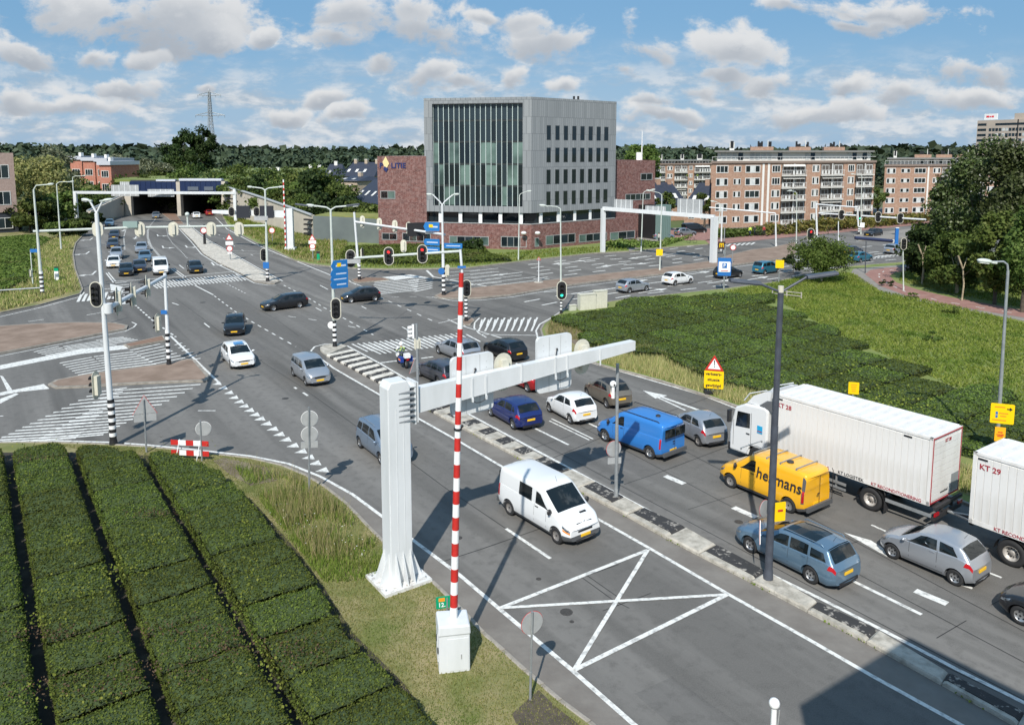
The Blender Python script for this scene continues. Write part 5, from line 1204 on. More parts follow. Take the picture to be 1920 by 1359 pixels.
q = MB(); q.box((cx+2.22, 0, .62), (.12, 2.4, .36)); q.build('front_bumper', trimb, le)
q = MB(); q.box((cx+2.22, 0, 1.35), (.04, 1.9, .7)); q.build('grille', trimb, le)
for sd in (1, -1): q = MB(); q.box((cx+2.26, sd*.95, .72), (.06, .4, .2)); q.build('headlight', lamp_c, le)
q = MB(); q.box((cx+.42, 1.232, 1.95), (.30, .012, .38)); q.build('door_emblem', mat('emblem_blue', (.02, .35, .62), .4), le)
q = MB(); q.box((cx+.42, 1.24, 1.86), (.26, .008, .05)); q.build('door_emblem', tred, le)
q = MB()
for sd in (1, -1): q.box((1.6, sd*1.18, .72), (3.4, .04, .12)); q.box((1.6, sd*1.18, .48), (3.4, .04, .10)); q.box((.4, sd*1.12, .75), (.06, .06, .55)); q.box((2.8, sd*1.12, .75), (.06, .06, .55))
q.build('side_guard', pole_grey, le)
q = MB()
for sd in (1, -1): q.box((-2.85, sd*1.18, .72), (1.9, .04, .14))
q.build('side_guard', pole_grey, le)
q = MB(); q.box((-3.86, 0, .62), (.12, 2.4, .18)); q.box((-3.8, 0, .95), (.1, .9, .2)); q.build('rear_bumper', chs, le)
for sd in (1, -1): q = MB(); q.box((-3.93, sd*1.02, .80), (.05, .36, .14)); q.build('tail_light', lamp_r, le)
q = MB(); q.cyl((-3.9, 0, .7), (-5.9, 0, .7), .06, .06, 8); q.build('drawbar', chs, le)
# trailer behind
c1 = G(1826, 846, 4.0); t_az = R(-35.0); dL2 = Vector((math.sin(t_az), math.cos(t_az), 0)); dR2 = Vector((math.cos(t_az), -math.sin(t_az), 0))
tc_ = c1-dL2*3.725+dR2*1.275; tc_.z = 0
swap_body(tc_, t_az, 'KT 29', 'white corrugated swap body lettered KT 29 at the right edge', 0)
te = empty('trailer', tc_, math.pi/2-t_az, 'black drawbar trailer chassis under the swap body lettered KT 29', 'trailer')
chassis(te, -3.7, 3.7, [2.2, -1.6]); 
for x in (2.2, -1.6):
    for y in (1, -1): wheel_big(te, x, y*1.08, out=y)
q = MB()
for sd in (1, -1): q.box((.3, sd*1.18, .72), (2.2, .04, .12)); q.box((.3, sd*1.18, .50), (2.2, .04, .1))
q.build('side_guard', pole_grey, te)
q = MB(); q.tube([(3.7, .4, .8), (5.1, 0, .7), (3.7, -.4, .8)], .05, 8); q.build('drawbar', pole_grey, te)
# ================================================================ street furniture
cream = mat('signal_back_cream', (.62, .60, .50), .5, c2=(.54, .52, .43), ns=5); sback = mat('sign_back_grey', (.45, .46, .46), .5, .3, c2=(.38, .39, .39), ns=3)
lens_r = mat('lens_red_lit', (.5, .02, .02), .3, emis=((1, .03, .03), 2.2)); lens_g = mat('lens_green_lit', (.02, .35, .2), .3, emis=((.05, 1, .6), 1.6)); lens_o = mat('lens_dark', (.035, .03, .028), .2)
def oval(w, h, n=10):
    r = w/2; P = [(r*math.cos(a), h/2-r+r*math.sin(a)) for a in np.linspace(0, math.pi, n)]+[(r*math.cos(a), -h/2+r+r*math.sin(a)) for a in np.linspace(math.pi, 2*math.pi, n)]; return [(float(a), float(b)) for a, b in P]
def rrect(w, h, r, n=4):
    P = []
    for cx_, cy_, a0 in ((w/2-r, h/2-r, 0), (-w/2+r, h/2-r, 90), (-w/2+r, -h/2+r, 180), (w/2-r, -h/2+r, 270)):
        for i in range(n+1): a = R(a0+90*i/n); P.append((cx_+r*math.cos(a), cy_+r*math.sin(a)))
    return P
I4 = Matrix.Identity(4); HD = {}
def head_data(wb, hb):
    k = (wb, hb)
    if k in HD: return HD[k]
    s = hb/1.35
    a = MB(); a.xprism(oval(wb, hb), I4, .0, .02); a = a.data('backboard', cream)
    b = MB(); b.xprism(oval(wb-.10*s, hb-.10*s), I4, .021, .035); b = b.data('board_face', black)
    c = MB(); c.box((0, -.09*s, 0), (.26*s, .17*s, .92*s)); c.box((0, .06*s, 0), (.28*s, .07*s, .94*s)); cb = c.data('housing', cream)
    v = MB()
    for z in (.31, 0, -.31):
        n = 8; V = []
        for i in range(n+1):
            t = math.pi*(i/n)*1.1-.05*math.pi; V += [(.125*s*math.cos(t), .09*s, z*s+.125*s*math.sin(t)), (.125*s*math.cos(t), .30*s, z*s+.125*s*math.sin(t)-.02*s)]
        F = [(2*i, 2*i+1, 2*i+3, 2*i+2) for i in range(n)]; v.add(V, F); v.add(V, [f[::-1] for f in F])
    v.box((0, .075*s, 0), (.29*s, .06*s, .95*s)); vd = v.data('visor', black)
    l = MB(); l.cyl((0, .10*s, 0), (0, .125*s, 0), .105*s, .10*s, 14); l = l.data('lens', lens_o)
    r_ = MB(); 
    HD[k] = (a, b, cb, vd, l, s); return HD[k]
def head(parent, loc, az, lit=None, w=.72, h=1.35, board=True):
    # faces compass direction az
    a, b, cb, vd, l, s = head_data(w, h); rz = -az
    root = inst(cb, 'signal_head', parent, loc, (0, 0, rz))
    if board: inst(a, 'backboard', root); inst(b, 'board_face', root)
    inst(vd, 'visor', root)
    for i, z in enumerate((.31, 0, -.31)):
        o = inst(l, 'lens', root, (0, 0, z*s))
        if (lit == 'r' and i == 0) or (lit == 'g' and i == 2): o.material_slots[0].link = 'OBJECT'; o.material_slots[0].material = lens_r if lit == 'r' else lens_g
    return root
def zebra(mb_w, mb_b, x, y, z0, z1, r, n):
    st = (z1-z0)/n
    for i in range(n): (mb_b if i % 2 == 0 else mb_w).cyl((x, y, z0+i*st), (x, y, z0+(i+1)*st), r, r, 14)
def lampdata(kind):
    k = ('lamp', kind)
    if k in HD: return HD[k]
    q = MB()
    if kind == 'cobra': q.sphere((0, .32, 0), .36, 12, 0, (.42, 1, .30)); q.box((0, -.05, -.01), (.14, .3, .1))
    if kind == 'flat': q.xprism([(-.16, -.04), (.16, -.04), (.18, .0), (.12, .07), (-.12, .07), (-.18, .0)], I4, 0, 1.0)
    o = q.data('lamp_head', pole_light if kind == 'cobra' else dark_steel); g = MB(); g.box((0, .36 if kind == 'cobra' else .5, -.09 if kind == 'cobra' else -.045), (.2, .4 if kind == 'cobra' else .8, .03)); HD[k] = (o, g.data('lamp_glass', lens_glass)); return HD[k]
lens_glass = mat('lamp_glass', (.6, .62, .6), .15)
def lamp(parent, loc, az, kind='cobra', tilt=.12, s=1.0):
    a, g_ = lampdata(kind); o = inst(a, 'lamp_head', parent, loc, (tilt, 0, -az), (s, s, s)); inst(g_, 'lamp_glass', o); return o
def world_top(base, tx, ty): p = atd(tx, ty, base.y); return p-base
def mast(name, b, t, r0, r1, m, label, cat, stripes=0, sz=0, group=None, lower=None):
    base = G(*b); top = world_top(base, *t); e = empty(name, base, 0, label, cat, group)
    z0 = sz if stripes else 0; q = MB(); q.cyl(top*(z0/top.z), top*.55, r0, (r0+r1)/2, 14); q.cyl(top*.55, top, (r0+r1)/2*.92, r1, 14); q.build('pole', m, e)
    if stripes:
        st = (sz-.35)/stripes
        for i in range(stripes): a = MB(); a.cyl((0, 0, .35+i*st), (0, 0, .35+(i+1)*st), r0*1.15, r0*1.15, 14); a.build('black_band' if i % 2 == 0 else 'white_band', black if i % 2 == 0 else white, e)
        d = MB(); d.cyl((0, 0, 0), (0, 0, .36), r0*1.5, r0*1.2, 14); d.box((0, 0, .04), (r0*5, r0*5, .08)); d.build('base', black, e)
    else:
        d = MB(); d.cyl((0, 0, 0), (0, 0, .5), r0*1.35, r0*1.1, 14); d.build('base', m, e)
    return e, base, top
def beam(e, a, b, w, h0, h1, m, name='arm'):
    a = Vector(a); b = Vector(b); d = (b-a); f = d.normalized(); s = f.cross(Vector((0, 0, 1))).normalized()*w/2; up = Vector((0, 0, 1)); V = []
    for p, h in ((a, h0), (b, h1)): V += [p-s-up*h/2, p+s-up*h/2, p+s+up*h/2, p-s+up*h/2]
    q = MB(); q.add(V, [(0, 3, 2, 1), (4, 5, 6, 7), (0, 1, 5, 4), (1, 2, 6, 5), (2, 3, 7, 6), (3, 0, 4, 7)]); return q.build(name, m, e)
# ---- the near gantry
gb = G(748, 1092); gb.z = .10; ga = empty('sign_gantry', gb, math.pi/2-math.atan2(v_.x, v_.y), 'massive white cantilever gantry with signal boards over the near lanes', 'gantry')
# local x runs along the arm, local y along the road
q = MB(); q.xprism([(-.46, 0), (.40, 0), (.40, 7.2), (.28, 7.42), (-.34, 7.42), (-.46, 7.2)], I4, -.34, .34); o = q.build('column', pole_white, ga); bv = o.modifiers.new('b', 'BEVEL'); bv.width = .03; bv.segments = 2
q = MB(); q.box((0, 0, .07), (1.85, 1.62, .12)); q.build('base_plate', mat('base_plate_worn', (.66, .66, .64), .6, c2=(.34, .30, .26), ns=5, nd=8, ramp_=(.5, .7)), ga)
gp = MB(); gp.add([(0, -.012, .1), (.42, -.012, .1), (0, -.012, 1.25), (0, .012, .1), (.42, .012, .1), (0, .012, 1.25)], [(0, 1, 2), (5, 4, 3), (0, 3, 4, 1), (1, 4, 5, 2), (2, 5, 3, 0)]); gd = gp.data('gusset', pole_white)
for x in (-.26, .02, .30):
    for sy in (1, -1): inst(gd, 'gusset', ga, (x, sy*.34, 0), (0, 0, sy*math.pi/2))
for x in (-.15, .12):
    q = MB(); q.box((x, -.343, 3.9), (.02, .012, 5.2)); q.build('column_rib', pole_white, ga)
for y in (-.2, .2):
    inst(gd, 'gusset', ga, (.40, y, 0)); inst(gd, 'gusset', ga, (-.46, y, 0), (0, 0, math.pi))
bt = MB(); bt.cyl((0, 0, .1), (0, 0, .17), .03, .03, 6); bd = bt.data('bolt', pole_grey)
for x in (-.78, -.25, .25, .78):
    for y in (-.58, .58): inst(bd, 'bolt', ga, (x, y, 0))
q = MB(); q.box((.62, 0, 6.55), (.06, .62, 1.55)); q.build('flange', pole_white, ga)
q = MB(); q.box((.72, 0, 6.55), (.05, .60, 1.45)); q.build('flange', pole_white, ga)
fn = MB(); fn.box((0, 0, 0), (.24, .66, .035)); fd = fn.data('stiffener', pole_white)
for i in range(7): inst(fd, 'stiffener', ga, (.50, 0, 5.92+i*.205))
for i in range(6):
    q = MB(); q.add([(-.05, -.352, 5.95+i*.205), (.52, -.352, 6.0+i*.205), (.52, -.352, 6.03+i*.205), (-.05, -.352, 5.985+i*.205), (-.05, -.345, 5.95+i*.205), (.52, -.43, 6.0+i*.205)], [(0, 1, 2, 3), (0, 4, 5, 1)]); q.build('stiffener_shade_edge', mat('seam_shadow_grey', (.25, .26, .27), .6), ga)  # edge strips with the shadow between the stiffeners put into their grey
beam(ga, (.74, 0, 6.55), (11.3, 0, 7.05), .34, .90, .40, pole_white); 
def gboard(x, z, w, h, m=white):
    q = MB(); q.xprism(rrect(w, h, .18), Matrix.Translation((x, 0, z)), .26, .40); o = q.build('signal_board', pole_white, ga)
    for dx in (-w/6*1.0, w/6): q = MB(); q.box((x+dx, .255, z), (.012, .01, h*.97)); q.build('panel_joint', sback, ga)
    for dz in (.35, .25):
        for dx in (-.62, .62): q = MB(); q.cyl((x+dx*w/1.9, .25, z+dz*h), (x+dx*w/1.9, .27, z+dz*h), .015, .015, 6); q.build('rivet', sback, ga)
    q = MB(); q.tube([(x+.1, .24, z+.55), (x, .16, z+.45), (x-.06, .14, z+.1), (x-.08, .16, z-.2)], .022, 6); q.sphere((x+.1, .24, z+.56), .05, 8); q.build('cable', black, ga)
    for dx in (-.30, .30):
        q = MB(); q.box((x+dx, -.19, z-.02), (.07, .03, .8)); q.box((x+dx, .04, z+.26), (.06, .46, .03)); q.box((x+dx, -.21, z-.45), (.05, .08, .14)); q.build('bracket', pole_white, ga)
    q = MB(); P = [(x+.05+.33*math.cos(t), -.1+.03*math.sin(3*t), z-.36+.28*math.sin(t)) for t in np.linspace(math.pi, 2*math.pi, 9)]; q.tube([tuple(map(float, p)) for p in P], .015, 6); q.build('cable', black, ga)
gboard(3.35, 6.62, 1.85, 2.25); gboard(7.25, 6.82, 1.75, 2.3)
for x in (4.75, 8.72): head(ga, (x, .30, 6.85), 0, None, .82, 1.5)
for x in (5.3, 9.3):
    q = MB(); q.box((x, -.19, 6.85), (.06, .03, .7)); q.box((x, .0, 7.12), (.05, .42, .03)); q.build('bracket', pole_white, ga)
# ---- red and white height pole on its cabinet
rb = G(850, 1250); rb.z = .05; e = empty('striped_pole', rb, .18, 'tall red and white banded pole on a white cabinet in front of the gantry', 'striped pole')
q = MB(); q.xprism([(-.46, 0), (.46, 0), (.46, 1.30), (-.46, 1.30)], I4, -.40, .40); o = q.build('cabinet', pole_white, e); bv = o.modifiers.new('b', 'BEVEL'); bv.width = .02
q = MB(); q.xprism([(-.49, 0), (.49, 0), (.47, .30), (-.47, .34)], Matrix.Translation((0, 0, 1.22)), -.43, .43); o = q.build('cabinet_lid', pole_white, e); bv = o.modifiers.new('b', 'BEVEL'); bv.width = .05; bv.segments = 2
q = MB(); q.box((.10, -.404, .62), (.62, .012, 1.0)); q.build('cabinet_door', pole_white, e); q = MB(); q.box((.2, -.415, .55), (.03, .03, .14)); q.build('door_handle', sback, e)
q = MB(); q.box((-.468, .05, .75), (.03, .45, .9)); q.build('side_hatch', pole_white, e); q = MB(); q.box((-.49, .1, .9), (.02, .05, .2)); q.box((-.48, -.25, .7), (.02, .12, .14)); q.build('latch', trimb, e)
top = world_top(rb, 865, 512); a0 = Vector((.02, .0, 1.5)); rotm = Matrix.Rotation(-.18, 4, 'Z'); top = rotm @ top; n = 26
for i in range(n):
    p = a0.lerp(top, i/n); p2 = a0.lerp(top, (i+1)/n); r0 = .118-.05*i/n; q = MB(); q.cyl(p, p2, r0, r0-.05/n, 16); q.build('white_band' if i % 2 == 0 else 'red_band', white if i % 2 == 0 else red, e)
q = MB(); q.cyl(a0.lerp(top, .56), a0.lerp(top, .566), .12, .12, 16); q.sphere(tuple(a0.lerp(top, .57)+Vector((.12, 0, 0))), .05, 8); q.build('collar', trimb, e)
# hectometre sign
hb = G(839, 1182); e = empty('distance_sign', hb, 0, 'small green distance marker behind the striped pole', 'sign'); q = MB(); q.cyl((0, 0, 0), (0, 0, 1.15), .03, .03, 8); q.build('post', pole_grey, e)
F_ = face((-.1, -.05, 1.0), (.97, .24, 0)); q = MB(); q.xprism(rrect(.52, .40, .03), Matrix.Translation((-.1, -.02, 1.0)) @ Matrix.Rotation(.24, 4, 'Z'), -.015, .015); q.build('sign_panel', mat('sign_green', (.0, .30, .14), .4), e)
text('12.1', .20, white, e, face((-.12, -.045, .92), (.97, .24, 0)), bold=.004); q = MB(); q.box((-.17, -.05, 1.1), (.2, .012, .12), .24); q.build('route_number', mat('orange_panel', (.85, .30, .02), .5), e)
# ---- sign helpers: facing azimuth is where the sign face looks
def disc(e, loc, r, az, m=white, rim=red, rimw=.0):
    T = Matrix.Translation(loc) @ Matrix.Rotation(-az, 4, 'Z'); P = [(r*math.cos(a), r*math.sin(a)) for a in np.linspace(0, 2*math.pi, 28)[:-1]]
    q = MB(); q.xprism(P, T, -.012, .010); q.build('sign_back', sback, e)
    q = MB(); q.xprism([(x*1.04, y*1.04) for x, y in P], T, .011, .016); q.build('sign_rim', rim, e)
    q = MB(); q.xprism([(x*.80, y*.80) for x, y in P], T, .017, .021); q.build('sign_face', m, e)
def triangle(e, loc, s, az, face_m=white):
    T = Matrix.Translation(loc) @ Matrix.Rotation(-az, 4, 'Z'); h = s*.866; P = [(-s/2, -h/3), (s/2, -h/3), (0, 2*h/3)]
    q = MB(); q.xprism(P, T, -.012, .010); q.build('sign_back', sback, e); q = MB(); q.xprism([(x*1.05, y*1.05) for x, y in P], T, .011, .018); q.build('sign_rim', red, e)
    q = MB(); q.xprism([(x*.70, y*.70) for x, y in P], T, .019, .023); q.build('sign_face', face_m, e)
def plate(e, loc, w, h, az, m=white, name='sign_panel', back=None):
    T = Matrix.Translation(loc) @ Matrix.Rotation(-az, 4, 'Z'); q = MB(); q.xprism(rrect(w, h, min(w, h)*.06), T, -.012, .012); o = q.build(name, back or m, e)
    if back: q = MB(); q.xprism(rrect(w*.99, h*.99, min(w, h)*.06), T, .013, .017); q.build('sign_face', m, e)
def post(name, b, h, r, label, cat='sign', m=pole_grey, lean=(0, 0), group=None):
    base = G(*b); e = empty(name, base, 0, label, cat, group); q = MB(); q.cyl((0, 0, 0), (lean[0]*.35, lean[1]*.35, h*.35), r*1.25, r*1.25, 10); q.cyl((lean[0]*.35, lean[1]*.35, h*.35), (lean[0], lean[1], h), r, r, 10); q.build('post', m, e); return e, base
UP_ = ROAD_AZ          # facing up the road
e, b = post('road_sign', (994, 1318), 2.75, .032, 'round sign seen from behind on a thin post nearest the camera', lean=(.05, 0)); disc(e, (.05, .06, 2.38), .33, UP_+R(8))
e, b = post('road_sign', (275, 852), 2.9, .04, 'triangular warning sign with white plate seen from behind at the left corner'); triangle(e, (0, .06, 2.45), 1.12, R(-20)); plate(e, (0, .06, 1.95), 1.05, .42, R(-20), white, back=sback)
e, b = post('road_sign', (379, 868), 2.2, .035, 'round sign back beside the red and white barrier'); disc(e, (.12, .06, 1.75), .36, R(-15), white, white)
e, b = post('road_sign', (580, 928), 4.1, .04, 'post with two round sign backs and a plate above the give way teeth', lean=(.1, 0)); disc(e, (.1, .06, 3.55), .36, R(-12), white, white); disc(e, (.08, .06, 2.82), .36, R(-12), blue_sign, white); plate(e, (.06, .06, 2.35), .74, .30, R(-12), white, back=sback)
# road barrier
bb = G(358, 866); e = empty('road_barrier', bb, -.12, 'red and white striped plank barrier at the left kerb corner', 'barrier')
for z in (1.0, .48):
    for i in range(5): q = MB(); q.box((-.80+i*.40, -.03, z), (.395, .03, .26)); q.build('plank_field', red if i % 2 == 0 else white, e)
for x in (-.55, .55):
    q = MB(); q.tube([(x-.10, -.35, 0), (x, 0, 1.15), (x-.05, .4, 0)], .022, 8); q.build('leg', white, e)
q = MB(); q.box((.2, 0, .78), (.5, .02, .04)); q.build('cross_bar', trimb, e)
# ---- left portal of signals
e, b, t = mast('signal_mast', (213, 836), (181, 400), .15, .10, pole_white, 'white signal mast with twin lamps and zebra foot at the left corner', 'traffic signal', 11, 2.55)
for sx, lx in ((-1, 168), (1, 193)):
    P = atd(lx, 376, b.y)-b; q = MB(); q.tube([tuple(t), tuple(P)], .05, 8); q.build('lamp_arm', pole_white, e); lamp(e, P, R(-75 if sx < 0 else 75), 'cobra', s=.75)
b2 = G(317, 688); t2 = atd(310, 518, b2.y)
aa = atd(203, 578, b.y)-b; 
AE = Vector((t2.x, t2.y, t2.z))-b; q = MB(); q.tube([tuple(aa), tuple(AE)], .13, 14); q.build('arm', pole_white, e); q = MB(); q.cyl(aa-Vector((0, 0, .25)), aa+Vector((0, 0, .25)), .22, .22, 14); q.build('clamp', pole_white, e)
head(e, atd(183, 551, b.y)-b+Vector((0, -.15, 0)), R(178), None, .62, 1.35)
head(e, atd(180, 722, b.y)-b+Vector((0, 0, 0)), R(-80), None, .55, 1.5)
for f, fa in ((.12, -108), (.34, -112), (.60, -110)): head(e, aa.lerp(AE, f)+Vector((0, 0, .1 if f < .2 else -.05)), R(fa), None, .62, 1.6)
e, b, t = mast('signal_mast', (317, 686), (309, 512), .13, .11, pole_white, 'second signal mast with zebra foot on the brown island', 'traffic signal', 10, 1.75+.9)
head(e, atd(296, 606, b.y)-b, R(-80), None, .62, 1.45); q = MB(); q.box((-.1, -.15, 4.0), (.42, .03, .28)); q.build('street_name', blue_sign, e)
e, b, t = mast('signal_mast', (193, 609), (190, 545), .06, .05, pole_white, 'thin zebra banded signal post on the upper left island', 'traffic signal', 9, 1.9)
# ---- tunnel approach signal beam
e, b, t = mast('signal_mast', (80, 556), (63, 356), .17, .09, pole_light, 'pale lamp post with zebra foot carrying the signal beam left of the tunnel road', 'traffic signal', 10, 2.7)
P = atd(92, 346, b.y)-b; q = MB(); q.tube([tuple(t), tuple(t+Vector((.3, 0, .45))), tuple(P)], .06, 8); q.build('lamp_arm', pole_light, e); lamp(e, P-Vector((.2, 0, 0)), R(80))
eR = G(502, 528); zb_ = atd(62, 433, b.y).z
A0 = atd(62, 434, b.y)-b; A1 = atd(240, 427, (b.y*.6+eR.y*.4))-b; A2 = atd(500, 423, eR.y)-b; q = MB(); q.tube([tuple(A0), tuple(A1), tuple(A2)], .14, 10); q.build('beam', pole_light, e)
for px in (183, 262, 325, 396, 448):
    f = (px-62)/438; yy_ = b.y*(1-f)+eR.y*f; head(e, atd(px, 430, yy_-.3)-b, R(-20), None, 1.05, 1.7)
for px in (183, 262, 325, 396, 448):
    f = (px-62)/438; yy_ = b.y*(1-f)+eR.y*f
q = MB(); P = atd(351, 402, b.y*.35+eR.y*.65)-b; q.cyl(P-Vector((0, 0, 1.6)), P, .10, .10, 8); q.sphere(tuple(P), .26, 10); q.build('detector', pole_light, e)
P = atd(245, 421, b.y*.6+eR.y*.4)-b; q = MB(); q.box(tuple(P), (1.6, .3, .7)); q.build('camera_box', mat('camera_green', (.22, .30, .28), .5), e)
def forklamp(name, bpx, tpx, l1, l2, label, r=.12, m=pole_light, zs=0, n=0, kind='cobra'):
    e, b, t = mast(name, bpx, tpx, r, r*.6, m, label, 'lamp post', n, zs)
    for p_, s_ in ((l1, -1), (l2, 1)):
        if p_ is None: continue
        P = atd(*p_, b.y)-b; q = MB(); q.tube([tuple(t), tuple(t.lerp(P, .25)+Vector((0, 0, abs(P.x-t.x)*.10))), tuple(P)], r*.45, 8); q.build('lamp_arm', m, e); lamp(e, P, R(90*s_), kind)
    return e, b, t
e, b, t = forklamp('street_lamp', (502, 529), (497, 357), (474, 351), (521, 351), 'twin armed lamp post with zebra foot at the tunnel median nose', .17, n=7, zs=1.9)
plate(e, atd(500, 497, b.y)-b+Vector((0, -.25, 0)), .7, .75, R(180), blue_sign); head(e, atd(495, 478, b.y)-b, R(160), None, .85, 1.6); q = MB(); q.box(tuple(atd(497, 409, b.y)-b+Vector((-.4, -.2, 0))), (1.6, .2, .5)); q.build('camera_box', sback, e)
for (bp, tp, lp, lb) in (((115, 472), (106, 345), (131, 341), 'second single armed lamp post along the left tunnel verge'), ((141, 424), (136, 333), (155, 330), 'third single armed lamp post beside the far tunnel gantry'), ((198, 392), (193, 327), (210, 323), 'farthest single armed lamp post left of the tunnel mouth')):
    forklamp('street_lamp', bp, tp, None, lp, lb, .13)
# centre lamp mast with direction signs
e, b, t = forklamp('signal_mast', (628, 652), (620, 394), (590, 386), (658, 386), 'lamp mast on the median nose with stacked blue direction signs', .14, n=9, zs=2.2); e['category'] = 'traffic signal'
lamp(e, atd(578, 386, b.y)-b, R(-90), 'flat'); lamp(e, atd(650, 386, b.y)-b, R(90), 'flat')
head(e, atd(631, 578, b.y)-b+Vector((0, -.22, 0)), R(176), None, .80, 1.75); disc(e, atd(622, 609, b.y)-b+Vector((0, -.1, 0)), .28, R(176), white, white)
bl = mat('direction_blue', (.015, .15, .42), .4, c2=(.02, .17, .45), ns=2)
def dirsign(e, p, w, h, az, lines=3, yel=False, arrow_=True):
    T = Matrix.Translation(p) @ Matrix.Rotation(-az, 4, 'Z'); q = MB(); q.xprism([(-w/2, -h/2), (w/2-h*.25, -h/2), (w/2, 0), (w/2-h*.25, h/2), (-w/2, h/2)], T, -.03, .03); o = q.build('direction_panel', bl, e)
    Tt = T @ Matrix.Rotation(math.pi, 4, 'Z')
    q = MB()
    for s_ in (1, -1): q.xprism([(-w/2+.02, -h/2+.02), (w/2-h*.25, -h/2+.02), (w/2-.03, 0), (w/2-h*.25, h/2-.02), (-w/2+.02, h/2-.02)], T, s_*.031, s_*.032)
    nl = lines
    for s_ in (1, -1):
        q = MB()
        for i in range(nl):
            z = h/2-h*(i+.6)/(nl+.2); ww = w*random.uniform(.5, .72); q.xprism([(-w*.40, z-h*.09), (-w*.40+ww, z-h*.09), (-w*.40+ww, z+h*.07), (-w*.40, z+h*.07)], T, s_*.033 if s_ > 0 else -.036, s_*.036 if s_ > 0 else -.033)
        q.build('text_line', mat('sign_text_white', (.55, .62, .72), .5), e)
    if yel: q = MB(); q.xprism([(-w*.1, -h*.1), (w*.15, -h*.1), (w*.15, h*.25), (-w*.1, h*.25)], T, .037, .045); q.xprism([(-w*.1, -h*.1), (w*.15, -h*.1), (w*.15, h*.25), (-w*.1, h*.25)], T, -.045, -.037); q.build('route_number', yellow_sign, e)
for i, (y, h_) in enumerate(((498, .85), (513, .62), (523, .5), (533, .62))):
    dirsign(e, atd(636, y, b.y-.2)-b, 1.5 if i else 1.4, h_, R(180-40), 1 if i else 1, i == 0)
# mast at the brown triangle and the long arms over the outbound lanes
e, b, t = mast('signal_mast', (674, 526), (664, 398), .16, .13, pole_white, 'white signal mast with zebra foot on the small triangle island', 'traffic signal', 8, 1.9)
bM = G(832, 553); A0 = atd(666, 416, b.y)-b; A1 = atd(834, 440, bM.y)-b; q = MB(); q.tube([tuple(A0), tuple(A0.lerp(A1, .1)), tuple(A1)], .13, 10); q.build('arm', pole_white, e)
for px in (680, 714, 744, 770):
    f = (px-666)/168; head(e, A0.lerp(A1, f)+Vector((0, .3, .1)), R(25), None, .72, 1.45)
q = MB(); p = A0.lerp(A1, .70); q.box((p.x, p.y+.2, p.z+.1), (2.0, .2, 1.5), .3); q.build('matrix_board', black, e)
P = A0.lerp(A1, .93)
for i, (dz, h_) in enumerate(((.75, .95), (-.95, .7), (-1.75, .6))): dirsign(e, P+Vector((-.7, .1, dz)), 1.9, h_, R(200), 1, i == 0)
head(e, atd(679, 474, b.y)-b, R(100), None, .5, 1.3)
e, b, t = forklamp('signal_mast', (832, 555), (829, 385), (811, 365), (850, 365), 'tall white mast with twin lamps and zebra foot left of the striped pole', .17, pole_white, 3.1, 11); e['category'] = 'traffic signal'
disc(e, atd(828, 508, b.y)-b+Vector((0, -.2, 0)), .34, R(176), blue_sign, blue_sign); head(e, atd(839, 508, b.y)-b, R(-20), None, .5, 1.4)
for i, y in enumerate((461,)): dirsign(e, atd(848, y, b.y)-b, 2.2, .55, R(190), 1)
e, b, t = mast('signal_mast', (874, 604), (863, 468), .13, .12, pole_white, 'signal mast on the small kerbed island with a long arm reaching left', 'traffic signal', 13, 2.7)
A0 = atd(864, 471, b.y)-b; A1 = atd(664, 484, b.y+4)-b; q = MB(); q.tube([tuple(A0), tuple(A1)], .12, 12); q.build('arm', pole_light, e)
for px, lit in ((657, None), (732, 'r'), (795, 'r')):
    f = (864-px)/200; head(e, A0.lerp(A1, min(f, 1.03))+Vector((0, -.2, 0)), R(178), lit, .95, 1.75)
head(e, atd(872, 540, b.y)-b+Vector((.15, -.2, 0)), R(172), None, .8, 1.6); plate(e, atd(657, 490, b.y+3.4)-b, 1.9, .42, R(178), sback); plate(e, atd(866, 500, b.y)-b+Vector((0, -.25, 0)), .75, .2, R(178), blue_sign, 'street_name')
head(e, atd(756, 462, b.y+2.5)-b+Vector((0, .2, 0)), R(0), None, .55, 1.2)
# single post right of the hedge nose, with lamp
e, b, t = forklamp('signal_mast', (1052, 590), (1051, 392), (1024, 386), None, 'slim lamp post with green signal and zebra foot at the hedge corner', .10, pole_light, 1.7, 9); e['category'] = 'traffic signal'
head(e, atd(1053, 544, b.y)-b+Vector((0, -.2, 0)), R(180), 'g', .95, 1.85)
for bp, tp, a_, c_, lb in (((972, 489), (974, 366), None, (988, 359), 'slender lamp post in front of the grey cube'), ((1202, 472), (1206, 362), None, (1221, 356), 'curved lamp post left of the white portal sign'), ((1237, 508), (1241, 366), (1221, 358), None, 'curved lamp post with a yellow sign on the arterial median'),
        ((1493, 470), (1494, 362), None, (1478, 358), 'thin lamp post in front of the balconies'), ((1614, 440), (1616, 330), (1602, 327), None, 'far lamp post before the second apartment block'), ((1340, 470), (1352, 384), (1340, 378), None, 'lamp post by the sign portal right column')):
    e, b, t = forklamp('street_lamp', bp, tp, a_, c_, lb, .10, pole_light)
    if bp[0] == 1237: plate(e, atd(1236, 473, b.y)-b+Vector((0, -.2, 0)), .85, .85, R(185), yellow_sign)
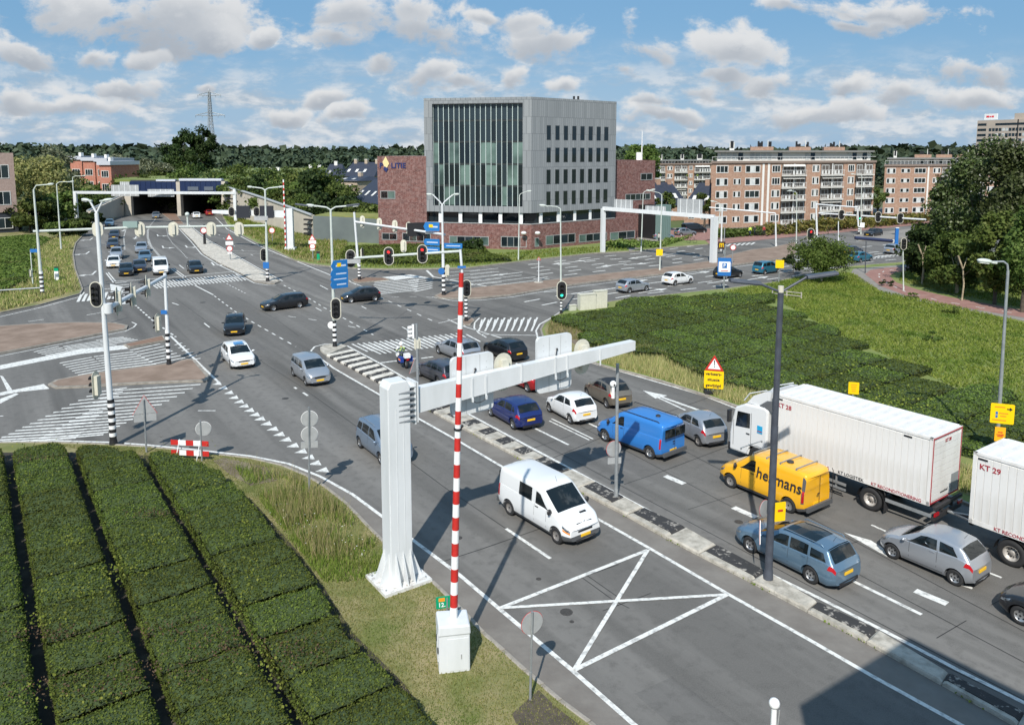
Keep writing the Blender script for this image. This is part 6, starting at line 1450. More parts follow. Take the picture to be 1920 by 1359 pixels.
# dark twin lamp near the median
e, b, t = mast('street_lamp', (1440, 1092), (1464, 548), .14, .10, dark_steel, 'dark grey twin armed lamp post standing on the near median', 'lamp post')
for p0, p1, p2, s_ in ((None, (1425, 532), (1372, 521), -1), (None, (1512, 520), (1562, 506), 1)):
    P1 = atd(*p1, b.y)-b; P2 = atd(*p2, b.y)-b; q = MB(); q.tube([tuple(t), tuple(P1)], .045, 10); q.build('lamp_arm', dark_steel, e)
    a_ = math.atan2(P2.x-P1.x, P2.y-P1.y+.001); o = lamp(e, P1, a_, 'flat', math.atan2(P2.z-P1.z, (P2-P1).length)*.5, 1.05)
q = MB(); q.cyl(t, t+Vector((0, 0, .22)), .10, .10, 12); q.build('sensor_cap', mat('cap_cream', (.55, .52, .42), .5), e)
q = MB(); q.box((0, 0, .03), (.5, .5, .06)); q.build('foot_plate', dark_steel, e)
pz = htop(b, 955); plate(e, (.27, -.16, pz), .42, .70, R(165), yellow_sign, back=None); disc(e, (-.2, .10, pz), .30, R(-40), white)
triangle(e, (-.32, .14, htop(b, 1002)), .82, R(-75))
q = MB(); q.box((.27, -.185, pz+.05), (.2, .012, .07), .26); q.build('sign_arrow', red, e)
# grey pole on the median with round sign and detector
e, b, t = mast('signal_mast', (1155, 936), (1158, 682), .085, .07, pole_grey, 'galvanised pole on the median with detector and round sign back', 'traffic signal')
disc(e, (-.12, .12, htop(b, 843)), .36, R(-20)); plate(e, (-.1, -.02, htop(b, 863)), .62, .28, R(-10), white, back=sback); P = Vector((-.22, -.1, htop(b, 722)))
q = MB(); q.cyl(P-Vector((0, 0, .55)), P, .08, .07, 10); q.sphere(tuple(P+Vector((0, 0, .08))), .15, 12); q.build('detector', white, e); q = MB(); q.sphere(tuple(P+Vector((.03, -.12, .08))), .05, 8); q.build('detector_lens', trimb, e); q = MB(); q.box((0, 0, .03), (.45, .45, .06)); q.build('foot_plate', sback, e)
e, b, t = mast('signal_mast', (784, 750), (781, 607), .09, .08, pole_grey, 'grey pole behind the gantry with white visored signal and triangle back', 'traffic signal')
P = Vector((-.35, 0, htop(b, 621))); q = MB()
for i in range(3): q.cyl((P.x, P.y-.1, P.z+.26-i*.26), (P.x-.2, P.y-.2, P.z+.23-i*.26), .11, .12, 12)
q.box((P.x+.1, P.y, P.z), (.14, .2, .85)); q.build('signal_head', white, e); head(e, (.0, 0, htop(b, 645)), R(-20), None, .42, .8); triangle(e, (-.2, .12, htop(b, 690)), .95, R(-55)); plate(e, (-.25, .12, htop(b, 716)), .9, .42, R(-55), white, back=sback)
# knob topped pole in the foreground
kb_ = Vector((4.33, 13.1, 0)); tz = atd(1452, 1318, 13.1); e = empty('detector_pole', Vector((tz.x, 13.1, 0)), 0, 'white knob topped pole cut off by the bottom edge', 'pole')
q = MB(); q.cyl((0, 0, 0), (0, 0, tz.z-.25), .06, .05, 12); q.build('pole', pole_grey, e); q = MB(); q.cyl((0, 0, tz.z-.5), (0, 0, tz.z-.05), .055, .05, 12); q.sphere((0, 0, tz.z), .10, 14); q.build('detector', white, e); q = MB(); q.tube([(.06, -.04, tz.z-.5), (.08, -.05, tz.z-.1)], .012, 6); q.build('cable', sback, e)
# right lamp post with yellow diversion signs
e, b, t = mast('street_lamp', (1867, 872), (1890, 508), .10, .065, pole_grey, 'galvanised lamp post with two yellow diversion signs above the trailer', 'lamp post')
q = MB(); P = atd(1860, 491, b.y)-b; q.tube([tuple(t), tuple(t+Vector((-.05, 0, .3))), tuple(t+Vector((-.25, 0, .45))), tuple(P)], .05, 8); q.build('lamp_arm', pole_grey, e); lamp(e, P, R(-90), 'cobra', s=1.1)
def ysign(e, p, w, h, az, lines, pic=0):
    plate(e, p, w, h, az, yellow_sign, 'sign_panel'); f = Vector((math.sin(az), math.cos(az), 0)); r = Vector((-f.y, f.x, 0)); q = MB()
    for i, ln in enumerate(lines): text(ln, h*.17, black, e, face(p+f*.016+Vector((0, 0, h*.33-i*h*.22)), r), bold=.004)
az_ = R(200); P = Vector((.05, -.12, htop(b, 774))); plate(e, P, 1.02, 1.0, az_, yellow_sign); f_ = Vector((math.sin(az_), math.cos(az_), 0)); r_ = Vector((-f_.y, f_.x, 0)); q = MB()
arT = face(P+f_*.02+r_*.30+Vector((0, 0, .25)), r_); q.add([arT @ Vector(p) for p in ((-.12, -.03, 0), (0, -.03, 0), (0, -.10, 0), (.13, 0, 0), (0, .10, 0), (0, .03, 0), (-.12, .03, 0))], [tuple(range(7))]); q.build('sign_arrow', black, e)
orn = mat('print_orange', (.75, .22, .02), .5)
for i, (z, w) in enumerate(((.33, .45), (.02, .4), (-.12, .25), (-.33, .6))):
    q = MB(); T = face(P+f_*.02+r_*(-.12 if i in (0, 3) else .05)+Vector((0, 0, z)), r_); q.add([T @ Vector(p) for p in ((-w/2, -.025, 0), (w/2, -.025, 0), (w/2, .025, 0), (-w/2, .025, 0))], [(0, 1, 2, 3)]); q.build('text_line', orn, e)
for z in (.02, -.15):
    q = MB(); T = face(P+f_*.02+r_*(-.24)+Vector((0, 0, z)), r_); q.add([T @ Vector(p) for p in ((-.05, -.07, 0), (.05, -.07, 0), (.05, .07, 0), (-.05, .07, 0))], [(0, 1, 2, 3)]); q.build('pictogram', blue_sign, e)
P2 = Vector((-.0, -.14, htop(b, 812))); plate(e, P2, .46, .72, az_, mat('amber_sign', (.85, .40, .01), .5))
for z, w in ((.1, .2), (-.02, .32), (-.1, .24)):
    q = MB(); T = face(P2+f_*.02+Vector((0, 0, z)), r_); q.add([T @ Vector(p) for p in ((-w/2, -.02, 0), (w/2, -.03, 0), (w/2, .03, 0), (-w/2, .02, 0))], [(0, 1, 2, 3)]); q.build('text_line', red, e)
# changed traffic situation sign
e, b = post('road_sign', (1337, 742), 2.55, .035, 'red triangle with exclamation mark above a yellow text board on the dry verge'); az_ = R(196); f_ = Vector((math.sin(az_), math.cos(az_), 0)); r_ = Vector((-f_.y, f_.x, 0))
triangle(e, Vector((0, -.08, 2.0)), 1.12, az_); plate(e, Vector((0, -.06, 1.08)), 1.2, 1.18, az_, yellow_sign)
for i, ln in enumerate(('verkeers-', 'situatie', 'gewijzigd')): text(ln, .26, black, e, face(Vector((-.02, -.06, 1.44-i*.37))+f_*.02, r_), bold=.006)
q = MB(); T = face(Vector((0, -.08, 2.0))+f_*.03, r_); q.add([T @ Vector(p) for p in ((-.035, .34, 0), (-.02, .0, 0), (.02, .0, 0), (.035, .34, 0))], [(0, 1, 2, 3)]); q.add([T @ Vector(p) for p in ((-.03, -.12, 0), (.03, -.12, 0), (.03, -.05, 0), (-.03, -.05, 0))], [(0, 1, 2, 3)]); q.build('exclamation_mark', black, e)
q = MB(); q.box((0, .08, .25), (1.1, .5, .18)); q.build('ballast_block', trimb, e)
e, b = post('road_sign', (1593, 852), 3.4, .04, 'small yellow text sign sticking up behind the lorry'); P = Vector((0, -.06, htop(b, 727))); plate(e, P, .50, .62, az_, yellow_sign)
for i in range(4):
    q = MB(); T = face(P+f_*.02+Vector((0, 0, .18-i*.11)), r_); w = .3-.04*i; q.add([T @ Vector(p) for p in ((-w/2, -.015, 0), (w/2, -.015, 0), (w/2, .015, 0), (-w/2, .015, 0))], [(0, 1, 2, 3)]); q.build('text_line', orn, e)
e, b = post('road_sign', (1460, 533), 2.6, .05, 'square yellow sign near the teal people carrier'); plate(e, Vector((0, -.1, htop(b, 495))), .95, .95, R(190), yellow_sign)
e, b = post('parking_sign', (1357, 546), 5.2, .07, 'tall blue parking route sign with white panel at the hedge edge', 'sign'); P = Vector((-.05, -.15, htop(b, 500))); plate(e, P, 1.45, 2.0, R(190), blue_sign); plate(e, P+Vector((0, -.04, .0)), 1.25, 1.15, R(190), white); f_ = Vector((math.sin(R(190)), math.cos(R(190)), 0)); r_ = Vector((-f_.y, f_.x, 0))
plate(e, P+Vector((0, -.07, .15)), .5, .55, R(190), blue_sign); text('P', .5, white, e, face(P+f_*.10+Vector((0, -.0, .15)), r_), bold=.01); plate(e, P+Vector((0, -.07, -.42)), .8, .10, R(190), mat('print_pink', (.6, .25, .25), .5))
e, b = post('sign_post', (1357, 476), 4.0, .09, 'post with a square brown restaurant logo sign by the portal', 'sign'); P = Vector((-.4, -.15, htop(b, 460))); plate(e, P, 1.1, 1.15, R(185), mat('logo_brown', (.05, .025, .02), .5)); text('m', 1.3, yellow_sign, e, face(P+Vector((0, -.06, .12)), (1, .08, 0)), bold=.02, xs=.8)
e, b = post('road_sign', (1373, 497), 2.6, .05, 'small round red rimmed sign on the brown median'); disc(e, Vector((0, -.1, htop(b, 464))), .38, R(185), white)
e, b = post('delineator', (1010, 531), 3.1, .06, 'short white reflector post on the tip of the arterial median', 'post', m=pole_white); triangle(e, Vector((0, -.08, 2.9)), .5, R(190), sback); q = MB(); q.cyl((0, 0, .1), (0, 0, .2), .6, .5, 12); q.build('foot', concrete, e)
# equipment cabinets
for (px, py, w, d, h, lb) in ((1100, 582, 1.75, .6, 1.55, 'wide cream equipment cabinet by the hedge corner'), (1125, 579, 1.3, .6, 1.75, 'taller cream equipment cabinet next to the wide one'), (1073, 584, .7, .4, .55, 'low cream box left of the equipment cabinets')):
    e = empty('equipment_cabinet', G(px, py), R(24), lb, 'cabinet'); q = MB(); q.box((0, 0, h/2+.06), (w, d, h)); q.build('housing', mat('cabinet_cream', (.55, .55, .47), .6, c2=(.45, .45, .38), ns=1.5), e); q = MB(); q.box((0, 0, h+.09), (w+.08, d+.08, .06)); q.build('roof', cream, e)
    if w > 1: 
        for x in (-w/4, w/4): q = MB(); q.box((x, -d/2-.008, h/2+.05), (w/2-.05, .015, h-.15)); q.build('door', cream, e)
# white portal gantry over the arterial
b1 = G(1130, 474); b2 = G(1337, 494); e = empty('sign_gantry', b1, 0, 'white portal gantry with sign backs spanning the arterial', 'gantry'); d = b2-b1; z1 = htop(b1, 391); z2 = htop(b2, 407)
q = MB(); q.box((0, 0, z1/2), (.62, .5, z1), .5); q.build('column', pole_white, e); q = MB(); q.box((d.x, d.y, z2/2), (.8, .65, z2), .5); q.build('column', pole_white, e)
beam(e, (0, 0, z1), (d.x, d.y, z2), .5, .55, .55, pole_white, 'beam')
for f, w, h, dz in ((.20, 3.3, 1.7, .7), (.50, 3.4, 1.0, .4), (.80, 3.9, 2.3, 1.1)):
    P = d*f; z = z1+(z2-z1)*f+dz; A_z = math.atan2(d.x, d.y)-math.pi/2; plate(e, Vector((P.x, P.y+.55, z)), w, h, A_z, sback)
    for i in range(4): q = MB(); X = (i-1.5)*w/4; r = d.normalized(); r.z = 0; q.box((P.x+r.x*X, P.y+.48+r.y*X, z), (.08, .06, h)); q.build('strut', pole_white, e)
# gantry over the tunnel road, further back
b1 = G(145, 425); b2 = E_(-66.5, 172); b2.z = 0; e = empty('sign_gantry', b1, 0, 'thin white portal gantry with sign backs before the tunnel mouth', 'gantry'); z1 = htop(b1, 361); R_ = atd(440, 362, 172)-b1; R_.z = 0
q = MB(); q.box((0, 0, z1/2), (.6, .6, z1)); q.build('column', pole_white, e); q = MB(); q.box((R_.x, R_.y, z1/2+.2), (.6, .6, z1)); q.build('column', pole_white, e); beam(e, (-.4, 0, z1), (R_.x+.3, R_.y, atd(440, 362, 172).z), .6, .55, .55, pole_white, 'beam')
for x0, x1, y0, y1 in ((208, 261, 347, 368), (225, 243, 341, 347), (277, 327, 355, 369)):
    a = atd(x0, y0, b1.y+6)-b1; c = atd(x1, y1, b1.y+6)-b1; q = MB(); q.box(((a.x+c.x)/2, a.y, (a.z+c.z)/2), (c.x-a.x, .2, a.z-c.z)); q.build('sign_back', sback, e)
    for i in range(5): q = MB(); q.box((a.x+(c.x-a.x)*(i+.5)/5, a.y-.14, (a.z+c.z)/2), (.12, .06, a.z-c.z)); q.build('strut', pole_white, e)
# second cantilever gantry by the tunnel road
b = G(545, 471); e = empty('sign_gantry', b, 0, 'white cantilever gantry with black matrix boards left of the ramp wall', 'gantry'); zt = htop(b, 391); q = MB(); q.box((0, 0, zt/2), (1.1, .7, zt)); q.build('column', pole_white, e); q = MB(); q.box((0, 0, .3), (1.6, 1.2, .6)); q.build('base', pole_white, e)
A1 = atd(399, 397, b.y+4)-b; beam(e, (-.5, 0, zt-.9), tuple(A1), .4, 1.1, .5, pole_white)
for x0, x1 in ((443, 469), (487, 513)):
    f = (545-(x0+x1)/2)/146; a = atd(x0, 386, b.y+4*f-1.1)-b; c = atd(x1, 409, b.y+4*f-1.1)-b; q = MB(); q.box(((a.x+c.x)/2, a.y, (a.z+c.z)/2), (c.x-a.x, .3, a.z-c.z)); q.build('matrix_board', mat('matrix_black', (.025, .027, .035), .4), e)
for px in (434, 481): f = (545-px)/146; head(e, atd(px, 397, b.y+4*f-1.1)-b, R(170), None, .95, 1.5)
b = G(536, 472); e = empty('striped_pole', b, 0, 'small red and white banded pole beside the second gantry', 'striped pole'); t_ = htop(b, 337)
for i in range(26): q = MB(); q.cyl((0, 0, t_*i/26), (0, 0, t_*(i+1)/26), .11, .11, 8); q.build('white_band' if i % 2 else 'red_band', white if i % 2 else red, e)
# sign stacks near the tunnel
for (bx, by, ys) in ((432, 489, (446, 456, 466, 474)), (587, 489, (447, 454, 462, 468))):
    e, b = post('road_sign', (bx, by), 4.6, .06, 'red triangle over plates and round sign %s' % ('on the tunnel median edge' if bx < 500 else 'on the grass right of the second gantry')); k_ = b.y/80
    triangle(e, Vector((0, -.1, htop(b, ys[0]))), 1.0, R(175)); plate(e, Vector((0, -.1, htop(b, ys[1]))), 1.05, .5, R(175), white); disc(e, Vector((0, -.1, htop(b, ys[2]))), .42, R(175), white); plate(e, Vector((0, -.1, htop(b, ys[3]))), .6, .25, R(175), white)
e, b = post('road_sign', (384, 459), 3.4, .18, 'round red rimmed sign on a dark post on the tunnel median', m=black); disc(e, Vector((0, -.2, htop(b, 432))), .5, R(175), white)
e, b = post('road_sign', (511, 455), 2.6, .05, 'round sign in the grass between the lamp post and second gantry'); disc(e, Vector((0, -.1, htop(b, 432))), .5, R(175), white)
e, b = post('direction_sign', (62, 537), 4.2, .06, 'slim post with a small blue arm sign at the left verge', m=pole_light); plate(e, Vector((.6, -.1, htop(b, 470))), 1.1, .4, R(175), blue_sign); head(e, Vector((-.1, -.1, htop(b, 512))), R(-80), None, .4, 1.0)
e = empty('marker_board', G(107, 528), 0, 'green topped white marker board on the left verge', 'sign'); q = MB(); q.box((0, 0, .7), (.5, .12, 1.1)); q.build('panel', white, e); q = MB(); q.box((0, 0, 1.45), (.5, .12, .35)); q.build('top', mat('sign_green', (0, .3, .14)), e); q = MB(); q.box((0, 0, 1.72), (.4, .1, .15)); q.build('cap', black, e)
e = empty('marker_board', G(597, 489), 0, 'small green marker board right of the sign stack', 'sign'); q = MB(); q.box((0, 0, .5), (.4, .1, 1.0)); q.build('panel', mat('sign_green', (0, .3, .14)), e); q = MB(); q.box((0, 0, 1.2), (.5, .1, .3)); q.build('cap', black, e)
# far signals on the right
e, b, t = mast('signal_mast', (1610, 440), (1608, 392), .16, .14, pole_white, 'white mast whose long beam carries four signals before the apartments', 'traffic signal', 6, 1.6)
A0 = atd(1535, 400, b.y+8)-b; A1 = atd(1736, 412, b.y-6)-b; q = MB(); q.tube([tuple(A0), tuple(A1)], .16, 8); q.build('beam', pole_white, e)
for px, lit in ((1580, None), (1615, 'g'), (1650, None), (1690, None)):
    f = (px-1535)/201; head(e, A0.lerp(A1, f)+Vector((0, -.3, 0)), R(185), lit, 1.15, 2.0)
plate(e, Vector((.5, -.2, htop(b, 422))), .8, .9, R(185), white)
e, b, t = mast('signal_mast', (1532, 447), (1530, 380), .18, .14, pole_white, 'white mast with a horizontal arm in front of the balconies', 'traffic signal'); A0 = atd(1530, 383, b.y)-b; A1 = atd(1608, 389, b.y)-b; q = MB(); q.tube([tuple(A0), tuple(A1)], .12, 8); q.build('arm', pole_white, e)
e, b, t = mast('signal_mast', (1455, 463), (1454, 400), .14, .12, pole_white, 'white mast with an arm reaching left before the brick apartments', 'traffic signal'); A1 = atd(1330, 389, b.y+4)-b; q = MB(); q.tube([tuple(t), tuple(A1)], .11, 8); q.build('arm', pole_white, e)
e, b, t = mast('signal_mast', (1352, 470), (1354, 392), .13, .11, pole_white, 'white mast beside the logo sign', 'traffic signal')
e, b, t = mast('signal_mast', (1519, 497), (1519, 432), .07, .06, pole_light, 'post with a red signal above the small round tree', 'traffic signal'); head(e, atd(1520, 440, b.y)-b, R(185), 'r', 1.0, 1.8)
e, b, t = mast('signal_mast', (1694, 546), (1693, 452), .07, .06, pole_light, 'slim post with a dark signal at the cycle path', 'traffic signal'); head(e, atd(1693, 457, b.y)-b+Vector((0, -.2, 0)), R(190), None, .62, 1.35)
e, b, t = mast('signal_mast', (1572, 452), (1572, 415), .09, .08, pole_white, 'thin white post between the mast and the beam signals', 'traffic signal')
# dark long lamp by the footpath
e, b, t = mast('street_lamp', (1622, 514), (1624, 452), .06, .05, dark_steel, 'dark post with a long horizontal lamp bar by the footpath', 'lamp post'); A0 = atd(1603, 446, b.y)-b; A1 = atd(1674, 452, b.y)-b; q = MB(); q.tube([tuple(A0), tuple(A1)], .22, 10); q.build('lamp_head', mat('lamp_bar_blue', (.03, .04, .09), .3), e); q = MB(); q.box(tuple(A1), (.25, .3, .4)); q.build('lamp_end', white, e)
e = empty('information_pillar', G(1680, 462), 0, 'slim blue pillar beside the far kerb', 'sign'); q = MB(); q.box((0, 0, 1.5), (.5, .3, 3)); q.build('panel', blue_sign, e); q = MB(); q.box((0, 0, 3.05), (.54, .34, .1)); q.build('cap', white, e)
# fence rail on the left verge, white rail in the meadow
e = empty('crash_rail', G(20, 552), 0, 'low grey crash rail on the left verge', 'rail'); p0 = G(0, 555)-G(20, 552); p1 = G(76, 549)-G(20, 552); q = MB(); q.cyl(p0+Vector((-3, -1, .55)), p1+Vector((0, 0, .55)), .09, .09, 8); q.build('rail', pole_grey, e)
for f in (0, .5, 1): q = MB(); P = p0.lerp(p1, f); q.box((P.x, P.y, .28), (.1, .1, .5)); q.build('post', pole_grey, e)
e = empty('wooden_rail', G(1480, 558), 0, 'low pale wooden rail in the meadow behind the dark lamp', 'rail'); p0 = G(1448, 556)-G(1480, 558); p1 = G(1502, 562)-G(1480, 558)
for dz in (.35, .7): q = MB(); q.cyl(p0+Vector((0, 0, dz)), p1+Vector((0, 0, dz)), .05, .05, 6); q.build('rail', concrete, e)
for f in (0, .5, 1): q = MB(); P = p0.lerp(p1, f); q.box((P.x, P.y, .4), (.1, .1, .8)); q.build('post', concrete, e)
# ---------------------------------------------------------------- people
skin = mat('skin', (.45, .27, .19), .6)
def person(loc, az, top, legs_m, hair, label, pose='walk', helmet=None, h=1.76):
    # one continuous body grown over a skeleton; clothes and hair are parts over it
    s = h/1.76
    J = {'pel': (0, 0, .95), 'chest': (0, .02, 1.32), 'neck': (0, .02, 1.48), 'head': (0, .03, 1.62), 'crown': (0, .02, 1.70), 'shL': (-.19, 0, 1.40), 'elL': (-.25, .03, 1.13), 'haL': (-.24, .15, .90), 'shR': (.19, 0, 1.40), 'elR': (.25, -.03, 1.13), 'haR': (.24, .05, .88),
         'hpL': (-.09, 0, .90), 'knL': (-.10, .12, .50), 'anL': (-.10, -.02, .09), 'toL': (-.10, .12, .04), 'hpR': (.09, 0, .90), 'knR': (.10, .02, .50), 'anR': (.10, -.16, .10), 'toR': (.10, -.03, .04)}
    if pose == 'ride':
        J.update({'pel': (0, -.10, .88), 'chest': (0, .10, 1.22), 'neck': (0, .17, 1.38), 'head': (0, .22, 1.50), 'crown': (0, .22, 1.58), 'shL': (-.19, .12, 1.30), 'elL': (-.30, .30, 1.10), 'haL': (-.32, .52, 1.05), 'shR': (.19, .12, 1.30), 'elR': (.30, .30, 1.10), 'haR': (.32, .52, 1.05),
                  'hpL': (-.11, -.08, .86), 'knL': (-.22, .30, .66), 'anL': (-.20, .02, .32), 'toL': (-.22, .16, .26), 'hpR': (.11, -.08, .86), 'knR': (.22, .30, .66), 'anR': (.20, .02, .32), 'toR': (.22, .16, .26)})
    E2 = [('pel', 'chest'), ('chest', 'neck'), ('neck', 'head'), ('head', 'crown'), ('chest', 'shL'), ('shL', 'elL'), ('elL', 'haL'), ('chest', 'shR'), ('shR', 'elR'), ('elR', 'haR'), ('pel', 'hpL'), ('hpL', 'knL'), ('knL', 'anL'), ('anL', 'toL'), ('pel', 'hpR'), ('hpR', 'knR'), ('knR', 'anR'), ('anR', 'toR')]
    rad = {'pel': .14, 'chest': .15, 'neck': .06, 'head': .095, 'crown': .08, 'shL': .07, 'elL': .045, 'haL': .035, 'hpL': .09, 'knL': .062, 'anL': .042, 'toL': .035}
    ks_ = list(J); me = bpy.data.meshes.new('body'); me.from_pydata([tuple(x*s for x in J[k]) for k in ks_], [(ks_.index(a), ks_.index(b)) for a, b in E2], []); o = bpy.data.objects.new('t', me); col.objects.link(o)
    sk = o.modifiers.new('s', 'SKIN'); sb = o.modifiers.new('u', 'SUBSURF'); sb.levels = 1; sb.render_levels = 1
    for i, k in enumerate(ks_): r = rad.get(k, rad.get(k[:-1]+'L', .05))*s; me.skin_vertices[0].data[i].radius = (r, r); me.skin_vertices[0].data[i].use_root = (k == 'pel')
    dg = bpy.context.evaluated_depsgraph_get(); m2 = bpy.data.meshes.new_from_object(o.evaluated_get(dg)); bpy.data.objects.remove(o); m2.name = 'person'
    m2.materials.clear()
    for m in (skin, top, legs_m, black): m2.materials.append(m)
    hz = J['neck'][2]*s; pz_ = J['pel'][2]*s
    for p in m2.polygons:
        p.use_smooth = True; c = p.center; arm = abs(c.x) > .2*s and c.z < 1.0*s if pose != 'ride' else c.y > .47*s
        p.material_index = 0 if (c.z > hz or arm) else (1 if c.z > pz_+.0 or (abs(c.x) > .17*s and pose != 'ride') else (3 if c.z < (.12*s if pose != 'ride' else .36) else 2))
    e = bpy.data.objects.new('person', m2); col.objects.link(e); e.location = loc; e.rotation_euler = (0, 0, -az); tag(e, label, 'person')
    hd = Vector(J['crown'])*s; q = MB()
    if helmet: q.sphere((hd.x, hd.y, hd.z+.0), .155*s, 14, 0, (1, 1.08, 1)); q.build('helmet', helmet, e); q = MB(); q.sphere((hd.x, hd.y+.06*s, hd.z-.01), .115*s, 10, 0, (1, 1.1, .55)); q.build('visor', black, e)
    else: q.sphere((hd.x, hd.y-.015, hd.z+.02), .105*s, 10, 0, (1, 1.05, .9)); q.build('hair', hair, e)
    return e
jean = mat('jeans', (.04, .06, .12), .9); dkc = mat('dark_cloth', (.025, .025, .03), .9); hv = mat('high_visibility', (.55, .75, .08), .7); ltc = mat('light_cloth', (.5, .48, .45), .9); brh = mat('brown_hair', (.06, .035, .02), .8); redc = mat('red_cloth', (.35, .04, .04), .9)
mz = R(-28); mp = G(755, 686)
person(Vector((mp.x-.02, mp.y, 0)), mz, mat('police_jacket', (.35, .5, .12), .7, c2=(.03, .04, .07), ns=3.5, ramp_=(.46, .5)), dkc, brh, 'motorcycle rider in yellow patched jacket and white helmet at the stop line', 'ride', white)
e = empty('motorcycle', mp, -mz, 'dark police motorcycle waiting before the crossing stripes', 'motorcycle')
for y in (.78, -.72):
    q = MB(); q.lathe([(.20, -.06), (.30, -.07), (.325, 0), (.30, .07), (.20, .06)], (0, y, .325), 'X', 20); q.build('wheel', rubber, e); q = MB(); q.lathe([(.0, -.03), (.20, -.04), (.20, .04), (0, .03)], (0, y, .325), 'X', 14); q.build('rim', alloy, e)
q = MB(); q.xprism([(-.45, .40), (.35, .38), (.55, .62), (.40, .92), (.12, .98), (-.05, .82), (-.5, .80), (-.85, .88), (-.85, .72), (-.5, .6)], Matrix.Rotation(math.pi/2, 4, 'Z'), -.14, .14); o = q.build('frame', mat('motor_dark', (.02, .025, .04), .35, coat=.5), e)
q = MB(); q.xprism([(.30, .55), (.75, .62), (.80, .95), (.62, 1.28), (.45, 1.25), (.38, .95)], Matrix.Rotation(math.pi/2, 4, 'Z'), -.24, .24); q.build('fairing', white, e)
q = MB(); q.cyl((-.36, .48, 1.06), (.36, .48, 1.06), .018, .018, 8); q.build('handlebar', black, e)
for sx in (1, -1): q = MB(); q.box((sx*.34, -.62, .68), (.24, .50, .36)); q.build('pannier', mat('pannier_blue', (.02, .05, .25), .4), e); q = MB(); q.box((sx*.47, -.62, .68), (.01, .4, .12)); q.build('reflector', mat('print_orange2', (.85, .2, .03), .4), e); q = MB(); q.cyl((sx*.07, .62, .95), (sx*.07, .78, .32), .03, .03, 8); q.build('fork', alloy, e); q = MB(); q.box((sx*.40, .48, 1.15), (.16, .03, .10)); q.build('mirror', black, e)
q = MB(); q.box((0, -.92, .98), (.42, .34, .30)); q.build('top_box', white, e); q = MB(); q.box((0, -1.08, .72), (.2, .03, .12)); q.build('tail_light', lamp_r, e)
for (px, py, az, tm_, lm, lb) in ((1235, 456, 40, ltc, dkc, 'person in pale top walking behind the curved lamp posts'), (1406, 442, 200, hv, jean, 'person in yellow green top waiting at the far crossing'), (1415, 441, 190, dkc, jean, 'person in dark clothes waiting at the far crossing'), (1432, 441, 170, redc, dkc, 'person in red top at the right end of the waiting group'), (1472, 437, 150, dkc, dkc, 'cyclist in black on the red cycle path')):
    person(G(px, py, .13), R(az), tm_, lm, brh, lb)
def bicycle(px, py, az, label):
    e = empty('bicycle', G(px, py, .13), -R(az), label, 'bicycle')
    for y in (.52, -.52): q = MB(); q.lathe([(.30, -.02), (.345, 0), (.30, .02), (.30, -.02)], (0, y, .345), 'X', 16); q.build('wheel', rubber, e)
    q = MB(); q.tube([(0, -.52, .345), (0, -.1, .32), (0, .38, .85), (0, -.18, .85), (0, -.1, .32)], .018, 6); q.tube([(0, .52, .345), (0, .38, 1.02)], .018, 6); q.tube([(0, -.52, .345), (0, -.18, .85)], .014, 6); q.build('frame', black, e)
    q = MB(); q.tube([(-.28, .28, 1.05), (0, .38, 1.05), (.28, .28, 1.05)], .014, 6); q.build('handlebar', sback, e); q = MB(); q.box((0, -.22, .95), (.16, .26, .06)); q.build('saddle', black, e)
bicycle(1297, 456, 100, 'bicycle standing near the parked cars of the police station'); bicycle(1424, 443, 100, 'bicycle among the people waiting at the far crossing')
# ================================================================ buildings
zinc = brick('zinc_cladding', (.27, .285, .295), (.215, .23, .24), (.13, .14, .15), .62, 2.6, .03, .4, (.5, .9)); redbrick = brick('dark_red_brick', (.15, .05, .04), (.085, .035, .033), (.36, .28, .26), .48, .15)
aptbrick = brick('orange_brick', (.36, .205, .14), (.29, .165, .115), (.42, .35, .28), .44, .14); palebrick = brick('pale_brick', (.42, .33, .24), (.36, .28, .2), (.45, .4, .34), .3, .1)
gl_dark = mat('facade_glass', (.010, .016, .02), .04, spec=.55); gl_green = mat('green_screen_glass', (.14, .21, .185), .12, spec=.5, c2=(.04, .065, .06), ns=.25, nd=2); gl_mid = mat('grey_green_glass', (.022, .034, .042), .05, spec=.55)
fin_m = mat('pale_fin', (.42, .49, .47), .35); frame_w = mat('window_frame_white', (.62, .62, .60), .5); blind = mat('white_blind', (.62, .64, .62), .7, c2=(.45, .48, .48), ns=.8, nd=2); wwall = mat('white_render', (.70, .69, .65), .8); slate = mat('blue_black_tiles', (.022, .028, .045), .55, c2=(.035, .04, .06), ns=2); roof_g = mat('roof_gravel', (.25, .25, .24), .9)
def hit(px, P, D):                                  # where the view through column px crosses the wall line P + t D
    k_ = (px-960)/1481.; return (k_*P.y-P.x)/(D.x-k_*D.y)
def wallT(P, D):                                    # frame: x along the wall, y into the building, z up
    d = Vector((D.x, D.y, 0)).normalized(); n = Vector((-d.y, d.x, 0))
    if n.y < 0: n = -n
    m_ = Matrix.Identity(4); m_.col[0][:3] = d; m_.col[1][:3] = n; m_.translation = (P.x, P.y, 0); return m_
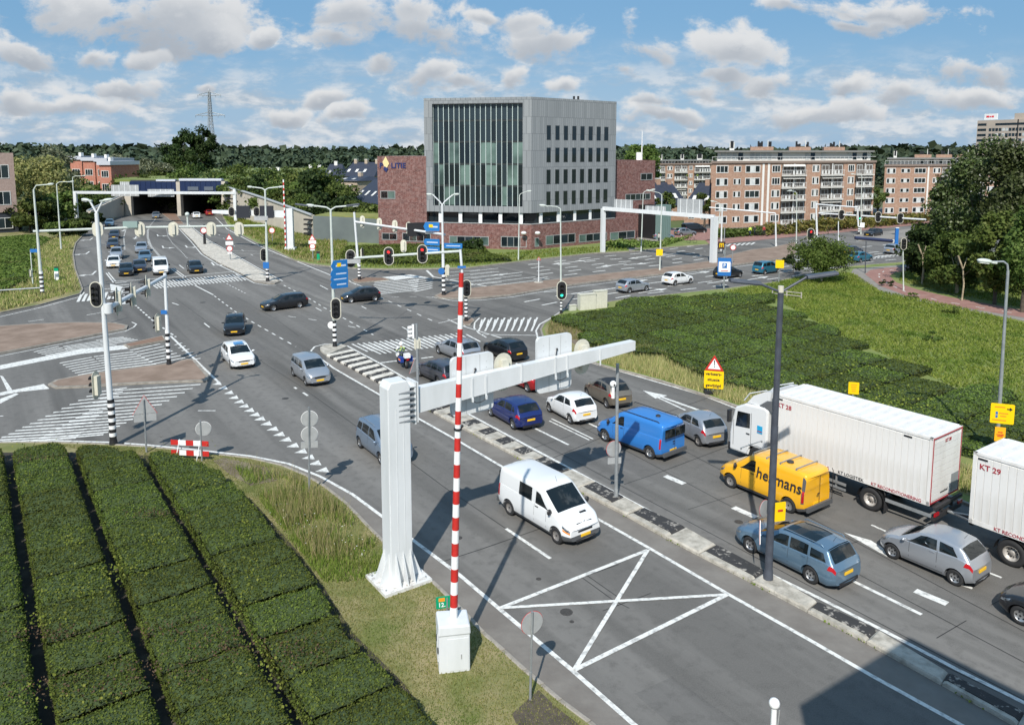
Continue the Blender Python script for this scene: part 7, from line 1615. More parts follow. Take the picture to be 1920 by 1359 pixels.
class Wall:
    def __init__(s, e, P, D): s.e = e; s.P = Vector((P.x, P.y, 0)); s.D = Vector((D.x, D.y, 0)); s.L = s.D.length; s.W0 = None; s.T = Matrix.Translation(-Vector(e.location)) @ wallT(P, D)
    def x(s, px): return hit(px, s.P, s.D)*s.L
    def z(s, px, py): t = hit(px, s.P, s.D); return atd(px, py, s.P.y+t*s.D.y).z
    def box(s, mb, x0, x1, z0, z1, y0, y1):
        q = [(x, y, z) for x in (x0, x1) for y in (y0, y1) for z in (z0, z1)]; mb.add([s.T @ Vector(p) for p in q], [(0, 1, 3, 2), (4, 6, 7, 5), (0, 4, 5, 1), (2, 3, 7, 6), (0, 2, 6, 4), (1, 5, 7, 3)]); return mb
    def part(s, name, m, x0, x1, z0, z1, y0, y1, parent=None):
        if x1 < x0: x0, x1 = x1, x0
        return s.box(MB(), x0, x1, z0, z1, y0, y1).build(name, m, parent or s.e)
    def window(s, x0, x1, z0, z1, mg=gl_dark, fr=frame_w, fw=.10, mull=0, dep=.05, name='window', mid=None):
        if x1 < x0: x0, x1 = x1, x0
        q = MB(); s.box(q, x0, x0+fw, z0, z1, -dep, .05); s.box(q, x1-fw, x1, z0, z1, -dep, .05); s.box(q, x0+fw, x1-fw, z0, z0+fw, -dep, .05); s.box(q, x0+fw, x1-fw, z1-fw, z1, -dep, .05)
        for i in range(mull): xm = x0+(x1-x0)*(i+1)/(mull+1); s.box(q, xm-fw*.35, xm+fw*.35, z0+fw, z1-fw, -dep, .05)
        o = q.build(name, fr, s.e)
        for i in range(mull+1):
            a = x0+fw+(x1-x0-2*fw)*i/(mull+1); b = x0+fw+(x1-x0-2*fw)*(i+1)/(mull+1); g_ = mg if not isinstance(mg, (list, tuple)) else mg[i % len(mg)]
            s.box(MB(), a+.01, b-.01, z0+fw, z1-fw, -dep*.3, .04).build('pane', g_, o)
        return o
# police station
C0 = Vector((3.02, 122.3, 0)); e = empty('police_station', C0, 0, 'grey zinc cube with finned glass wall above a dark red brick base', 'office building'); DL = Vector((-17, 3.7, 0)); DR = Vector((14.6, 11.7, 0))
WLw = Wall(e, C0, DL); WRw = Wall(e, C0, DR); PL = C0+DL; PR = C0+DR; PB = PL+DR*1.35
z0, z1 = 5.9, 23.8; b = MB(); back = [C0, PR, PR+Vector((-12, 14, 0)), PL+Vector((2, 14, 0)), PL]
xg0, xg1 = WLw.x(980), WLw.x(811); zg0, zg1 = WLw.z(900, 387), WLw.z(900, 194)
def poly_build(name, P, za, zb, m): q = MB(); q.prism([((p-C0).x, (p-C0).y) for p in P], za, zb); return q.build(name, m, e)
ins = [C0+(DL.normalized()*.6+DR.normalized()*.02).normalized()*.0 for _ in ()]
nL = wallT(C0, DL).col[1].to_3d(); 
core = [C0+DR*.0+nL*.75+DL.normalized()*.4, C0+DR*.06+DL*0, PR, PR+Vector((-12, 14, 0)), PL+Vector((2, 14, 0)), PL+nL*.75]
poly_build('wall', [C0+DR*.075, PR, PR+Vector((-12, 14, 0)), PL+Vector((2, 14, 0)), PL+nL*1.2], z0, z1-.02, zinc)
WLw.part('facade_frame', zinc, 0, xg0, z0, z1, 0, 1.4); WLw.part('facade_frame', zinc, xg1, WLw.L, z0, z1, 0, 1.3); WLw.part('facade_frame', zinc, xg0, xg1, zg1, z1, 0, 1.3); WLw.part('facade_frame', zinc, xg0, xg1, z0, zg0, 0, 1.3)
WRw.part('wall', zinc, .0, DR.length*.078, z0, z1-.01, .01, .9)
WLw.part('facade_back', black, xg0, xg1, zg0, zg1, .95, 1.1)
zr = [zg1]+[WLw.z(900, r) for r in (226, 266, 308, 349)]+[zg0]
pat = ['mmmmmmmmmmmmmmmmm', 'dmdmmdmddmdmmdmdm', 'gggdddggdddgdmdmg', 'gggdddggmdddgdddg'[::-1], 'dmgdmdmddggmdmdmd']
pat = ['m'*17, 'dmmdmdmmdmmdmddmm', 'ggddmgggdmddggddg', 'dggmdggdmdggdddgm', 'ddmgddmmdmddmggdd']
for j in range(5):
    for i in range(17):
        xa = xg0+(xg1-xg0)*i/17; xb = xg0+(xg1-xg0)*(i+1)/17; m_ = {'d': gl_dark, 'm': gl_mid, 'g': gl_green}[pat[j][i]]
        WLw.part('pane', m_, xa+.04, xb-.04, zr[j+1]+.12, zr[j]-.12, .62+.05*((i*7+j*3) % 3), .78)
    if j: WLw.part('floor_band', mat('floor_band_dark', (.03, .035, .035), .4), xg0, xg1, zr[j]-.14, zr[j]+.14, .66, .9)
for i in range(18): xa = xg0+(xg1-xg0)*i/17; WLw.part('fin', fin_m, xa-.055, xa+.055, zg0, zg1, .46, .66)
WLw.part('reveal_top', mat('reveal_dark', (.05, .055, .06), .6), xg0, xg1, zg1-.10, zg1-.01, .05, .7)
for i, cx_ in enumerate((995, 1060, 1123, 1186, 1247, 1308, 1368, 1425)):
    px = 780+cx_/4; xa, xb = WRw.x(px-3.9), WRw.x(px+3.9)
    for (ya, yb) in ((301, 411), (468, 579), (633, 743), (797, 903)):
        f = i/7; za = atd(px, 160+yb/4, 0).z if False else WRw.z(780+995/4, 160+yb/4); zb_ = WRw.z(780+995/4, 160+ya/4)
        WRw.window(xa, xb, za, zb_, gl_dark, mat('window_frame_dark', (.05, .055, .06), .5), .06, 0, .02)
poly_build('roof', [C0+DR*.03+DL*.03, PR, PR+Vector((-12, 14, 0)), PL+Vector((2, 14, 0)), PL+nL*.3], z1-.35, z1-.3, roof_g)
q = MB(); 
for dx in (7.2, 7.9): q.cyl((dx, 9, z1-.3), (dx, 9, z1+.7), .18, .18, 8)
q.build('roof_vent', trimb, e); q = MB(); q.box((-3, 6, z1-.1), (1.4, 1.2, .5)); q.build('roof_hatch', sback, e)
# ribbon of windows with white columns
poly_build('ribbon_glass', [C0+nL*.9+DR*.05, PR+DR*.0+nL*.5, PR+Vector((-12, 13, 0)), PL+Vector((2, 13, 0)), PL+nL*.9], 3.9, 6.0, gl_dark)
Lx = hit(707, C0, DL)*DL.length; Rx = hit(1196, C0, DR)*DR.length
for px in (823, 861, 899, 937, 976): x = WLw.x(px); WLw.part('column', white, x-.28, x+.28, 4.1, 5.9, .35, .8)
for px in (1018, 1051, 1082, 1111, 1140): x = WRw.x(px); WRw.part('column', white, x-.28, x+.28, 4.1, 5.9, .35, .8)
WLw.part('sill', sback, 0, WLw.L, 4.1, 4.2, -.06, .4); WRw.part('sill', sback, 0, WRw.L, 4.1, 4.2, -.06, .4)
poly_build('brick_base', [C0-nL*.02, C0+DR.normalized()*Rx, C0+DR.normalized()*Rx+Vector((-10, 12, 0)), C0+DL.normalized()*WLw.L+Vector((2, 13, 0)), C0+DL.normalized()*WLw.L], -.2, 4.1, redbrick)
WLw.part('brick_wing', redbrick, WLw.L*.985, Lx, -.2, 14.7, -.03, 12)
wf = mat('window_frame_grey', (.30, .31, .31), .5)
for (a, b_, r0, r1, n) in ((841, 916, 442, 459, 4), (939, 988, 443, 463, 3)): WLw.window(WLw.x(b_), WLw.x(a), WLw.z(a, r1), WLw.z(a, r0), (gl_green, gl_dark, gl_mid, gl_dark), wf, .10, n, .06)
WLw.window(WLw.x(740), WLw.x(712), WLw.z(730, 373), WLw.z(730, 358), (gl_green, gl_dark), wf, .1, 1, .10); WLw.window(WLw.x(742), WLw.x(713), WLw.z(730, 450), WLw.z(730, 437), (gl_dark, gl_mid), wf, .1, 1, .10); WLw.window(WLw.x(806), WLw.x(752), WLw.z(780, 453), WLw.z(780, 437), (gl_mid, gl_dark, gl_green), wf, .1, 3, .10)
for (a, b_, r0, r1, n) in ((1003, 1011, 446, 463, 0), (1024, 1080, 442, 460, 3), (1087, 1140, 440, 455, 3), (1146, 1193, 436, 451, 2)): WRw.window(WRw.x(a), WRw.x(b_), WRw.z(a, r1), WRw.z(a, r0), (gl_green, gl_dark, gl_mid, gl_dark), wf, .10, n, .06)
for px in (982, 1008): P = atd(px, 437, 121.6)-C0; q = MB(); q.sphere(tuple(P), .45, 10, 0, (1, 1, .6)); q.build('wall_lamp', white, e)
P1 = PR+DR.normalized()*.1+Vector((.2, 3, 0)); P2 = Vector((26.0, 143, 0)); RW = Wall(e, P1, P2-P1); RW.part('brick_wing', redbrick, 0, RW.L, -.2, 13.9, 0, 10)
RW.window(RW.x(1202), RW.x(1224), RW.z(1210, 338), RW.z(1210, 325), gl_dark, wf, .1, 1, .06); RW.window(RW.x(1174), RW.x(1221), RW.z(1200, 375), RW.z(1200, 363), (gl_mid, gl_dark), wf, .1, 4, .06)
for i in range(6): x = RW.x(1200+i*3.4); RW.part('glass_fin', mat('fin_green', (.16, .24, .23), .3), x-.10, x+.10, 0, 6.2, -5.5, -4.2)
RW.part('entrance', black, RW.x(1199), RW.x(1219), 0, 6.0, -4.1, -.05)
mp_ = P1+(P2-P1)*.72-C0; q = MB(); q.cyl((mp_.x, mp_.y+3, 13.9), (mp_.x, mp_.y+3, 19.2), .12, .06, 8); q.box((mp_.x-.6, mp_.y+3, 14.6), (.8, .6, 1.4)); q.build('roof_mast', white, e)
# sign on the brick wing
XA = WLw.x(712); 
Tn = WLw.T @ Matrix.Translation((0, -.06, 0)); 
def onwall(W_, px, py, dy=-.05): x = W_.x(px); z = W_.z(px, py); return W_.T @ Vector((x, dy, z))
rt = -DL.normalized(); navy = mat('sign_navy', (.02, .03, .12), .4)
text('P', 1.15, navy, e, face(onwall(WLw, 714.5, 311, -.12), rt), bold=.03); text('LITIE', 1.15, navy, e, face(onwall(WLw, 747, 311, -.12), rt), bold=.03, xs=1.05)
p_ = onwall(WLw, 723, 308, -.16); F4 = face(p_, rt); q = MB(); q.add([F4 @ Vector(v) for v in ((0, -1.0, 0), (.62, .1, 0), (.05, 1.25, .02), (-.5, .35, 0))], [(0, 1, 2, 3)]); q.build('emblem', mat('emblem_gold', (.75, .6, .3), .4), e); q = MB(); q.add([F4 @ Vector(v) for v in ((.1, -1.3, .01), (.45, -.7, .01), (-.15, -.35, .01), (-.4, -.8, .01))], [(0, 1, 2, 3)]); q.build('emblem', navy, e)
q = MB(); WLw.box(q, WLw.x(800), Lx+1, 4.1, 4.3, 12, 12.2)
# ---------------------------------------------------------------- apartments
def apartment(Pl, Pr, zc, zr_, fl, label, spec, chim, seed, white_ends=True):
    random.seed(seed); e = empty('apartment_building', Pl, 0, label, 'apartment building'); A = Wall(e, Pl, Pr-Pl); nv = Vector((Pl.x*1.04, Pl.y, 0)).normalized(); A.T = A.T.copy(); A.T.col[1][:3] = nv; A.part('wall', aptbrick, 0, A.L, -.2, zc, 0, 13)
    A.part('cornice', mat('cornice_brown', (.22, .17, .14), .7), -.25, A.L+.25, zc, zc+.45, -.35, 13.2); A.part('penthouse_wall', wwall, 1.2, A.L-1.2, zc+.45, zr_-.35, 1.2, 12); A.part('roof_slab', mat('roof_slab_grey', (.20, .20, .19), .7), .5, A.L-.5, zr_-.35, zr_, -.3, 13)
    n = int(A.L/1.5)
    for i in range(n):
        x = 2+i*(A.L-4)/n; 
        if random.random() < .5: A.window(x, x+1.15, zc+.6, zr_-.5, random.choice((gl_dark, gl_mid, blind)), frame_w, .09, 0, -1.14 if False else .05, name='window') if False else A.box(MB(), x, x+1.15, zc+.65, zr_-.5, 1.14, 1.19).build('window', random.choice((gl_dark, gl_mid, blind)), e)
    q = MB(); A.box(q, 0, A.L, zc+1.25, zc+1.32, -.22, -.17)
    for i in range(int(A.L/1.1)): A.box(q, i*1.1, i*1.1+.07, zc+.45, zc+1.25, -.22, -.17)
    q.build('railing', frame_w, e)['kind'] = 'stuff'
    fh = (zc-.3)/fl
    for k_ in range(fl):
        zb = .35+k_*fh
        for (kind, a, b_) in spec:
            xa, xb = A.x(a), A.x(b_)
            if kind == 'w': A.window(xa, xb, zb+.55, zb+fh-.45, (gl_mid, blind, gl_dark) if random.random() < .5 else (gl_dark, random.choice((blind, gl_mid)), gl_dark), frame_w, .16, 2, .06)
            if kind == 's': A.window(xa, xb, zb+.75, zb+fh-.6, (gl_dark, blind, gl_dark), frame_w, .10, 2, .06)
            if kind == 'v': A.part('stair_strip', wwall, xa, xb, .3, zc-.1, -.06, .02) if k_ == 0 else None
            if kind == 'b':
                A.part('loggia_shade_sheet', mat('loggia_shade', (.10, .085, .075), .8), xa, xb, zb+.05, zb+fh-.28, -.03, .02)  # flat dark sheet, shade of a recessed bay put into its colour
                A.part('balcony_slab', mat('balcony_slab', (.55, .54, .50), .8), xa-.1, xb+.1, zb-.22, zb+.02, -1.7, .02); A.part('balcony_wall', frame_w, xa+(xb-xa)*.48, xa+(xb-xa)*.53, zb, zb+fh-.25, -.5, 0)
                A.window(xa+.2, xa+(xb-xa)*.36, zb+.1, zb+fh-.5, gl_dark, frame_w, .1, 1, .08); A.window(xa+(xb-xa)*.58, xb-.2, zb+.1, zb+fh-.5, (gl_mid, gl_dark), frame_w, .12, 1, .08)
                q = MB(); A.box(q, xa-.1, xb+.1, zb+.98, zb+1.05, -1.68, -1.62)
                m_ = max(3, int((xb-xa)/.42))
                for i in range(m_+1): x = xa+(xb-xa)*i/m_; A.box(q, x-.025, x+.035, zb+.02, zb+.98, -1.68, -1.62)
                for i in range(0, m_, 2): 
                    if random.random() < .5: A.box(q, xa+(xb-xa)*i/m_, xa+(xb-xa)*(i+1)/m_, zb+.12, zb+.9, -1.66, -1.64)
                q.build('balcony_railing', frame_w, e)['kind'] = 'stuff'
                r_ = random.random()
                if r_ < .3: q = MB(); q.add([A.T @ Vector(v) for v in ((xa+.3, -.05, zb+fh-.35), (xb-.3, -.05, zb+fh-.35), (xb-.3, -1.6, zb+fh-.75), (xa+.3, -1.6, zb+fh-.75))], [(0, 1, 2, 3)]); q.build('awning', wwall, e)
                elif r_ < .6: q = MB(); p = A.T @ Vector((xa+(xb-xa)*random.random(), -1.3, zb+1.2)); q.sphere(tuple(p), .45, 7); q.build('balcony_plant', hedge_m, e)
    for (a, b_) in chim:
        xa, xb = A.x(a), A.x(b_)
        if b_-a < 12: A.part('chimney', wwall, xa, xb, zr_-.1, zr_+1.6, 2, 3); A.part('chimney_pot', black, xa+.2, xb-.2, zr_+.5, zr_+1.9, 1.9, 2.5); continue
        A.part('roof_housing', aptbrick, xa, xb, zr_, zr_+.75, 3, 6)
        for f in (.35, .43, .50, .82, .88): h_ = random.uniform(.5, 1.2); x = xa+(xb-xa)*f; A.part('roof_flue', black, x-.22, x+.22, zr_+.75, zr_+.75+h_, 3.8, 4.6)
        A.part('roof_pipe', wwall, xa+(xb-xa)*.74, xa+(xb-xa)*.77, zr_+.6, zr_+2.1, 3.5, 3.8)
    return A
def pxD(px, D): return Vector(((px-960)/1481*D, D, 0))
A1 = apartment(pxD(1336, 158), pxD(1643, 172), 13.1, 15.7, 5, 'long orange brick apartment block with stacked white balconies nearest the junction', [('w', 1344, 1367), ('s', 1377, 1391), ('w', 1399, 1427), ('v', 1431, 1435), ('v', 1441, 1445), ('w', 1449, 1465), ('b', 1468, 1513), ('w', 1525, 1538), ('b', 1541, 1583), ('w', 1592, 1604), ('b', 1607, 1639)], [(1368, 1377), (1408, 1452), (1482, 1523), (1548, 1588)], 3)
apartment(pxD(1661, 186), pxD(1900, 196), 12.0, 14.0, 5, 'second orange brick apartment block half hidden by the big trees', [('w', 1665, 1682), ('s', 1692, 1709), ('w', 1717, 1739), ('v', 1742, 1745), ('w', 1752, 1766), ('b', 1768, 1800), ('w', 1805, 1815), ('b', 1818, 1850), ('w', 1856, 1870)], [(1676, 1682), (1716, 1748), (1757, 1787), (1795, 1825)], 5)
apartment(pxD(1224, 232), pxD(1336, 240), 11.6, 13.0, 5, 'distant apartment block with white balconies between the police station and the nearest flats', [('b', 1228, 1248), ('w', 1252, 1262), ('b', 1266, 1290), ('w', 1293, 1300), ('b', 1303, 1333)], [(1236, 1242), (1277, 1283), (1308, 1318)], 8)
# tower in the distance
e = empty('tower_block', pxD(1829, 400), 0, 'tall beige tower block with a white rooftop sign at the right edge', 'tower block'); A = Wall(e, pxD(1829, 400), pxD(2060, 352)-pxD(1829, 400)); tb = mat('beige_concrete', (.50, .41, .33), .85, c2=(.36, .32, .28), ns=.1); A.part('wall', tb, 0, A.L, 0, 31, 0, 25); A.part('upper_wall', tb, A.x(1893), A.L, 31, 34, 2, 20)
for i in range(9):
    z = 28.4-i*2.6; A.part('window_band', gl_dark, .4, 4.6, z, z+1.1, -.1, .05)
    if i: 
        for j in range(14): A.part('window', random.choice((gl_dark, blind, gl_mid)), 6+j*1.6, 6+j*1.6+1.2, z-.2, z+1.2, -.1, .05)
    else: A.part('window_band', gl_dark, 9, A.L-2, z, z+1.0, -.1, .05)
A.part('stair_slot', black, A.x(1904), A.x(1906), 20, 31, -.12, .05)
A.part('rooftop_sign', white, A.x(1839), A.x(1863), 31.3, 34.2, 1, 1.6); A.part('sign_letter', mat('sign_letter_red', (.7, .04, .06), .5), A.x(1843), A.x(1848), 32.4, 33.3, .9, 1); A.part('sign_letter', MATS['sign_letter_red'], A.x(1849), A.x(1852), 32.5, 33.1, .9, 1); A.part('sign_letter', MATS['sign_letter_red'], A.x(1853), A.x(1857), 32.4, 33.2, .9, 1)
A.part('roof_mast', trimb, A.x(1917), A.x(1918), 34, 38, 3, 3.3)
# pitched houses
def house(P, D, h, rh, dep, wm_, rm_, label, chim=2, win=True, name='row_house'):
    e = empty(name, P, 0, label, 'house'); A = Wall(e, P, D); A.part('wall', wm_, 0, A.L, -.2, h, 0, dep)
    o = .4; V = [(-o, -o, h-.1), (A.L+o, -o, h-.1), (A.L+o, dep+o, h-.1), (-o, dep+o, h-.1), (o*2, dep/2, h+rh), (A.L-o*2, dep/2, h+rh)]; q = MB(); q.add([A.T @ Vector(v) for v in V], [(0, 1, 5, 4), (1, 2, 5), (2, 3, 4, 5), (3, 0, 4), (3, 2, 1, 0)]); q.build('roof', rm_, e)
    for i in range(chim): x = A.L*(i+.5)/chim; A.part('chimney', wm_, x-.5, x+.5, h+rh*.5, h+rh+.8, dep/2-.6, dep/2+.2); A.part('chimney_cap', wwall, x-.55, x+.55, h+rh+.8, h+rh+.95, dep/2-.65, dep/2+.25)
    for i in range(int(A.L/3)):
        x = 1+i*3; t_ = .35; 
        q = MB(); P_ = [A.T @ Vector((x+a, -o+(dep/2+o)*t2-.05, h-.1+(rh+.1)*t2+.06)) for a, t2 in ((0, .3), (.9, .3), (.9, .5), (0, .5))]; q.add(P_, [(0, 1, 2, 3)]); q.build('roof_window', frame_w, e)
        if win:
            for k_ in range(max(1, int(h/2.8))): A.window(x, x+1.5, .9+k_*2.7, 2.2+k_*2.7, gl_dark, frame_w, .1, 1, .05)
    return A
for (a, b_, D1, D2, h, rh, dp, wm_, rm_, lb, ch) in ((1226, 1290, 176, 180, 3.4, 5.0, 10, aptbrick, slate, 'house row with blue black roof right of the police station entrance', 3), (1286, 1334, 172, 168, 3.2, 5.4, 10, aptbrick, slate, 'blue black hipped roof against the nearest apartment block', 1),
        (655, 735, 175, 160, 4.6, 4.6, 11, palebrick, slate, 'house with blue black roof left of the brick police wing', 1), (628, 668, 190, 186, 8.6, 1.0, 10, palebrick, slate, 'pale brick house with a white dormer behind the trees', 1),
        (606, 640, 250, 250, 7.5, 4, 10, wwall, slate, 'small white house roof among the trees behind the ramp wall', 1), (566, 600, 262, 262, 6.5, 3.6, 10, wwall, slate, 'distant white gabled house left of the small white house', 2), (640, 700, 245, 240, 8, 4.2, 10, palebrick, slate, 'grey roofed houses directly left of the brick wing sign', 3), (490, 520, 250, 250, 6.5, 3, 9, wwall, slate, 'tiny white chimneyed house above the tunnel trees', 2)):
    house(pxD(a, D1), pxD(b_, D2)-pxD(a, D1), h, rh, dp, wm_, rm_, lb, ch, D1 < 200)
rb_ = brick('bright_orange_brick', (.42, .13, .08), (.34, .11, .07), (.4, .3, .25), .3, .1)
for (a, b_, D_, h, lb) in ((130, 152, 225, 13.2, 'leftmost orange brick house with grey flat roof'), (154, 176, 222, 12.9, 'middle orange brick house with grey flat roof'), (178, 200, 219, 12.7, 'right orange brick house with grey flat roof'), (184, 206, 205, 12.0, 'pale roofed orange house in front of the row')):
    e = empty('row_house', pxD(a, D_), 0, lb, 'house'); A = Wall(e, pxD(a, D_), pxD(b_, D_-1)-pxD(a, D_)); A.part('wall', rb_, 0, A.L, 0, h, 0, 10); A.part('roof', mat('pale_zinc_roof', (.45, .47, .52), .5), -.3, A.L+.3, h, h+1.0, -.5, 10)
    A.part('chimney', wwall, A.L*.3, A.L*.5, h+1, h+2, 2, 3)
    for k_ in range(3): A.window(.6, A.L-.8, 2.0+k_*3.4, 3.8+k_*3.4, (gl_dark, gl_mid), frame_w, .12, 2, .05)
# building at the left edge
P0 = pxD(24, 150); e = empty('office_block', P0, 0, 'pinkish brick office building cut off by the left edge', 'office building'); A = Wall(e, P0, pxD(-160, 140)-P0); pb = brick('pink_brick', (.34, .24, .21), (.30, .21, .18), (.38, .31, .28), .24, .08); A.part('wall', pb, 0, A.L, 4.0, 15.2, 0, 14); A.part('base', mat('base_dark', (.03, .035, .045), .6), -.0, A.L, 0, 4.0, .2, 14)
for z in (5.4, 10.4):
    for i in range(6): A.window(.9+i*3.4, 3.4+i*3.4, z, z+2.6, (gl_mid, gl_dark), frame_w, .12, 1, .06)
for i in range(4): A.window(.9+i*4, 3.4+i*4, .9, 3.0, (gl_dark, gl_mid), frame_w, .12, 1, .06)
e = empty('garden_wall', G(28, 432), 0, 'dark low wall between the left office and the verge', 'wall'); q = MB(); p1 = G(66, 428)-G(28, 432); q.box((p1.x/2, 0, 1.7), (p1.x, .4, 3.4)); q.build('wall', mat('base_dark2', (.025, .03, .045), .7), e)
# tunnel portal and ramp walls
cw = mat('ramp_concrete', (.52, .47, .39), .85, c2=(.42, .38, .32), ns=.25, nd=8, bump=.2)
PT = pxD(232, 190); PT.z = 0; e = empty('tunnel_portal', PT, 0, 'road tunnel mouth with two dark tubes under navy blue panels', 'tunnel'); A = Wall(e, PT, pxD(416, 190)-PT); X = lambda px: (px-232)/(416-232)*A.L; Zr = lambda r: 15.4-(r-285)/1481*190
nb = mat('portal_navy', (.012, .025, .075), .4); capm = mat('portal_cap', (.50, .53, .60), .6)
A.part('pier', cw, X(328), X(335), -.2, Zr(341), -.4, 8); A.part('pier', cw, X(228), X(240), -.2, Zr(363), 0, 8); A.part('pier', cw, X(413), X(420), -.2, Zr(340), -.4, 8)
n = 9
for i in range(n): A.part('portal_panel', nb, X(240)+(X(328)-X(240))*i/n+.03, X(240)+(X(328)-X(240))*(i+1)/n-.03, Zr(364), Zr(340), 0, .3)
for i in range(8): A.part('portal_panel', nb, X(335)+(X(413)-X(335))*i/8+.03, X(335)+(X(413)-X(335))*(i+1)/8-.03, Zr(362), Zr(339), -.3, 0)
A.part('portal_cap', capm, X(290), X(326), Zr(340), Zr(336.5), -.2, 1); A.part('portal_cap', capm, X(334), X(414), Zr(339), Zr(335), -.5, 1)
A.part('portal_lintel', mat('lintel_dark', (.04, .045, .05), .7), X(240), X(413), Zr(366), Zr(338), .3, 30)
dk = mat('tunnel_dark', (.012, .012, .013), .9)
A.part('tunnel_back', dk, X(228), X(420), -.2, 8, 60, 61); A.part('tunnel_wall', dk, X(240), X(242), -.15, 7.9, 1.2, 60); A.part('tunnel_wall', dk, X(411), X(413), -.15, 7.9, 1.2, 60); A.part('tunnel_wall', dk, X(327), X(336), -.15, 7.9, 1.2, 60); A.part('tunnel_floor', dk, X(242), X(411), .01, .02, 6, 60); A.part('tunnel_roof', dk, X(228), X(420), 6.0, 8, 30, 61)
tl = mat('tunnel_lamp', (.8, .8, .75), .4, emis=((1, .97, .88), 9))
for (px, r) in ((276, 377), (286, 377), (302, 375), (310, 375), (268, 388), (279, 388), (295, 388), (306, 388)): A.part('tunnel_lamp', tl, X(px)-.24, X(px)+.24, Zr(r)-.17, Zr(r)+.17, 20, 20.3)
A.part('gantry_panel', mat('panel_grey2', (.10, .12, .15), .5), X(350), X(370), Zr(357), Zr(350), -.5, -.31); A.part('gantry_panel', MATS['panel_grey2'], X(381), X(398), Zr(357), Zr(350), -.5, -.31)
def wallstrip(name, label, pts, m, th=.6, cat='wall', cap=None):
    # pts: (ground pixel, top pixel row)
    P = [(G(*g_), htop(G(*g_), r)) for g_, r in pts]; o0 = P[0][0]; e = empty(name, o0, 0, label, cat); 
    for i, ((a, za), (b, zb)) in enumerate(zip(P, P[1:])):
        d = (b-a); n_ = Vector((-d.y, d.x, 0)).normalized()*th; n_ = n_ if n_.y > 0 else -n_; a_ = a-o0; b_ = b-o0
        V = [a_, b_, b_+n_, a_+n_]; V = [Vector((p.x, p.y, -.2)) for p in V]+[Vector((p.x, p.y, z)) for p, z in zip(V, (za, zb, zb, za))]
        q = MB(); q.add(V, [(3, 2, 1, 0), (4, 5, 6, 7), (0, 1, 5, 4), (1, 2, 6, 5), (2, 3, 7, 6), (3, 0, 4, 7)]); q.build('wall_panel', m, e)
        if cap: q = MB(); q.cyl(Vector((a_.x, a_.y, za+.02)), Vector((b_.x, b_.y, zb+.02)), .28, .28, 6); q.build('coping', cap, e)
    return e
e = wallstrip('ramp_wall', 'sloping beige concrete wall right of the tunnel mouth', [((416, 404), 347), ((440, 409), 355), ((460, 414), 360), ((500, 424), 373), ((545, 436), 389), ((586, 446), 404)], cw, cap=sback)
for i, r in enumerate((412, 421, 430, 438)): P = atd(578, r, G(583, 445).y-.4)-Vector(e.location); q = MB(); q.box(tuple(P), (2.0, .5, .28), -.6); q.build('louvre', black, e)
for i, (x, r) in enumerate(((432, 373), (433, 381), (450, 378), (463, 382), (478, 388))): P = atd(x, r, G(440+(x-430)*.6, 410).y-1.4)-Vector(e.location); q = MB(); q.box(tuple(P), (2.4, .4, .25), -.6); q.build('louvre', black, e)
wallstrip('ramp_wall', 'low shaded concrete wall left of the tunnel mouth', [((166, 424), 396), ((200, 412), 380), ((232, 404), 366)], cw, cap=sback)
wallstrip('retaining_wall', 'long grey green panel wall between the ramp and the police station', [((588, 452), 405), ((630, 454), 407), ((672, 456), 409), ((714, 458), 412)], mat('wall_grey_green', (.14, .165, .16), .7, c2=(.11, .13, .13), ns=.3), .5)
# pylon far away
PB_ = pxD(397, 520); e = empty('power_pylon', PB_, 0, 'lattice steel power pylon behind the tall dark tree', 'pylon'); Hh = 56; q = MB(); LV = [(0, 3.6), (12, 2.6), (24, 1.7), (36, 1.05), (46, .8), (Hh-2, .5), (Hh, .05)]; q2 = MB()
for (z_a, wa), (z_b, wb_) in zip(LV, LV[1:]):
    for sx in (1, -1):
        for sy in (1, -1): q.cyl((sx*wa, sy*wa, z_a), (sx*wb_, sy*wb_, z_b), .26, .26, 4)
    ns_ = 3
    for k_ in range(ns_):
        f0, f1 = k_/ns_, (k_+1)/ns_; w0, w1 = wa+(wb_-wa)*f0, wa+(wb_-wa)*f1; za, zb = z_a+(z_b-z_a)*f0, z_a+(z_b-z_a)*f1
        for sy in (1, -1): q2.cyl((-w0, sy*w0, za), (w1, sy*w1, zb), .17, .17, 3); q2.cyl((w0, sy*w0, za), (-w1, sy*w1, zb), .17, .17, 3)
q.build('leg', pole_grey, e); q2.build('bracing', pole_grey, e)['kind'] = 'stuff'
for z, w in ((Hh-4, 7.5), (Hh-17, 9.5)):
    q = MB(); 
    for sx in (1, -1): q.cyl((sx*.8, 0, z), (sx*w, 0, z+.2), .3, .2, 4); q.cyl((sx*.7, 0, z+2.2), (sx*w, 0, z+.2), .26, .2, 4); q.cyl((sx*w, 0, z+.2), (sx*w, 0, z-1.4), .14, .14, 4); q.cyl((sx*w*.55, 0, z+.2), (sx*w*.55, 0, z-1.3), .14, .14, 4)
    q.build('cross_arm', pole_grey, e)
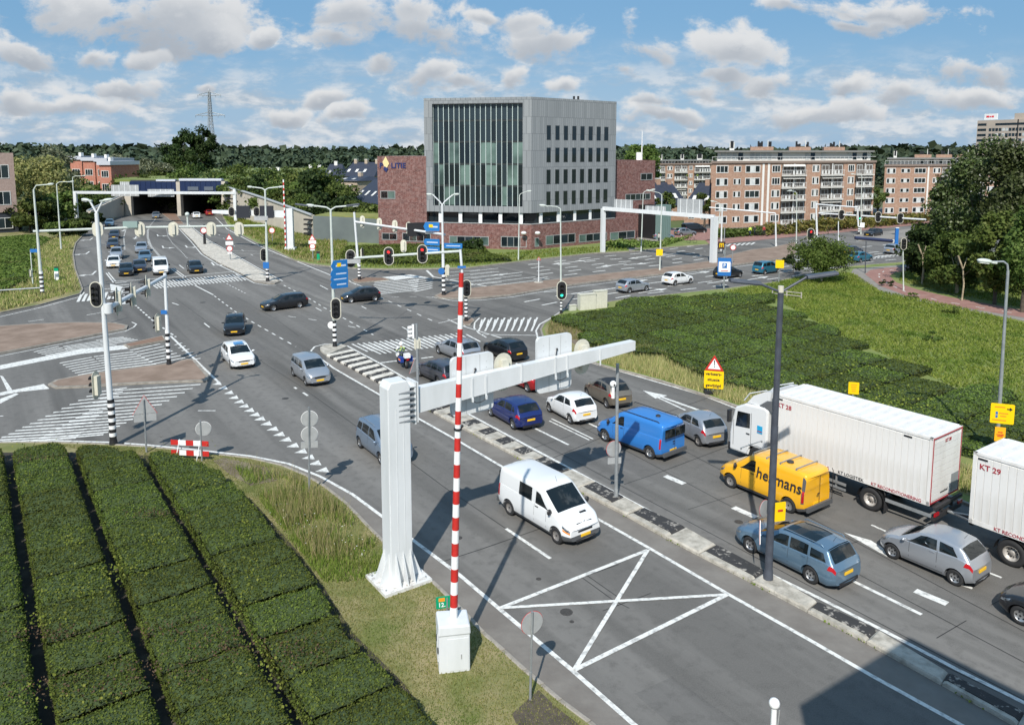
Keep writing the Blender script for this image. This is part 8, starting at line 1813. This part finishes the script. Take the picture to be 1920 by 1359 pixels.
# the building whose corner throws the broad shadow at the lower right
Hs = 13.6; sh = Vector((SUND.x/-SUND.z*Hs, SUND.y/-SUND.z*Hs, 0)); ca = G(1706, 1194)-sh; cb = G(1473, 1337)-sh; cc_ = G(1880, 1281)-sh; d1 = (cb-ca).normalized(); d2 = (cc_-ca).normalized()
P = [ca, ca+d1*5.6, ca+d1*5.6+d2*9+Vector((3, -4, 0)), ca+d2*22+d1*2, ca+d2*3.2+d1*.0]; P = [ca, ca+d1*5.6, ca+d1*5.6+Vector((4.5, -6, 0)), ca+d2*3.4+Vector((4, -6, 0)), ca+d2*3.4]
e = empty('control_building', ca, 0, 'building wing outside the right of the view casting the broad shadow', 'building'); q = MB(); q.prism([((p-ca).x, (p-ca).y) for p in P], 3.5, Hs); q.build('wall', concrete, e)
for p in P: q = MB(); r = (p-ca)*.94+(sum(P, Vector())/len(P)-ca)*.06; q.cyl((r.x, r.y, 0), (r.x, r.y, 3.5), .3, .3, 10); q.build('column', concrete, e)
# ================================================================ trees
bark = mat('bark', (.10, .08, .06), .9, c2=(.05, .04, .03), ns=3, bump=.5); birch = mat('pale_bark', (.45, .38, .26), .8, c2=(.2, .16, .1), ns=4)
lf_dark = foliage('leaf_dark', [(.014, .03, .010), (.025, .048, .013), (.04, .068, .02), (.06, .09, .028)], .2); lf_mid = foliage('leaf_mid', [(.04, .066, .015), (.066, .10, .022), (.095, .135, .03), (.13, .165, .045)], .3)
lf_small = foliage('leaf_small', [(.05, .08, .016), (.075, .115, .022), (.10, .15, .03), (.14, .18, .045)], .3)
lf_light = foliage('leaf_light', [(.07, .11, .02), (.11, .16, .035), (.15, .20, .05), (.19, .22, .07)], .3); lf_willow = foliage('leaf_willow', [(.20, .22, .07), (.30, .30, .11), (.38, .36, .15), (.13, .16, .05)], .4); lf_silver = foliage('leaf_silver', [(.13, .15, .08), (.20, .22, .13), (.28, .30, .20), (.09, .11, .05)], .25)
lf_pop = foliage('leaf_poplar', [(.028, .044, .013), (.048, .072, .02), (.075, .105, .03), (.11, .14, .055), (.22, .24, .15)], .22)
def tree(loc, h, rx, rz, zc, n, ls, m, label, nc=26, seed=1, trunk=bark, tr=.25, droop=0., group=None, ry=None, name='tree', cat='tree', spread=.26, lean=0):
    r_ = np.random.default_rng(seed); e = empty(name, loc, 0, label, cat, group); ry = ry or rx; rz *= .86
    d = r_.normal(size=(nc, 3)); d /= np.linalg.norm(d, axis=1)[:, None]; rad = r_.uniform(.45, .92, nc)[:, None]; C = d*rad*np.array([rx, ry, rz]); C[:, 2] += zc; C[:, 2] = np.maximum(C[:, 2], zc-rz*.85)
    w = r_.uniform(.5, 1.4, nc); w /= w.sum(); k = r_.choice(nc, n, p=w); g = r_.normal(size=(n, 3)); g /= np.maximum(1e-6, np.linalg.norm(g, axis=1))[:, None]; g *= (r_.random(n)**.45)[:, None]
    s = (r_.uniform(.75, 1.35, nc)*spread)[k][:, None]; P = C[k]+g*s*np.array([rx, ry, rz])*np.array([1.15, 1.15, .85 if rz < rx*1.6 else .6])
    if droop: P[:, 2] -= droop*(np.hypot(P[:, 0]/rx, P[:, 1]/ry)**2)*r_.random(n)
    P[:, 2] = np.maximum(P[:, 2], .15); out_ = P-np.array([0, 0, zc]); out_ /= np.linalg.norm(out_, axis=1)[:, None]+1e-6
    global rng; sv = rng; rng = r_; V, F = leafquads(P, ls, .45, out_); rng = sv
    me = npmesh('crown', V, F, m); o = bpy.data.objects.new('crown', me); col.objects.link(o); o.parent = e; o['kind'] = 'stuff'
    q = MB(); tz = zc-rz*.1; q.cyl((0, 0, -.1), (lean*.3, 0, zc*.5), tr, tr*.7, 9); q.cyl((lean*.3, 0, zc*.5), (lean*.6, 0, tz+rz*.3), tr*.7, tr*.25, 8); q.build('trunk', trunk, e)
    idx = r_.choice(nc, min(nc, 9), replace=False); q = MB()
    for i in idx: z = r_.uniform(.35, .8)*tz; a = Vector((lean*.4, 0, max(z, .4))); b_ = Vector(C[i]); md = a.lerp(b_, .55)+Vector((0, 0, -.05*rz)); q.cyl(a, md, tr*.34, tr*.2, 6); q.cyl(md, b_, tr*.2, tr*.06, 5)
    q.build('limb', trunk, e)['kind'] = 'stuff'; return e
T_ = lambda px, D: pxD(px, D)
def hz(px, row, D): return atd(px, row, D).z
S = 100
# right hand grove
for (px, D, top, hw, n, ls, m, lb, tk) in ((1845, 92, 262, 78, 15000, .30, lf_pop, 'tallest glittering poplar in the right hand grove', bark), (1905, 86, 258, 70, 13000, .30, lf_pop, 'poplar at the right edge beside the tallest one', bark), (1770, 98, 400, 62, 9000, .30, lf_mid, 'dark bushy tree at the left end of the right hand grove', bark), (1745, 92, 420, 45, 5000, .28, lf_dark, 'low shaded tree leaning over the cycle path', bark),
        (1812, 84, 418, 62, 9000, .27, lf_mid, 'fresh green tree in the middle front of the grove', birch), (1886, 78, 392, 52, 9000, .27, lf_light, 'yellowish green tree low in front of the right poplar', bark), (1940, 74, 380, 60, 7000, .27, lf_mid, 'green tree cut off by the right edge below the poplar', bark), (1800, 108, 330, 60, 8000, .32, lf_pop, 'grey green poplar behind the bushy tree', bark)):
    z = hz(px, top, D)*(1.14 if m is lf_pop else 1.0); r = hw/1481*D; zc = z*.54; tree(T_(px, D), z, r, z*.49, zc, n, ls, m, lb, 34, S, tk, .2); S += 1
for (px, D, lb) in ((1823, 80, 'thin pale birch trunk leaning at the grove edge'), (1744, 90, 'slim pale stem left in the grove shade')):
    e = empty('birch_tree', T_(px, D), 0, lb, 'tree'); q = MB(); q.tube([(0, 0, 0), (.1, 0, 1.8), (-.1, 0, 3.4), (-.7, 0, 4.8)], .09, 7); q.tube([(-.1, 0, 3.3), (.3, .1, 4.6)], .05, 6); q.build('trunk', birch, e)
b_ = G(1540, 530); z = hz(1540, 438, b_.y); tree(b_, z, 3.35, 2.75, 3.25, 10000, .19, lf_small, 'small round tree by the arterial with a forked pale trunk', 60, 50, birch, .13, spread=.33); tree(T_(1497, 99), 3.2, 1.6, 1.4, 1.6, 1500, .2, lf_dark, 'dark little bush at the left foot of the small round tree', 10, 51, bark, .05, cat='shrub', name='shrub')
for (px, py, lb) in ((1662, 538, 'dark scrubby bush beside the paved strip'), (1714, 560, 'low bush on the meadow side of the cycle path'), (1748, 640, 'weedy clump in the middle of the meadow'), (1480, 600, 'weed clump at the edge of the hedge field'), (1785, 590, 'low weeds below the cycle path bend')):
    tree(G(px, py), 1.0, .9, .5, .4, 260, .16, lf_dark if py < 560 else lf_mid, lb, 6, S, bark, .03, cat='shrub', name='shrub'); S += 1
# tree behind the police station
tree(T_(1203, 225), hz(1203, 259, 225), 6.6, 6, 12.5, 6000, .55, lf_mid, 'round green tree behind the right brick wing', 24, 60); tree(T_(1262, 240), 13, 4, 4, 10, 2000, .5, lf_dark, 'small dark tree right of the round one behind the houses', 12, 61)
# tall dark tree
tree(T_(345, 262), hz(345, 240, 262), 6.6, 10.6, 14.6, 7500, .62, lf_dark, 'left half of the tall dark tree pair before the pylon', 32, 62, spread=.24); tree(T_(376, 264), hz(372, 238, 264), 5.8, 11.0, 14.6, 6800, .62, lf_dark, 'right half of the tall dark tree pair before the pylon', 30, 63, spread=.24)
# left side
tree(T_(58, 172), hz(60, 293, 172), 9, 7.4, 8.4, 9000, .5, lf_willow, 'big yellow green willow at the left', 34, 64, droop=4); tree(T_(98, 205), hz(98, 277, 205), 7.5, 8, 9.5, 6000, .5, lf_silver, 'grey green tree behind the willow', 26, 65); tree(T_(128, 178), 9.6, 5.5, 5, 6, 3500, .45, lf_willow, 'smaller yellowish tree right of the willow', 18, 66, droop=2)
tree(T_(245, 232), hz(245, 287, 232), 7.5, 6.5, 9.6, 6000, .5, lf_silver, 'silvery flowering tree right of the orange houses', 24, 67); tree(T_(282, 226), 13.6, 6.5, 5.5, 8.8, 4500, .5, lf_silver, 'pale round tree beside the silvery one', 20, 68)
S = 200
LB_ = ['dense green', 'dark green', 'bushy mid green', 'loose leafy', 'broad shaded']; PL_ = ['beside the left office', 'behind the willow', 'left of the tunnel', 'above the left tube', 'above the right tube', 'behind the ramp wall', 'right of the ramp wall', 'before the police wing']
BT_ = [(45, 150, 7), (75, 158, 7.5), (100, 163, 8), (130, 168, 7.5), (155, 176, 8), (180, 186, 7), (205, 192, 7), (150, 200, 9), (185, 212, 9), (215, 214, 10), (240, 205, 10.4), (262, 208, 11), (285, 204, 11.4), (310, 207, 11), (335, 203, 11.8), (360, 208, 12), (385, 204, 12), (410, 200, 11.8), (435, 196, 11.6), (300, 222, 12.5), (340, 226, 13), (380, 224, 13), (420, 222, 13.2), (460, 218, 13), (455, 192, 11), (478, 196, 11.2), (500, 188, 11.5), (490, 214, 12.5), (520, 180, 11.8), (530, 208, 12.5),
       (548, 172, 12.8), (575, 168, 13.5), (600, 172, 12.6), (560, 192, 13.4), (620, 176, 11), (640, 170, 9.4), (655, 160, 7.5), (678, 156, 7), (698, 150, 5.6), (560, 158, 8), (530, 166, 8), (600, 156, 8), (500, 172, 8.4), (470, 180, 8.6), (425, 186, 9), (590, 214, 12.6), (640, 232, 12), (450, 238, 13.5), (500, 240, 13), (100, 140, 3.5), (130, 143, 3.2), (158, 158, 3.5)]
ROWN = {}
for i, (px, D, z) in sorted(enumerate(BT_), key=lambda t: t[1][0]):
    rw = 'front' if D < 170 else 'second' if D < 195 else 'third' if D < 212 else 'back'; ROWN[rw] = ROWN.get(rw, 0)+1
    r = random.Random(i).uniform(4.2, 5.6)*(z/11)**.5; m = (lf_mid, lf_dark, lf_mid, lf_light if px > 480 else lf_mid, lf_mid)[i % 5]
    tree(T_(px, D), z, r, z*.47, z*.52, 1700 if D > 185 else 2400, .52, m, '%s tree, %s from left in the %s row round the tunnel' % (LB_[i % 5], ORD[ROWN[rw]-1], rw), 16, S+i, bark, .2, group='trees of the belt round the tunnel', spread=.34)
# copies in the belt share wording only where the photograph shows one mass; tell the rest apart by what stands next to them
# small trees by the car park
for (px, D, z, lb) in ((1252, 150, 8.6, 'slim tree by the parked cars'), (1228, 146, 5.5, 'thin young tree left of the parked cars'), (1325, 160, 8, 'tree against the corner of the nearest apartment block'), (1652, 172, 9, 'dark ivy clad tree between the two apartment blocks')):
    tree(T_(px, D), z, 2.2, z*.35, z*.62, 1500, .35, lf_mid, lb, 12, S+900+int(px)); 
# hedges in front of the apartments
def bushrow(name, label, px, h, ls, n, m):
    P = [(G(x, y).x, G(x, y).y) for x, y in px]; A = tri_area(P); xs_ = [p[0] for p in P]; ys_ = [p[1] for p in P]; c0 = np.array([sum(xs_)/len(xs_), sum(ys_)/len(ys_)]); x = rng.uniform(min(xs_), max(xs_), n*4); y = rng.uniform(min(ys_), max(ys_), n*4); k = inpoly(x, y, P); x = x[k][:n]; y = y[k][:n]
    z = h*(rng.random(len(x))**.6)*(.8+.3*hills(x, y, .8)); V, F = leafquads(np.stack([x-c0[0], y-c0[1], np.maximum(z, .1)], 1), ls); me = npmesh(name, V, F, m); o = bpy.data.objects.new(name, me); col.objects.link(o); o.location = (c0[0], c0[1], 0); tag(o, label, 'hedge', kind=None); return o
bushrow('garden_hedge', 'ochre green garden hedge in front of the balconies', [(1435, 444), (1560, 434), (1720, 420), (1760, 410), (1640, 416), (1500, 428), (1430, 436)], 1.9, .5, 7000, foliage('leaf_ochre', [(.08, .09, .02), (.14, .14, .03), (.20, .16, .045), (.05, .08, .02)], .2))
bushrow('garden_hedge', 'low planting before the brick end wall of the nearest flats', [(1340, 448), (1435, 442), (1430, 434), (1335, 440)], 1.2, .4, 2500, lf_mid)
bushrow('garden_hedge', 'low hedge along the foot of the brick police base', [(1130, 458), (1200, 455), (1235, 458), (1300, 446), (1240, 466), (1150, 467)], .8, .35, 2600, lf_light)
bushrow('garden_hedge', 'dark hedge patch at the brick base right of the blue signs', [(850, 468), (905, 470), (905, 476), (850, 474)], 1.8, .4, 1200, lf_dark)
# woods to the horizon
def woods(name, D0, D1, x0, x1, h0, h1, n, ls, m, prof=None):
    x = rng.uniform(x0, x1, n); y = rng.uniform(D0, D1, n); cell = 11; jx = np.floor(x/cell); jy = np.floor(y/cell); hh = (np.sin(jx*12.9898+jy*78.233)*43758.5453) % 1
    dx = (x/cell-jx-.5)*2; dy = (y/cell-jy-.5)*2; rr = np.clip(1-dx*dx*.75-dy*dy*.75, .05, 1)**.5; H = (h0+(h1-h0)*hh)*rr+1.8*np.sin(x*.013+1)+1.2*np.sin(x*.031)
    if prof: H = H*np.interp(x/y, prof[0], prof[1])
    z = H*(1-.35*rng.random(n)**2); V, F = leafquads(np.stack([x, y, np.maximum(z, .5)], 1), ls); me = npmesh(name, V, F, m); o = bpy.data.objects.new(name, me); col.objects.link(o); o['kind'] = 'stuff'; return o
lf_far = foliage('leaf_far', [(.030, .048, .030), (.042, .064, .036), (.056, .080, .044)], 0, big=(.06, .085, .048), bigsc=.02)  # lighter, bluish tones: distance haze put into the leaf colour
woods('far_woods', 330, 430, -330, 330, 12, 15.5, 60000, 1.9, lf_far, ((-.7, -.3, -.15, 0, .2, .4, .7), (1.0, 1.0, 1.12, 1.1, .95, .9, .85)))
woods('far_woods', 480, 640, -480, 480, 15, 18, 40000, 3.2, lf_far, ((-.7, -.3, 0, .3, .7), (1.12, 1.05, 1, .85, .8)))
woods('far_woods', 250, 330, -240, -20, 7, 10.5, 26000, 1.4, lf_far)
woods('far_woods', 800, 1200, -900, 900, 18, 22, 14000, 9, lf_far)
b_ = [G(588, 451), G(630, 453), G(672, 455), G(714, 457)]; q = MB(); q.prism([(p.x, p.y+.6) for p in b_]+[(p.x+1, p.y+9) for p in b_[::-1]], -.2, 4.35); struct(q.build('grass_bank', mat('bank_grass', (.26, .24, .06), .95, c2=(.16, .19, .05), ns=.5)))
# ground under the woods and grass bank over the tunnel
q = MB(); P = [(-97, 192), (-68, 192), (-70, 330), (-140, 330)]; q.prism(P, 8.05, 8.7); struct(q.build('tunnel_bank', field_m))
